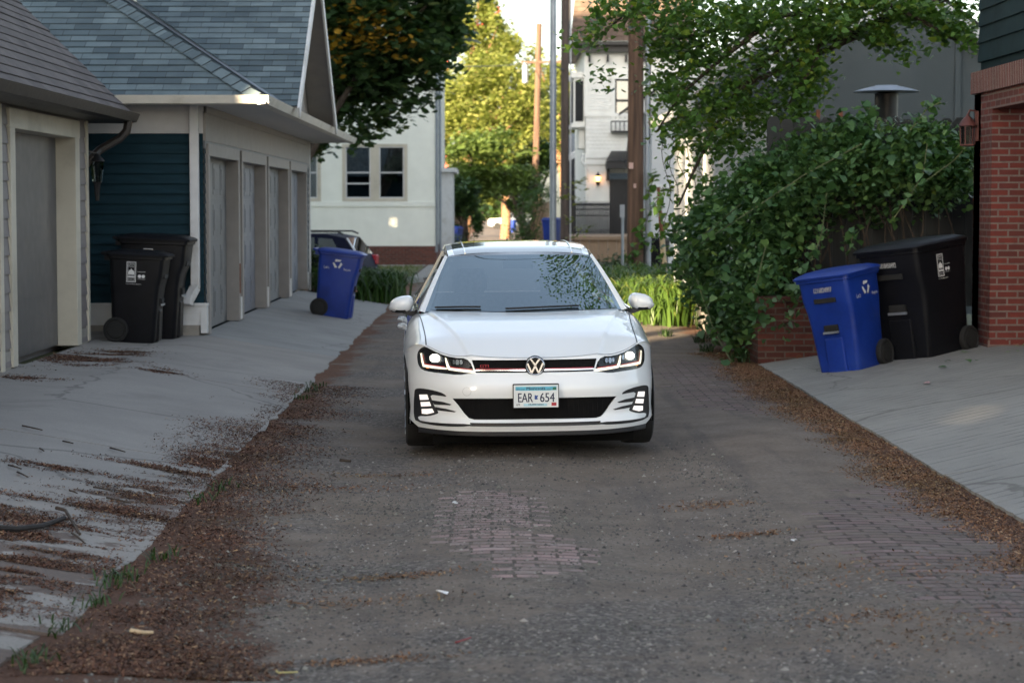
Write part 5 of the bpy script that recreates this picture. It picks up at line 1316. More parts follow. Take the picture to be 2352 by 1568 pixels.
mb = MB(); mb.prism([(lft.x - .25, GY - .16, lft.z), (apx.x, GY - .16, apx.z + .06), (apx.x, GY - .16, apx.z + .12), (lft.x - .25, GY - .16, lft.z + .06)], (0, 5, 0)); mb.prism([(rgt.x + .15, GY - .16, rgt.z - .05), (apx.x, GY - .16, apx.z + .06), (apx.x, GY - .16, apx.z + .12), (rgt.x + .15, GY - .16, rgt.z + .02)], (0, 5, 0)); mb.build('roof', m_shg_dark, gb)
mb = MB(); mb.box(xr + .02, xr + .6, GY - .7, GY + .05, .2, rgt.z - .15) if False else mb.box(xr - .02, xr + .06, GY - .03, GY, .3, rgt.z + .3); mb.build('corner_board', m_grey_stucco, gb)

# ------------------------------------------------------------------ brick garage, near right
BX = 4.93; BY1 = at(2238, 500, 22.3).y; by0 = 21.5
bg = thing('brick_garage', 'red brick garage with soldier course and dark upper boards at the right edge', 'garage', (6.5, 20, .35))
zt = at(2238, 168, 22.3).z; zs_ = zt - .22; zl_ = at(2283, 250, 21.5).z
mb = MB(); mb.box(BX, BX + .75, by0, 22.3, .2, zs_); mb.box(BX, BX + .35, 15, by0, zl_, zs_); mb.box(BX, BX + 6, 22.0, 22.295, .2, zs_ - .001); mb.build('wall', m_brick, bg)
mb = MB(); mb.box(BX - .035, BX + .4, 15, 22.335, zs_, zt); mb.build('soldier_course', m_brick_soldier, bg)
mb = MB(); mb.box(BX + .05, BX + .3, 15, 22.25, zt, zt + .10); mb.box(BX + .02, BX + .3, 15, 22.27, zt + .10, zt + .13)
courses(mb, (BX + .04, 22.28, zt + .13), (0, -1, 0), (0, 0, 1), [(0, 0), (7, 0), (7, 2.6), (0, 2.6)], .165, .018); courses(mb, (BX + 5, 22.29, zt + .13), (-1, 0, 0), (0, 0, 1), [(0, 0), (4.96, 0), (4.96, 2.6), (0, 2.6)], .165, .018)
mb.build('upper_boards', m_darkteal, bg, fix=False)
mb = MB(); mb.box(BX + .60, BX + .64, 17.5, by0 - .001, .3, zl_); mb.build('garage_door', m_black, bg)
mb = MB(); mb.box(BX - .02, BX + .76, by0 - .025, 22.33, .2, .40); mb.build('brick_plinth', m_brick, bg)
lc = at(2216, 300, 22.0); lc.y = 22.1; lc.x = BX - .11
mb = MB(); c = tuple(lc); mb.lathe([(.012, .17), (.02, .15), (.06, .11), (.095, .06), (.10, .05), (.085, .045)], 10, c); mb.lathe([(.07, -.135), (.078, .045)], 6, c, mi=1); mb.lathe([(.03, -.16), (.08, -.15), (.08, -.135)], 6, c)
for k in range(6): a = k * math.pi / 3; mb.bar((c[0] + .072 * math.cos(a), c[1] + .072 * math.sin(a), c[2] - .135), (c[0] + .079 * math.cos(a), c[1] + .079 * math.sin(a), c[2] + .045), .010, .010)
mb.tube([(c[0], c[1], c[2] + .16), (c[0] + .02, c[1], c[2] + .21), (c[0] + .07, c[1], c[2] + .20), (BX, c[1], c[2] + .12)], .012, 6); mb.bar((BX - .012, c[1], c[2] - .1), (BX - .012, c[1], c[2] + .2), .05, .02, up=(0, 1, 0))
mb.build('wall_lantern', [M('copper_brown_metal', (.12, .045, .04), .5, metal=.3), GLASS('frosted_lantern_glass', (.45, .40, .40), 1.5, .2)], bg, smooth=True)

# ------------------------------------------------------------------ low brick wall, black fence, patio heater
lw = thing('brick_wall', 'low old brick garden wall with a drain pipe hole behind the blue bin', 'wall', (3.6, 23.3, .1))
xL = at(1740, 760, 23.3).x
mb = MB(); mb.box(xL, BX - .01, 23.25, 23.5, -.05, .70); mb.box(xL, xL + .22, 23.5, 28.4, -.05, .66); mb.build('wall', m_brick_old, lw)
mb = MB(); mb.box(xL - .03, BX - .02, 23.22, 23.53, .70, .755); mb.build('coping', m_brick_old, lw, bevel=.01)
pc_ = at(1836, 822, 23.25); mb = MB(); mb.lathe([(.030, -.01), (.038, -.01), (.038, .02), (.030, .02)], 16, (pc_.x, 23.25, pc_.z), 'y'); mb.build('drain_pipe', m_rust, lw)
fn = thing('plank_fence', 'black stained dog-eared plank fence rising behind the vine', 'fence', (4.2, 24.3, .8))
f0, f1 = at(1762, 300, 24.4).x, BX + .45; zf = at(1900, 271, 24.4).z; mb = MB(); x = f0; k = 0
while x < f1:
    pw_ = .145; zz = zf + random.uniform(-.02, .02); yo = random.uniform(-.004, .004)
    mb.prism([(x, 24.4 + yo, .6), (x + pw_, 24.4 + yo, .6), (x + pw_, 24.4 + yo, zz - .05), (x + pw_ - .035, 24.4 + yo, zz), (x + .035, 24.4 + yo, zz), (x, 24.4 + yo, zz - .05)], (0, .02, 0)); x += pw_ + .004
mb.build('planks', m_fence_black, fn)
mb = MB()
for z in (1.0, 1.7, 2.4): mb.box(f0, f1, 24.421, 24.46, z, z + .09)
mb.build('rail', m_fence_black, fn)
for xx in (at(1880, 250, 24.45).x, at(1932, 250, 24.45).x): mb = MB(); mb.box(xx - .02, xx + .02, 24.46, 24.50, .6, at(1900, 252, 24.45).z); mb.build('post', m_rust, fn)
ht = thing('patio_heater', 'patio heater with a steel dish cap standing behind the fence', 'heater', (0, 0, 0))
hc = at(2036, 212, 28.0); mb = MB(); r_ = .42
mb.lathe([(r_, 0), (r_ + .004, .006), (r_ * .8, .035), (r_ * .55, .062), (r_ * .38, .075), (r_ * .34, .085), (r_ * .1, .09), (.01, .09)], 40, tuple(hc)); mb.build('reflector_cap', m_steel, ht, smooth=True)
mb = MB(); mb.lathe([(.15, -.34), (.15, -.02), (.10, 0)], 24, tuple(hc)); mb.build('burner', m_black, ht, smooth=True)
mb = MB(); mb.lathe([(.04, -1.6), (.04, -.34), (.12, -.34)], 14, tuple(hc)); mb.lathe([(.24, -2.3), (.22, -1.6), (.05, -1.58)], 20, tuple(hc)); mb.build('post', m_steel, ht, smooth=True)

# ------------------------------------------------------------------ poles and wires
def pole(label, px, py_base, Y, rad0, rad1, top_py, m, z0=None, lean=0.0, group='utility poles'):
    p = at(px, py_base, Y); zb = float(gz(p.x, Y)) - .1 if z0 is None else z0; ztp = at(px, top_py, Y).z
    t_ = thing('utility_pole', label, 'pole', (p.x, Y, zb), group)
    mb = MB(); n_ = 10; mb.tube([(p.x + lean * i / n_, Y, zb + (ztp - zb) * i / n_) for i in range(n_ + 1)], [rad0 + (rad1 - rad0) * i / n_ for i in range(n_ + 1)], 18); mb.build('shaft', m, t_, smooth=True)
    return t_, p, zb, ztp
t_, p, zb, ztp = pole('thick weathered brown wooden pole among the daylilies with a pale conduit', 1459, 600, 45, .175, .15, -250, m_wood_pole)
mb = MB(); cxx = p.x + .26; mb.tube([(cxx, 44.95, zb), (cxx, 44.95, at(0, 430, 45).z)], .065, 10); mb.tube([(cxx - .03, 44.95, at(0, 431, 45).z), (cxx, 44.95, ztp)], .052, 10)
for zz in np.arange(1, ztp, 1.3): mb.box(cxx - .08, cxx + .07, 44.86, 45.0, zz, zz + .03)
mb.build('conduit', m_steel, t_, smooth=True)
mb = MB(); mb.box(p.x - .15, p.x - .06, 44.80, 44.84, at(0, 388, 45).z, at(0, 374, 45).z); m_tag = M('pale_pink_tag', (.5, .33, .28), .6); mb.build('tag_plate', m_tag, t_); mb = MB(); mb.box(p.x - .05, p.x + .0, 44.79, 44.84, at(0, 432, 45).z, at(0, 422, 45).z); mb.build('tag_plate', m_tag, t_)
t_, p2, *_ = pole('bare brown wooden pole close beside the grey steel pole', 1297, 555, 62, .125, .105, -300, m_wood_grey)
mb = MB(); mb.tube([(p2.x + .16, 61.95, 0), (p2.x + .16, 61.95, 12)], .022, 6); mb.build('ground_wire_guard', m_white, t_)
t_, p3, *_ = pole('slim blue grey steel pole left of the brown pole', 1270, 555, 60, .095, .085, -300, m_steel)
t_, p4, zb4, zt4 = pole('far wooden pole lit yellow by the sun with transformer and crossarm', 1226, 430, 104, .17, .13, 55, m_wood_pole, lean=.25)
mb = MB(); zz = at(0, 250 / 1.7415, 104).z; mb.bar((p4.x - .6, 103.9, zz), (p4.x + 1.5, 103.9, zz + .05), .1, .1); mb.build('crossarm', m_wood_pole, t_)
mb = MB(); mb.lathe([(.02, .5), (.14, .45), (.15, -.45), (.10, -.5)], 14, (p4.x - .42, 103.8, at(0, 168, 104).z)); mb.build('transformer', m_steel, t_, smooth=True)
t_, p5, *_ = pole('farthest wooden pole beside the lane before the white truck', 1168, 520, 190, .15, .12, 452, m_wood_pole)
def wire(name, a, b, sag, r, label):
    mb = MB(); a, b = Vector(a), Vector(b); P = []
    for i in range(21):
        f = i / 20; q_ = a.lerp(b, f); q_.z -= sag * 4 * f * (1 - f); P.append(q_)
    mb.tube(P, r, 5); o = mb.build('power_line', m_black, None, smooth=True); tag(o, label, 'wire', 'overhead wires'); return o
pt = at(1459, -100, 45)
wire('power_line', (p4.x, 104, at(0, 145, 104).z), (-9.5, 67, 7.0), .5, .018, 'thin dark wire dropping from the far pole past the sunlit tree')
wire('power_line', (p3.x, 60, at(0, 150, 60).z), (p2.x, 62, at(0, 160, 62).z), .02, .02, 'short cable tying the steel pole to the brown pole')
wire('power_line', (p.x + .3, 44.8, at(0, 0, 45).z), (at(1492, 330, 44).x, 44, at(0, 330, 44).z), .05, .012, 'thin green cable hanging beside the thick brown pole')
wire('power_line', (p.x - .1, 44.7, at(0, 215, 45).z), (at(1428, 420, 70).x, 70, at(0, 400, 70).z), .5, .012, 'looping service wire between the thick pole and the black awning')
wire('power_line', (-7, 21.5, 8.6), (6, 24.5, 9.4), .35, .015, 'wire crossing overhead above the car')
st = thing('guy_stake', 'leaning guy wire guard, rusty above and sunlit pale below, among the daylilies', 'stake', (0, 0, 0))
a, b_ = at(1528, 640, 40), at(1512, 430, 40); c_ = a.lerp(b_, .45)
mb = MB(); mb.tube([a, c_], [.055, .05], 10); mb.build('guard_sleeve', M('sunlit_guard_plastic', (.52, .40, .24), .5, var=.1), st, smooth=True)  # pale lower half: the sun on the guard is put into its colour
mb = MB(); mb.tube([c_, b_], [.045, .03], 8); mb.build('stake', m_rust, st, smooth=True)
mk = at(1426, 470, 43); o = MB(); o.tube([(at(1430, 620, 43).x, 43, .0), (at(1430, 500, 43).x, 43, at(0, 495, 43).z)], .028, 8); o.box(at(1424, 500, 43).x, at(1432, 500, 43).x + .02, 42.96, 43.04, at(0, 500, 43).z, at(0, 470, 43).z)
tag(o.build('marker_post', m_steel, smooth=False), 'slim grey steel marker post just left of the thick pole', 'post')

# ------------------------------------------------------------------ white ornate house, middle right
VYY = 76.0
v = thing('ornate_house', 'white old house with fish scale shingles, black cornice and black door', 'house', (5, 82, .3))
X_ = lambda px: at(px, 400, VYY).x
Z_ = lambda py: at(1400, py, VYY).z
mb = MB(); x0, x1 = X_(1345), X_(1560)
ox0, ox1, oz0, oz1 = X_(1412), X_(1452), Z_(280), Z_(182)
xs = [x0, ox0, ox1, x1]; zs = [0, oz0, oz1, Z_(100)]
for i in range(3):
    for j in range(3):
        if (i, j) != (1, 1): mb.add([(xs[i], VYY, zs[j]), (xs[i + 1], VYY, zs[j]), (xs[i + 1], VYY, zs[j + 1]), (xs[i], VYY, zs[j + 1])], [(0, 1, 2, 3)])
mb.box(x0 + .01, x1, VYY + .5, VYY + 10, 0, Z_(100)); mb.add([(x0, VYY, 0), (x0, VYY + .5, 0), (x0, VYY + .5, Z_(100)), (x0, VYY, Z_(100))], [(0, 1, 2, 3)]); mb.build('wall', m_vicwhite, v)
fs = MB()   # fish-scale shingles as real scallops
for (za, zb_, px0, px1) in ((Z_(352), Z_(265), 1348, 1560), (Z_(255), Z_(165), 1348, 1408), (Z_(255), Z_(165), 1456, 1560)):
    nr = int((zb_ - za) / .13)
    for r_ in range(nr):
        zt_ = za + .13 * (r_ + 1); n_ = int((X_(px1) - X_(px0)) / .16)
        for k in range(n_):
            xc_ = X_(px0) + .16 * (k + (.5 if r_ % 2 else 0) + .25)
            P = [(xc_ - .076, VYY - .012, zt_ + .03)] + [(xc_ + .076 * math.cos(a), VYY - .030, zt_ - .06 + .08 * math.sin(a)) for a in np.linspace(math.pi, 2 * math.pi, 5)] + [(xc_ + .076, VYY - .012, zt_ + .03)]
            fs.add(P, [tuple(range(len(P)))])
fs.build('fish_scale_shingles', m_vicwhite, v, fix=False)
mb = MB(); cz0, cz1 = Z_(130), Z_(98)
mb.box(X_(1308), x1 + .4, VYY - .55, VYY + 10, cz1 - .12, cz1); mb.box(X_(1320), x1 + .2, VYY - .3, VYY, cz1 - .35, cz1 - .12)
for px in range(1350, 1550, 42): mb.box(X_(px), X_(px + 5), VYY - .28, VYY, cz0 - .2, cz0 + .05)
mb.build('cornice', m_black, v)
mb = MB(); mb.box(x0 - .03, x1, VYY - .06, VYY, Z_(268), Z_(260)); mb.box(x0 - .03, x1, VYY - .10, VYY, Z_(364), Z_(354)); mb.box(x0 - .03, x1, VYY - .07, VYY, Z_(378), Z_(366)); mb.box(x0 - .05, x0 + .09, VYY - .06, VYY + .05, Z_(260), Z_(130)); mb.box(ox0 - .22, ox1 + .22, VYY - .08, VYY, oz1, oz1 + .28); mb.box(ox0 - .12, ox0, VYY - .05, VYY, oz0, oz1); mb.box(ox1, ox1 + .12, VYY - .05, VYY, oz0, oz1)
mb.build('trim_board', m_vicwhite, v)
wn_ = MB(); t2 = .06
wn_.box(ox0, ox0 + t2, VYY + .02, VYY + .1, oz0, oz1); wn_.box(ox1 - t2, ox1, VYY + .02, VYY + .1, oz0, oz1); wn_.box(ox0, ox1, VYY + .02, VYY + .1, oz0, oz0 + t2); wn_.box(ox0, ox1, VYY + .02, VYY + .1, oz1 - t2, oz1); wn_.box(ox0, ox1, VYY + .01, VYY + .09, (oz0 + oz1) / 2 - .04, (oz0 + oz1) / 2 + .04); w_ = wn_.build('window', m_black, v)
mb = MB(); mb.box(ox0, ox1, VYY + .11, VYY + .12, oz0, oz1); mb.build('pane', m_winglass, w_); mb = MB(); mb.box(ox0 - .1, ox1 + .1, VYY + .3, VYY + .31, oz0, oz1 - .1); mb.build('blind', m_frieze, w_)
mb = MB(); bz0, bz1 = Z_(303), Z_(280)
for k in range(7): xx = ox0 - .15 + (ox1 - ox0 + .3) * k / 6; mb.bar((xx, VYY - .4, bz0), (xx, VYY - .4, bz1), .03, .03)
for z in (bz0, bz1): mb.bar((ox0 - .15, VYY - .4, z), (ox1 + .15, VYY - .4, z), .04, .04)
mb.box(ox0 - .15, ox1 + .15, VYY - .4, VYY, bz0 - .03, bz0); mb.build('window_box', m_iron, v)
# bay on the lane side
mb = MB(); bx0, bx1 = X_(1318), x0 - .01; mb.box(bx0, bx1, VYY + .4, VYY + 2.6, Z_(290), Z_(168)); mb.box(bx0 - .08, bx1, VYY + .3, VYY + 2.7, Z_(292), Z_(283)); mb.box(bx0 - .08, bx1, VYY + .3, VYY + 2.7, Z_(178), Z_(165)); mb.box(bx0 + .2, bx1, VYY + .6, VYY + 2.4, Z_(340), Z_(293)); mb.build('bay', m_vicwhite, v)
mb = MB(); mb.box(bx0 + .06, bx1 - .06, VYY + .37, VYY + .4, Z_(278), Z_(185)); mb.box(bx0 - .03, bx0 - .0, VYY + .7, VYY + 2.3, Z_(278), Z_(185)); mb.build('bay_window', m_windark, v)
mb = MB(); rz = Z_(98) - .0
courses(mb, (X_(1308), VYY - .6, rz), (1, 0, 0), (0, .55, 1), [(0, 0), (x1 - X_(1308) + .5, 0), (x1 - X_(1308) + .5, 3.0), (.3, 3.0)], .2, .015, jit=.2); mb.add([(X_(1308), VYY - .6, rz), (X_(1308), VYY + 9, rz), (X_(1312), VYY + 8, rz + 2.6), (X_(1312), VYY + .9, rz + 2.6)], [(0, 1, 2, 3)]); mb.build('roof', m_shg_vic, v, fix=False)
# awning, door, lamp
dz0, dz1 = Z_(541), Z_(412); d0, d1 = X_(1400), X_(1455)
mb = MB(); mb.box(d0, d1, VYY - .03, VYY - .001, dz0, dz1)
for k in range(2): mb.box(d0 + .12 + k * .4, d0 + .42 + k * .4, VYY - .045, VYY - .03, dz0 + .3, dz1 - .2)
mb.build('door', m_black, v); mb = MB(); mb.box(d0, d1, VYY - .02, VYY - .001, dz1, Z_(398)); mb.build('transom', m_winglass, v)
mb = MB(); mb.box(X_(1390), x1 - .4, VYY - 1.0, VYY - .02, Z_(388), Z_(372)); mb.prism([(X_(1388), VYY - 1.05, Z_(372)), (X_(1404), VYY - .05, Z_(348)), (x1 - .5, VYY - .05, Z_(348)), (x1 - .3, VYY - 1.05, Z_(372))], (0, .02, .02)); mb.box(X_(1392), X_(1398), VYY - .5, VYY, Z_(415), Z_(388)); mb.build('awning', m_black, v)
c = (X_(1373), VYY - .16, Z_(412)); mb = MB(); mb.lathe([(.01, .26), (.03, .2), (.10, .12), (.11, .10)], 8, c); mb.lathe([(.05, -.22), (.08, -.08), (.06, -.07)], 8, c); mb.bar((c[0], c[1], c[2] - .15), (c[0], VYY, c[2] - .15), .04, .04); lm = mb.build('wall_lantern', m_iron, v, smooth=True)
mb = MB(); mb.lathe([(.05, -.07), (.09, .08), (.06, .10)], 8, c); mb.build('lit_glass', EM('lantern_glow', (1.0, .42, .12), 1.6), lm)
mb = MB(); mb.tube([(x0 - .1, VYY - .05, Z_(352)), (x0 - .14, VYY - .08, Z_(372)), (x0 + .02, VYY - .06, Z_(384)), (x0 + .04, VYY - .05, 0)], .05, 6); mb.build('downspout', m_vicwhite, v)
fe = thing('iron_fence', 'low black wrought iron fence before the white house', 'fence', (X_(1375), VYY - 1, .6))
mb = MB(); fy = VYY - 1.2; zb0, zb1 = at(0, 538, fy).z, at(0, 466, fy).z; k = 0
for px in np.arange(1322, 1402, 4.6):
    xx = at(px, 500, fy).x; mb.bar((xx, fy, zb0), (xx, fy, zb1 - .1), .05, .05); mb.lathe([(.012, 0), (.05, .06), (.02, .12), (.004, .18)], 6, (xx, fy, zb1 - .12)); mb.lathe([(.012, 0), (.035, .05), (.004, .12)], 6, (xx, fy, zb0 + .1))
for zz in (zb0 + .08, (zb0 + zb1) / 2 + .1, zb1 - .22): mb.bar((at(1320, 500, fy).x, fy, zz), (at(1402, 500, fy).x, fy, zz), .03, .04)
mb.build('railing', m_iron, fe, smooth=False)
tw = thing('wooden_retaining_wall', 'low tan wooden retaining wall with cap in front of the white house', 'wall', (5, 70, .2))
mb = MB(); ty = 70.0; xa, xb = at(1312, 560, ty).x, at(1500, 560, ty).x
nb = 9
for k in range(nb): mb.box(xa + (xb - xa) * k / nb + .005, xa + (xb - xa) * (k + 1) / nb - .005, ty, ty + .1, -.3, at(0, 551, ty).z)
mb.build('boards', m_wood_fence, tw)
mb = MB(); mb.box(xa - .08, xb + .1, ty - .1, ty + 5.5, at(0, 551, ty).z, at(0, 543, ty).z); mb.build('cap', m_wood_fence, tw)
tf = thing('wooden_fence', 'tall tan board fence end overgrown by a green hedge', 'fence', (2.2, 88, .2))
mb = MB(); fy = 88.0; xa, xb = at(1229, 500, fy).x, at(1262, 500, fy).x
for k in range(5): mb.box(xa + (xb - xa) * k / 5 + .004, xa + (xb - xa) * (k + 1) / 5 - .004, fy, fy + .08, -.4, at(0, 464, fy).z)
mb.build('boards', m_wood_fence, tf); mb = MB(); mb.box(xa + .12, xa + .26, fy - .06, fy - .001, -.4, at(0, 466, fy).z); mb.build('post', m_wood_fence, tf)
gh_ = thing('grey_garage', 'grey sided garage with dark roof glimpsed between the brown pole and white house', 'garage', (5, 90, 0))
gy = 90.0; mb = MB(); mb.prism([(at(1300, 400, gy).x, gy, -.4), (at(1345, 400, gy).x, gy, -.4), (at(1345, 400, gy).x, gy, at(0, 310, gy).z), (at(1312, 400, gy).x, gy, at(0, 305, gy).z), (at(1300, 400, gy).x, gy, at(0, 330, gy).z)], (0, 5, 0)); mb.build('wall', M('blue_grey_siding', (.20, .23, .27), .6), gh_)
mb = MB(); mb.prism([(at(1296, 400, gy).x, gy - 2, at(0, 412, gy).z), (at(1345, 400, gy).x, gy - 2, at(0, 412, gy).z), (at(1345, 400, gy).x, gy - .1, at(0, 345, gy).z), (at(1308, 400, gy).x, gy - .1, at(0, 358, gy).z)], (0, .06, .06)); mb.build('roof', m_shg_dark, gh_)
mb = MB(); mb.bar((at(1300, 372, gy).x, gy - .6, at(0, 372, gy - .6).z), (at(1338, 344, gy).x, gy - .3, at(0, 342, gy - .3).z), .1, .3); mb.build('rake_board', m_white, gh_)
mb = MB(); mb.box(at(1302, 400, gy).x, at(1340, 400, gy).x, gy - 1.9, gy - .05, -.4, at(0, 413, gy).z); mb.build('dark_opening', m_black, gh_)

# ------------------------------------------------------------------ parked wagon and far pickup (side-on, nose to -x)
def side_car(name, label, cat, p, m, low, wheels, glass, gm, wr, half, extra=None, yaw=0):
    """low = side outline (x, z), glass = window outlines, wheels = axle x positions"""
    t_ = thing(name, label, cat, (0, 0, 0))
    mb = MB(); zs_ = .9
    def sec(y, k): return [(x, y * (1 - .14 * max(0, z - zs_) / .5), z) for x, z in low]
    mb.loft([sec(-half, 0), sec(-half * .93, 0)] if False else [[(x * .985, -half * (1 - .20 * max(0, z - zs_) / .5), z * .985 + .01) for x, z in low], [(x, -half * .94 * (1 - .20 * max(0, z - zs_) / .5), z) for x, z in low], [(x, half * .94 * (1 - .20 * max(0, z - zs_) / .5), z) for x, z in low], [(x * .985, half * (1 - .20 * max(0, z - zs_) / .5), z * .985 + .01) for x, z in low]])
    mb.build('body', m, t_, smooth=True, sharp=30)
    for P in glass:
        for sg in (-1, 1):
            mb = MB(); mb.add([(x, sg * (half * (1 - .20 * max(0, z - zs_) / .5) + .006), z) for x, z in P], [tuple(range(len(P)))]); mb.build('window', gm, t_, fix=False)
    for wx_ in wheels:
        for sg in (-1, 1):
            mb = MB(); c = (wx_, sg * (half - .12), wr); mb.lathe([(wr * .62, -.11), (wr * .93, -.11), (wr, -.07), (wr, .07), (wr * .93, .11), (wr * .62, .11)], 24, c, 'y'); w_ = mb.build('wheel', m_rubber, t_, smooth=True)
            mb = MB(); mb.lathe([(wr * .62, -.10), (wr * .62, .10)], 20, c, 'y'); mb.build('rim', m_steel, w_)
            mb = MB(); mb.lathe([(wr * 1.18, -.02), (wr * 1.18, .02)], 24, (wx_, sg * (half - .015), wr + .02), 'y'); mb.build('wheel_arch', m_rubber, t_)
    return t_
pX = at(848, 570, 52).x
wg = side_car('station_wagon', 'dark blue station wagon parked behind the blue bin, its tail to the right', 'car', None, M('dark_blue_car_paint', (.006, .009, .030), .6, spec=.15, var=.05), [(-4.3, .45), (-4.25, .75), (-3.3, .95), (-2.7, 1.36), (-2.2, 1.46), (-.9, 1.47), (-.42, 1.38), (-.12, .98), (-.02, .80), (0, .48), (-.1, .30), (-4.2, .30)], (-3.45, -.85), [[(-2.75, .95), (-2.5, 1.32), (-1.95, 1.38), (-1.95, .95)], [(-1.87, .95), (-1.87, 1.38), (-1.15, 1.38), (-1.10, .95)], [(-1.02, .96), (-1.06, 1.37), (-.72, 1.35), (-.45, .97)]], GLASS('pale_car_glass', (.4, .5, .48), 2.1), .31, .84)
mb = MB(); mb.add([(-.40, -.60, 1.37), (-.40, .60, 1.37), (-.10, .68, .98), (-.10, -.68, .98)], [(0, 1, 2, 3)]); mb.add([(-.36, -.70, 1.36), (-.36, -.60, 1.375), (-.08, -.67, .975), (-.08, -.78, .96)], [(0, 1, 2, 3)], 1); mb.build('rear_window', [m_winglass, m_white], wg, fix=False)  # white strip on the pillar edge is a highlight painted in
mb = MB(); mb.tube([(-2.3, -.66, 1.47), (-2.2, -.66, 1.52), (-.6, -.66, 1.52), (-.45, -.66, 1.46)], .022, 6); mb.tube([(-2.3, .66, 1.47), (-2.2, .66, 1.52), (-.6, .66, 1.52), (-.45, .66, 1.46)], .022, 6); mb.build('roof_rail', m_black, wg)
mb = MB(); mb.box(-.20, .02, -.83, -.6, .72, .95); mb.box(-.20, .02, .6, .83, .72, .95); mb.build('tail_light', m_red, wg, bevel=.03)
mb = MB(); mb.box(-.15, .06, -.82, .82, .42, .56); mb.build('bumper', m_steel, wg, bevel=.03)
wg.location = (pX, 52, float(gz(pX - 1.5, 52)) - .12); wg.rotation_euler = (0, 0, R(-12))
pkx = at(1122, 515, 240).x
pk = side_car('pickup_truck', 'tiny white pickup truck in sun at the far end of the lane', 'truck', None, M('white_truck_paint', (.68, .68, .66), .3, coat=.5, var=.03), [(0, .55), (-.02, 1.0), (.12, 1.18), (1.5, 1.26), (2.1, 1.82), (3.4, 1.85), (3.6, 1.3), (5.6, 1.3), (5.62, .6), (5.3, .45), (.2, .42)], (1.0, 4.5), [[(1.75, 1.3), (2.15, 1.74), (2.6, 1.76), (2.6, 1.3)], [(2.68, 1.3), (2.68, 1.76), (3.3, 1.76), (3.4, 1.3)]], m_windark, .38, .95)
mb = MB(); mb.box(-.06, .15, -.9, .9, .42, .62); mb.build('bumper', m_chrome, pk, bevel=.03)
pk.location = (pkx, 240, at(1140, 527.5, 240).z)
# red crane boom above the trees
cr = thing('crane', 'red crane boom slanting up above the distant trees', 'crane', (0, 0, 0))
a, b_ = at(1010, 122, 260), at(1150, 20, 260); d = (b_ - a).normalized(); mb = MB(); up = Vector((0, 1, 0)); n2 = d.cross(up)
ch = [n2 * .45 + up * .45, n2 * .45 - up * .45, n2 * -.45 - up * .45, n2 * -.45 + up * .45]
for q_ in ch: mb.tube([a + q_, b_ + q_ * .5], .12, 5)
L = (b_ - a).length; n_ = 12
for k in range(n_):
    for i in range(4): f0_, f1_ = k / n_, (k + 1) / n_; mb.tube([a.lerp(b_, f0_) + ch[i] * (1 - .5 * f0_), a.lerp(b_, f1_) + ch[(i + 1) % 4] * (1 - .5 * f1_)], .07, 4)
mb.build('boom', M('red_crane_paint', (.42, .06, .04), .5), cr)
mb = MB(); mb.box(a.x - 1.5, a.x + 1, 259, 261, -2, a.z + 1); mb.build('mast', M('red_mast_paint', (.38, .06, .04), .5), cr)
# ------------------------------------------------------------------ trees, vines and plants
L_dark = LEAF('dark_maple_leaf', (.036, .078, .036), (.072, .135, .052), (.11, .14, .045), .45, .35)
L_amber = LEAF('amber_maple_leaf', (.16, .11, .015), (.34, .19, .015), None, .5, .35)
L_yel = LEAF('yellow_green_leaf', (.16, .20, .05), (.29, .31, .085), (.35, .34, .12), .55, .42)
L_mid = LEAF('mid_green_leaf', (.05, .10, .028), (.10, .17, .045), None, .5, .35)
L_vine = LEAF('vine_leaf', (.042, .11, .045), (.105, .21, .078), (.16, .26, .08), .38, .25)
L_birch = LEAF('glossy_green_leaf', (.06, .13, .034), (.13, .25, .055), (.24, .30, .045), .38, .35)
L_lily = LEAF('daylily_blade', (.045, .095, .018), (.10, .17, .030), (.20, .22, .05), .45, .4)
L_bush = LEAF('shrub_leaf', (.02, .05, .015), (.05, .095, .025), None, .5, .3)
def tree(name, label, base, h_tr, cc, rr, ncl, per, sig, size, m, mb_, limbs=7, tr=.16, group=None, shell=.45, tmpl=RHOMB, extra=None, seed=0, jit=0.0):
    t_ = thing(name, label, 'tree', tuple(base), group)
    b = MB(); base = Vector(base); cc_ = Vector(cc); top = base.lerp(cc_, .8); P = [base + (top - base) * f + Vector((.12 * math.sin(4 * f + seed), .1 * math.cos(3 * f), 0)) * (f > 0) for f in np.linspace(0, 1, 8)]
    b.tube(P, [tr * (1.25 - .95 * f) for f in np.linspace(0, 1, 8)], 10)
    t0 = b.build('trunk', mb_, t_, smooth=True)
    cs = clumps(ncl, cc, rr, shell)
    if jit:
        cs = cs + rng.normal(size=cs.shape) * np.array(rr) * jit
        ph = np.array(rr) * 1.1; k_ = vnoise((cs[:, 0] - cc[0]) / ph[0] * 1.6 + seed * 3.7, (cs[:, 2] - cc[2]) / ph[2] * 1.6 + seed, 2) > .33; cs = cs[k_]
    br = MB()
    for k in range(limbs):
        s = P[3 + k % 4]; e = Vector(cs[(k * 7) % len(cs)]); md = s.lerp(e, .5) + Vector((0, 0, .12 * (e - s).length)); br.tube([s, s.lerp(md, .5) + Vector((0, 0, .05)), md, e], [tr * .45, tr * .36, tr * .25, tr * .06], 7)
    br.build('branch', mb_, t_, smooth=True)
    leaves('crown', around(cs, per, sig), size, m, t_, tmpl)
    if extra:
        for (nm, mm, cs2, per2, sg2, sz2) in extra: leaves(nm, around(np.array(cs2), per2, sg2), sz2, mm, t_, tmpl)
    return t_, cs
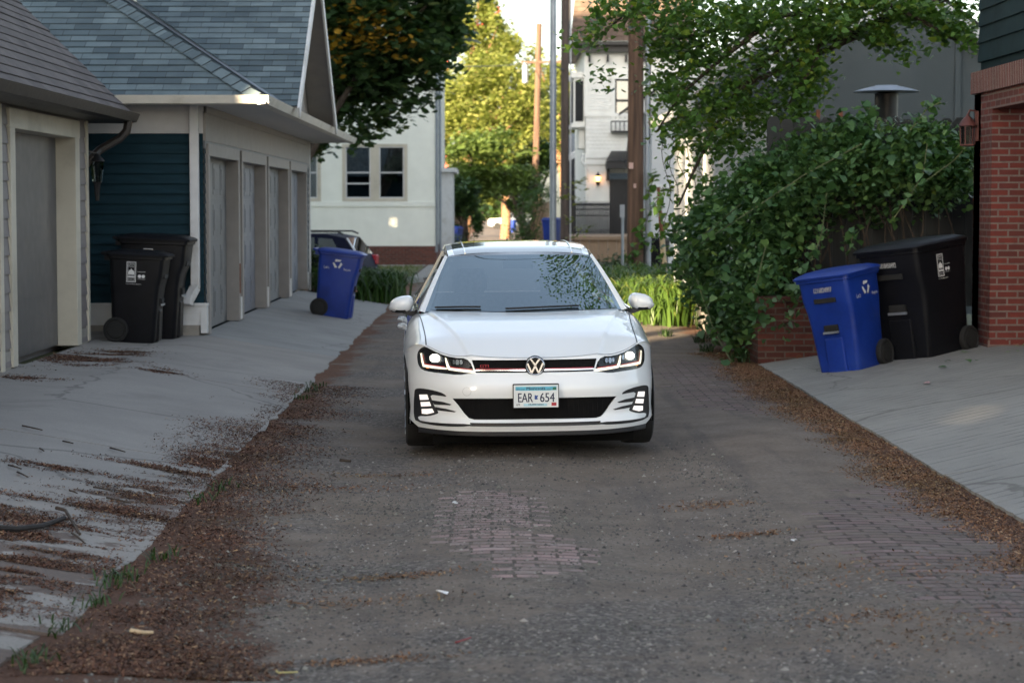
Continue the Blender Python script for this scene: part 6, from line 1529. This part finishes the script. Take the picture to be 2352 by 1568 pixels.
# dark maple before the stucco house
Ym = 47.0
mc = lambda px, py, Y: np.array(at(px, py, Y))
am = np.array([mc(845, 70, 45.6), mc(830, 48, 45.5), mc(872, 62, 45.4), mc(800, 90, 45.8), mc(905, 95, 45.7), mc(770, 130, 45.8), mc(850, 100, 45.5)])
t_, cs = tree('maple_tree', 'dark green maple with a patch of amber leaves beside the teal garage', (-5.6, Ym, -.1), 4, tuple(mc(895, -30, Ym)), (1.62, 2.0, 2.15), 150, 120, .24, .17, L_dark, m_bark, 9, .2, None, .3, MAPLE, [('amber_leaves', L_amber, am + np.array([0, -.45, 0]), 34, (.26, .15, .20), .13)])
low = np.array([mc(px, py, Ym + dy) for px, py, dy in ((770, 235, .2), (800, 270, 0), (845, 280, .3), (880, 250, -.2), (905, 270, .3), (950, 235, 0), (985, 205, .2), (1010, 150, 0), (1035, 95, .3), (745, 300, .5), (720, 325, .6), (835, 315, .1), (925, 200, -.3), (765, 180, 0), (1040, 40, .3), (1030, 10, .1), (985, 60, -.3), (730, 340, .4), (870, 215, 0), (960, 150, 0), (750, 60, .2), (745, 120, .3), (765, 90, .3), (760, 150, .2), (790, 200, .1), (775, 60, .4), (815, 230, .2))])
leaves('lower_foliage', around(low, 75, (.20, .25, .15)), .17, L_dark, t_, MAPLE)
# tall back trees
GT = 'trees lining the lane beyond the houses'
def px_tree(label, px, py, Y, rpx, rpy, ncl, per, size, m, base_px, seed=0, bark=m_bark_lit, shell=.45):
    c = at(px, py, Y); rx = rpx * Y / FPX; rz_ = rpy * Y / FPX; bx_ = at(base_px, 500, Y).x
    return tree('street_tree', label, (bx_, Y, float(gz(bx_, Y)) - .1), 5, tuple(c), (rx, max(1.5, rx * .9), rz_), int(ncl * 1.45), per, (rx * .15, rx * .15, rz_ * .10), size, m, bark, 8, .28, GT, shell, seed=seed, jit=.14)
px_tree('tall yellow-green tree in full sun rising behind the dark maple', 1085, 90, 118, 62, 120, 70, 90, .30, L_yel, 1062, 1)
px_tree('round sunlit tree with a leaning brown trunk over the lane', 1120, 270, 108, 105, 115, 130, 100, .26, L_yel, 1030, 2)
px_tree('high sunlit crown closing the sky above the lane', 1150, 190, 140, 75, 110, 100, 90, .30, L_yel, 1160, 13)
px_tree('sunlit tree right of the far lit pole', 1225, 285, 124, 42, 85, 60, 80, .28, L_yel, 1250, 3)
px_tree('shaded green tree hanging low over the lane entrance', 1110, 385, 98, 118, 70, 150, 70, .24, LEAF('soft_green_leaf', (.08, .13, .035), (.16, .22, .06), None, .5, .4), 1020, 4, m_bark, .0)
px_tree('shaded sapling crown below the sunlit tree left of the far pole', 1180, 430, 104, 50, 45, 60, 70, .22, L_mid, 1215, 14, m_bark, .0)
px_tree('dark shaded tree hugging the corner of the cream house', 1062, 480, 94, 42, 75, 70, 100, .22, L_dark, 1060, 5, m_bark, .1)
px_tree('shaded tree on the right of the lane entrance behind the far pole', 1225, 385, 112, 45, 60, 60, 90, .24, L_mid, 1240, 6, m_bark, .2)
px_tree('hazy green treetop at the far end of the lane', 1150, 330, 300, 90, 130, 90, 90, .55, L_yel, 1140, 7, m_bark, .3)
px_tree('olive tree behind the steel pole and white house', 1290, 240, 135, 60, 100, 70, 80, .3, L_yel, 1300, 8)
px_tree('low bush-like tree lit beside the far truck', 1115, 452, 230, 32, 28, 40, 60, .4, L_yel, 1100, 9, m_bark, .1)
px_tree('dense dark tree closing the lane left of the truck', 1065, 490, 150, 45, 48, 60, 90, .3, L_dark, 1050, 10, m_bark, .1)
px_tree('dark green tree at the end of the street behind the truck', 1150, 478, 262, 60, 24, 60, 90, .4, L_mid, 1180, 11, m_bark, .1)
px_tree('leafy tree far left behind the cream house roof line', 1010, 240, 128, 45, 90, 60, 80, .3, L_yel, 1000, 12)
# hedge over the tan fence
def bush(name, label, cs, per, sig, size, m, cat='shrub', tmpl=RHOMB, group=None):
    cs = np.array(cs); b0 = cs.mean(0); b0[2] = gz(b0[0], b0[1])
    t_ = thing(name, label, cat, tuple(b0), group); b = MB()
    for c in cs[:14]: b.tube([Vector(b0) + Vector((random.uniform(-.1, .1), random.uniform(-.1, .1), -.05)), Vector(b0).lerp(Vector(c), .5) + Vector((0, 0, .1)), Vector(c)], [.02, .014, .005], 5)
    b.build('stem', m_bark, t_); leaves('foliage', around(cs, per, sig), size, m, t_, tmpl); return t_
Yh = 87.0
bush('hedge', 'green hedge spilling over the tan board fence beside the lane', [mc(px, py, Yh + random.uniform(-.8, .8)) for px, py in ((1195, 540), (1200, 500), (1205, 520), (1215, 480), (1212, 545), (1190, 555), (1225, 455), (1240, 445), (1255, 440), (1218, 500), (1205, 470), (1235, 462), (1262, 450), (1200, 550), (1222, 530), (1185, 535))], 130, (.22, .35, .20), .13, L_mid, 'hedge')
bush('shrub', 'low dark shrub at the foot of the cream house corner', [mc(px, py, 80 + random.uniform(-1, 1)) for px, py in ((1030, 550), (1040, 555), (1050, 548), (1060, 560), (1022, 556), (1070, 565))], 110, (.2, .3, .12), .1, L_bush)
bush('shrub', 'tall leafy shrub between garage corner and blue bin', [mc(px, py, 40.2 + random.uniform(-.3, .3)) for px, py in ((712, 585), (720, 600), (716, 620), (722, 640), (712, 655), (728, 590), (735, 620), (708, 610), (700, 640))], 100, (.09, .12, .08), .09, L_bush)
bush('shrub', 'round leafy shrub in front of the tan retaining wall', [mc(px, py, 48 + random.uniform(-.4, .4)) for px, py in ((1395, 605), (1410, 612), (1425, 600), (1440, 610), (1400, 630), (1420, 628), (1445, 625), (1385, 618))], 120, (.14, .16, .10), .08, L_bush)
# daylilies
def lilies(label, B, H_, spread, width, m=L_lily):
    B = np.array(B); spread *= 1.35; H_ *= 1.12; B[:, 2] = gz(B[:, 0], B[:, 1]) - .01
    t_ = thing('daylily_clump', label, 'plant', tuple(B.mean(0)), 'daylily clumps'); V, F = blades_arrays(B, H_, spread, width, 8, 1.55); fast_mesh('blades', V, F, m, t_); return t_
def spot(n, x, y, sx, sy): return np.stack([x + rng.normal(size=n) * sx, y + rng.normal(size=n) * sy, np.zeros(n)], 1)
lilies('sunlit daylily clump with yellow green blades at the corner of the white garage', spot(420, 2.55, 31.3, .22, .35), .85, .42, .035)
lilies('broad daylily clump behind the car mirror', spot(450, 2.35, 34, .26, .7), .85, .45, .035)
lilies('narrow daylily clump seen just over the car bonnet corner', spot(300, 2.0, 36, .25, .8), .85, .45, .035)
lilies('shaded daylily clump round the foot of the thick pole', spot(380, 2.6, 41, .4, 1.3), .85, .45, .04)
lilies('daylily clump below the leaning stake', spot(380, 2.9, 38, .35, 1.0), .85, .45, .04)
lilies('dark green daylily clump at the end of the left apron', np.concatenate([spot(420, -2.25, 38.9, .25, .45), spot(320, -2.0, 39.6, .18, .5), spot(200, -2.7, 39, .2, .4)]), .80, .45, .035, LEAF('dark_daylily_blade', (.025, .065, .018), (.06, .12, .03), None, .45, .35))
# weeds and grass tufts on the lane edge
def tufts(label, pts, n, H_, sp, wd):
    B = np.concatenate([spot(n, x, y, .05, .09) for x, y in pts]); B[:, 2] = gz(B[:, 0], B[:, 1]); V, F = blades_arrays(B, H_, sp, wd, 4); o = fast_mesh('grass_tuft', V, F, L_bush); return stuff(o, label, 'grass')
tufts('green grass tufts sprouting along the left slab edge', [(-1.74, 9.9), (-1.78, 8.9), (-1.76, 9.4), (-1.70, 12.7), (-1.66, 13.3), (-1.74, 8.2), (-1.72, 19.6), (-1.70, 20.4), (-1.7, 21.0), (-1.60, 10.6), (-1.75, 10.1)], 26, .07, .06, .007)
tufts('weedy green tufts at the foot of the vine and right slab corner', [(2.7, 23.6), (2.8, 24.2), (2.55, 25.5), (2.6, 27.2), (2.75, 28.0), (2.3, 28.5)], 40, .14, .12, .010)

# ---- climbing vine over the fence
vt = thing('climbing_vine', 'dense heart-leaved green vine billowing over fence and brick wall', 'vine', (3.4, 24, .8))
Yv = 23.6
out = []
prof_top = [(1565, 560), (1590, 500), (1640, 440), (1700, 395), (1760, 350), (1820, 325), (1900, 300), (1980, 305), (2060, 300), (2140, 305), (2210, 310), (2235, 320)]
prof_bot = [(1565, 620), (1590, 640), (1640, 740), (1700, 815), (1760, 770), (1820, 590), (1900, 525), (1980, 500), (2060, 480), (2140, 470), (2210, 480), (2235, 470)]
tx = [p[0] for p in prof_top]
cs = []
while len(cs) < 460:
    px = random.uniform(1592, 2232); a = np.interp(px, tx, [p[1] for p in prof_top]) + 90 * (vnoise(px / 45., 3.3, 3) - .42); b_ = np.interp(px, tx, [p[1] for p in prof_bot])
    py = a + (b_ - a) * random.random() ** 1.15; f = (py - a) / max(1, b_ - a)
    bulge = .75 * math.sin(math.pi * min(1, max(.08, f))) ** .7 * (1.0 if px < 1760 else .75)
    Y = Yv + .75 - bulge - random.random() ** 2 * .3
    if px < 1700: Y += (1700 - px) / 135 * 2.6
    if px > 1830 and py > 415 and random.random() < .78: continue
    if vnoise(px / 42., py / 42., 3) < .40: continue
    cs.append(np.array(at(px, py, Y)))
cs = np.array(cs)
leaves('foliage', around(cs, 34, (.11, .12, .10)), .064, L_vine, vt, HEART, .35, .5, .42)
leaves('young_foliage', around(cs[::2], 10, (.13, .14, .12)), .05, LEAF('young_vine_leaf', (.07, .17, .06), (.15, .28, .08), (.22, .30, .07), .4, .35), vt, HEART, .4, .4, .4)
fr_ = [np.array(at(random.uniform(1725, 1850), random.uniform(600, 770), 23.02 - random.random() * .12)) for _ in range(17)]
leaves('wall_foliage', around(np.array(fr_), 12, (.09, .05, .09)), .07, L_vine, vt, HEART, .3, .6, .4)
dn = []
while len(dn) < 190:
    px = random.uniform(1575, 1800); a = np.interp(px, tx, [p[1] for p in prof_top]); b_ = np.interp(px, tx, [p[1] for p in prof_bot]); py = a + (b_ - a) * random.random()
    dn.append(np.array(at(px, py, Yv + .9 + (max(0, 1700 - px)) / 135 * 2.4)))
leaves('inner_foliage', around(np.array(dn), 16, (.12, .2, .1)), .085, L_vine, vt, HEART, .3, .5)
st_ = MB(); sprays = []
for (pts) in ([(1700, 470), (1640, 520), (1585, 560)], [(1650, 430), (1600, 460), (1560, 500), (1545, 540)], [(1980, 330), (1850, 400), (1700, 500), (1610, 560)], [(2130, 330), (2120, 400), (2090, 450), (2050, 505)], [(2235, 320), (2190, 370), (2120, 420)], [(1900, 430), (1890, 520), (1880, 560), (1862, 600)], [(1760, 560), (1740, 640), (1720, 700)], [(1600, 640), (1640, 760), (1680, 830)], [(2020, 300), (2010, 260), (1985, 245)], [(2090, 300), (2130, 250), (2160, 235)], [(1960, 520), (1958, 545), (1950, 575)]):
    P = [at(px, py, 22.75 + (max(0, 1700 - px)) / 135 * 2.2) for px, py in pts]
    Q = []
    for a, b_ in zip(P, P[1:]): Q += [a.lerp(b_, k / 6) for k in range(6)]
    Q.append(P[-1]); st_.tube(Q, [.006] * len(Q), 5); sprays += [np.array(q_) + rng.normal(size=3) * .035 for q_ in Q for _ in range(2)]
st_.build('tendril', M('pale_green_stem', (.10, .12, .05), .6), vt, smooth=True)
leaves('tendril_leaves', np.array(sprays), .078, L_vine, vt, HEART, .3, .6)
bs = MB()
for k in range(22):
    px = random.uniform(1740, 2200); p0 = at(px, 720, 24.2); p0.z = random.uniform(.3, .8); p1 = at(px + random.uniform(-90, 60), random.uniform(330, 480), 24.0)
    bs.tube([p0, p0.lerp(p1, .5) + Vector((random.uniform(-.2, .2), -.12, 0)), p1], [.014, .011, .006], 5)
bs.build('woody_stem', m_bark, vt, smooth=True)

# ---- overhanging tree, upper right
ot = thing('overhanging_tree', 'leafy tree hanging glossy green branches over the lane from upper right', 'tree', (4.6, 26, .2))
b = MB(); tr0 = Vector((6.2, 26.2, .3)); T = [tr0, Vector((6.15, 26.2, 2.2)), Vector((5.9, 26.1, 4.4)), Vector((5.3, 26, 5.8))]; b.tube(T, [.13, .115, .10, .07], 10); b.build('trunk', m_bark, ot, smooth=True)
Yo = 25.2
limbs = [[(1850, -60), (1760, 20), (1640, 70), (1560, 90), (1500, 60)], [(1900, -40), (1830, 80), (1740, 160), (1660, 260), (1620, 330)], [(1930, -60), (1900, 40), (1870, 150), (1835, 200), (1800, 260)], [(1960, -60), (2040, 10), (2120, 50), (2190, 90), (2245, 95)], [(1780, 40), (1640, 150), (1560, 220), (1510, 300)], [(1700, -60), (1560, -20), (1450, 20), (1360, 100)], [(1880, 100), (1930, 90), (2010, 60)], [(1700, 200), (1640, 300), (1590, 400), (1560, 470)], [(1880, -60), (1780, -30), (1660, -20), (1560, 10)]]
br = MB(); LP = []
for li, pts in enumerate(limbs):
    P = [at(px, py, Yo + .25 * math.sin(i + li)) for i, (px, py) in enumerate(pts)]; Q = []
    for a, b_ in zip(P, P[1:]): Q += [a.lerp(b_, k / 5) for k in range(5)]
    Q.append(P[-1]); n_ = len(Q); br.tube([T[2]] + Q if li != 5 else Q, ([.045] if li != 5 else []) + [.028 * (1 - .8 * i / n_) + .004 for i in range(n_)], 6)
br.build('branch', m_bark, ot, smooth=True)
reg = []
poly = [(1470, -20), (1960, -20), (1990, 20), (1935, 60), (1890, 120), (1870, 200), (1860, 240), (1815, 290), (1770, 300), (1720, 330), (1650, 350), (1600, 330), (1560, 300), (1540, 250), (1530, 160), (1510, 80)]
while len(reg) < 330:
    px, py = random.uniform(1470, 2000), random.uniform(-20, 350)
    if inside((px, py), poly): reg.append(np.array(at(px, py, Yo + random.uniform(-.7, .9))))
leaves('foliage', around(np.array(reg), 30, (.11, .16, .09)), .062, L_birch, ot, HEART, .4, .5)
sp = []
for (x0, y0, x1, y1, n_) in ((2000, 15, 2235, 95, 26), (1960, 60, 2120, 120, 14), (2050, 100, 2100, 160, 5), (1400, 20, 1340, 110, 16), (1430, 10, 1370, 20, 10), (1480, 10, 1430, 40, 10), (1330, 90, 1310, 100, 3), (1390, 150, 1380, 180, 4), (1460, 40, 1440, 60, 6), (1920, 150, 1800, 280, 12), (1540, 170, 1495, 215, 10), (1520, 90, 1490, 130, 7), (1950, 0, 2150, 40, 45), (1900, 20, 2050, 110, 40), (2050, 0, 2240, 80, 34), (1960, -10, 2230, 20, 30), (1880, 130, 1850, 260, 14), (1560, 200, 1530, 330, 12), (1550, 60, 1500, 110, 8)):
    for k in range(n_):
        f = random.random(); sp.append(np.array(at(x0 + (x1 - x0) * f, y0 + (y1 - y0) * f + random.uniform(-14, 14), Yo + random.uniform(-.4, .4))))
leaves('outer_leaves', around(np.array(sp), 13, (.10, .12, .07)), .066, L_birch, ot, HEART, .4, .5)
up_c = clumps(120, (3.4, 23.2, 8.6), (2.3, 3.0, 1.9), .2)
leaves('upper_crown', around(up_c, 30, (.28, .3, .16)), .085, L_birch, ot, HEART, .4, .5)
ub = MB()
for k in range(10): e = Vector(up_c[k * 11]); ub.tube([T[3], T[3].lerp(e, .5) + Vector((0, 0, .4)), e], [.06, .035, .01], 6)
ub.build('branch', m_bark, ot, smooth=True)
hang = MB(); hp = []
for (px, y0, y1) in ((1530, 300, 520), (1548, 330, 470), (1566, 310, 430), (1588, 330, 560), (1612, 340, 500), (1515, 430, 500), (1640, 330, 430), (1500, 200, 290), (1690, 320, 400), (1720, 310, 410), (1510, 520, 620), (1542, 500, 590)):
    Yq = 26.5 + random.uniform(-.5, 1.5); n_ = 14; Q = [at(px + 10 * math.sin(i * .5 + px), y0 + (y1 - y0) * i / n_, Yq) for i in range(n_ + 1)]; hang.tube(Q, .004, 4); hp += [np.array(q_) + rng.normal(size=3) * .05 for q_ in Q for _ in range(2)]
hang.build('hanging_shoot', m_bark, ot); leaves('hanging_leaves', np.array(hp), .072, L_birch, ot, HEART, .25, 1.0)
# ivy on the pole and small plants by it
iv = thing('pole_ivy', 'few ivy leaves climbing the lower part of the thick pole', 'vine', tuple(at(1462, 560, 44.6)))
Q = [at(px, py, 44.7) for px, py in ((1445, 600), (1462, 575), (1470, 550), (1480, 520), (1495, 480), (1490, 440), (1505, 400))]
b = MB(); b.tube(Q, .008, 5); b.build('stem', m_bark, iv); leaves('foliage', around(np.array([tuple(q_) for q_ in Q]), 9, (.08, .08, .1)), .14, L_birch, iv, HEART, .3, .6)
iv = thing('sapling', 'light green sapling leaves beside the bare brown pole', 'plant', tuple(at(1312, 500, 60)))
Q = [at(px, py, 60) for px, py in ((1318, 560), (1315, 500), (1312, 450), (1316, 410))]
b = MB(); b.tube(Q, .012, 5); b.build('stem', m_bark, iv); leaves('foliage', around(np.array([tuple(at(px, py, 60)) for px, py in ((1300, 425), (1322, 430), (1335, 420), (1300, 455), (1330, 460), (1310, 500), (1335, 520), (1325, 545))]), 12, (.16, .1, .06)), .16, L_yel, iv)

# ------------------------------------------------------------------ sticks and scraps
def stick(label, pts, r, m=m_bark, name='fallen_stick'):
    b = MB(); n_ = len(pts); b.tube(pts, [r * (1 - .5 * i / n_) for i in range(n_)], 7); o = b.build(name, m, None, smooth=True); return tag(o, label, 'stick')
def onslab(px, py, dz=.03): p = atz(px, py, .13); return Vector((p.x, p.y, zl(p.x) + dz))
stick('thick dark dead branch lying on the left slab', [onslab(-10, 1212, .02), onslab(40, 1208, .022), onslab(95, 1196, .024), onslab(148, 1176, .03)], .019, M('wet_dark_bark', (.016, .013, .012), .8, var=.4, scale=20))
stick('short forked dark twig right of the thick branch', [onslab(130, 1160, .03), onslab(150, 1165, .04), onslab(183, 1198, .02)], .011)
gs = 'small twigs on the left slab'
for (a, b_) in (((52, 1014), (98, 1016)), ((253, 1028), (288, 1031)), ((192, 1075), (215, 1080)), ((20, 1090), (50, 1093)), ((215, 1105), (258, 1106)), ((160, 1118), (178, 1121)), ((145, 1030), (168, 1031)), ((40, 1100), (64, 1106)), ((245, 1120), (300, 1123)), ((250, 1288), (262, 1292)), ((92, 1050), (102, 1054)), ((165, 1195), (195, 1210))):
    o = stick('small dark twig on the left slab', [onslab(*a, .012), onslab((a[0] + b_[0]) / 2, (a[1] + b_[1]) / 2 + 2, .02), onslab(*b_, .012)], .006, name='twig'); o['group'] = gs
def onlane(px, py, dz=.01): p = atz(px, py, .0); return Vector((p.x, p.y, float(gz(p.x, p.y)) + dz))
stick('short straight dark stick on the dirt left of the car', [onlane(781, 1046), onlane(806, 1047)], .012)
stick('thin red stem lying on the gravel in the foreground', [onlane(1047, 1482), onlane(1065, 1478), onlane(1082, 1473)], .004, M('red_stem', (.25, .02, .02), .5), 'red_stem')
stick('pale yellow straw on the gravel near the bottom edge', [onlane(635, 1530), onlane(640, 1534), onlane(684, 1533)], .004, M('straw', (.45, .40, .16), .7), 'straw')
stick('splintered pale wood shard in the bark litter', [onlane(300, 1455), onlane(330, 1457), onlane(352, 1455)], .010, M('pale_wood', (.50, .38, .24), .8), 'wood_splinter')
def scrap(name, label, c, s, m, n=9):
    b = MB(); V = [(c.x + random.uniform(-s, s), c.y + random.uniform(-s, s) * 1.6, c.z + random.uniform(.0, .022)) for _ in range(n)]
    b.add(V, [(i, (i + 1) % n, (i + 3) % n) for i in range(n)]); return tag(b.build(name, m, None, fix=False), label, 'litter')
scrap('foil_scrap', 'crumpled shiny foil scrap on the dirt in the foreground', onlane(1015, 1369), .035, M('foil', (.85, .86, .88), .3, metal=.3))
pr_ = atz(2126, 878, .2); scrap('wrapper', 'small red and white wrapper on the right driveway', Vector((pr_.x, pr_.y, zr(pr_.x) + .006)), .05, M('red_white_wrapper', (.45, .25, .25), .5, var=.6, scale=40))
for k, (px, py, dx, dy) in enumerate(((1045, 1163, 0, 0), (1822, 1252, 0, 0))): scrap('paper_scrap', ('tiny pale paper scrap by the brick patch', 'tiny white scrap on the dirt right of the brick patch')[k], onlane(px, py), .02, m_marking)
lf = np.array([[pr.x, pr.y, zr(pr.x) + .02] for pr in [atz(px, py, .22) for px, py in ((2325, 826), (2300, 838), (2345, 830), (2210, 828), (2180, 842), (2160, 850), (2260, 850), (2310, 820))] for _ in range(2)])
o = leaves('fallen_leaves', lf + rng.normal(size=lf.shape) * np.array([.06, .08, .004]), .06, L_vine, None, HEART, .8); stuff(o, 'few fallen green leaves on the right driveway by the brick garage', 'leaves')

# ------------------------------------------------------------------ unseen masses and crowns added behind and to the left to shape the sun
def block(name, label, x0, x1, y0, y1, h, m, rot=0):
    t_ = thing(name, label, 'building', ((x0 + x1) / 2, (y0 + y1) / 2, 0)); mb = MB(); mb.box(x0, x1, y0, y1, -.2, h); mb.build('wall', m, t_)
    mb = MB(); mb.box(x0 - .3, x1 + .3, y0 - .3, y1 + .3, h, h + .4); mb.build('roof', m_shg_dark, t_); return t_
def clip_q(poly, c, ge):
    f = lambda p: -p[0] * math.sin(SUN_A) + p[1] * math.cos(SUN_A) - c
    out = []
    for a, b in zip(poly, poly[1:] + poly[:1]):
        fa, fb = f(a), f(b); ia, ib = (fa >= 0) == ge, (fb >= 0) == ge
        if ia: out.append(a)
        if ia != ib: t_ = fa / (fa - fb); out.append((a[0] + t_ * (b[0] - a[0]), a[1] + t_ * (b[1] - a[1])))
    return out
def split_block(name, label, x0, x1, y0, y1, h, m, c0, c1, zlo, zhi, smid, sth):
    """an added sun-blocking mass; its slot is filled below and above, leaving one hole for low sun"""
    rect = [(x0, y0), (x1, y0), (x1, y1), (x0, y1)]
    t_ = thing(name, label, 'building', ((x0 + x1) / 2, (y0 + y1) / 2, 0))
    for P in (clip_q(rect, c0, False), clip_q(rect, c1, True)):
        mb = MB(); mb.prism([(x, y, -.3) for x, y in P], (0, 0, h)); mb.build('wall', m, t_)
    pt = lambda s, q: (s * math.cos(SUN_A) - q * math.sin(SUN_A), s * math.sin(SUN_A) + q * math.cos(SUN_A))
    Q = [pt(smid - sth, c0), pt(smid + sth, c0), pt(smid + sth, c1), pt(smid - sth, c1)]
    mb = MB(); mb.prism([(x, y, -.3) for x, y in Q], (0, 0, zlo + .3)); mb.build('slot_filler', m, t_)
    mb = MB(); mb.prism([(x, y, zhi) for x, y in Q], (0, 0, h - zhi)); mb.build('slot_cap', m, t_)
    mb = MB(); mb.box(x0 - .3, x1 + .3, y0 - .3, y1 + .3, h - .25, h + .3); mb.build('roof', m_shg_dark, t_)
split_block('brick_sun_blocker', 'unseen slotted brick mass added behind the camera to block the sun', -17, -3, -34, -13.2, 20, m_brick_old, 3.48, 3.76, 8.12, 8.30, -17.2, .3)  # added out of view; its slot drops a sun patch on the apron
block('tall_sun_blocker', 'unseen pale mass added beyond the grey garage to block the sun', -19, -13, 2.2, 30, 20, m_stucco)
split_block('pale_sun_blocker', 'unseen slotted pale mass added behind the teal garage to block the sun', -24, -6.6, 41.5, 60, 13, m_stucco, 30.50, 30.70, 7.08, 7.36, 33.5, .3)  # added out of view; its slot drops a sun patch on the stucco
tree('sun_blocker_poplar', 'slim unseen poplar added left of the view to break up the sun', (-10.7, 5.0, .2), 8, (-10.7, 5.0, 11.2), (.62, .62, 3.2), 46, 60, (.14, .14, .25), .13, L_mid, m_bark, 5, .14)  # these crowns are added out of view to dapple the low sun
tree('sun_blocker_poplar', 'broad topped unseen poplar added beside the slim one to block the sun', (-9.33, 4.36, .2), 8, (-9.33, 4.36, 11.2), (.80, .80, 3.5), 80, 80, (.16, .16, .25), .15, L_mid, m_bark, 5, .14)
tree('sun_blocker_linden', 'sparse unseen linden added left of the view to dapple a sun patch', (-19.6, 31.4, .2), 8, (-19.3, 31.1, 10.5), (1.0, 1.0, 1.1), 30, 26, (.3, .3, .3), .20, L_mid, m_bark, 5, .14)
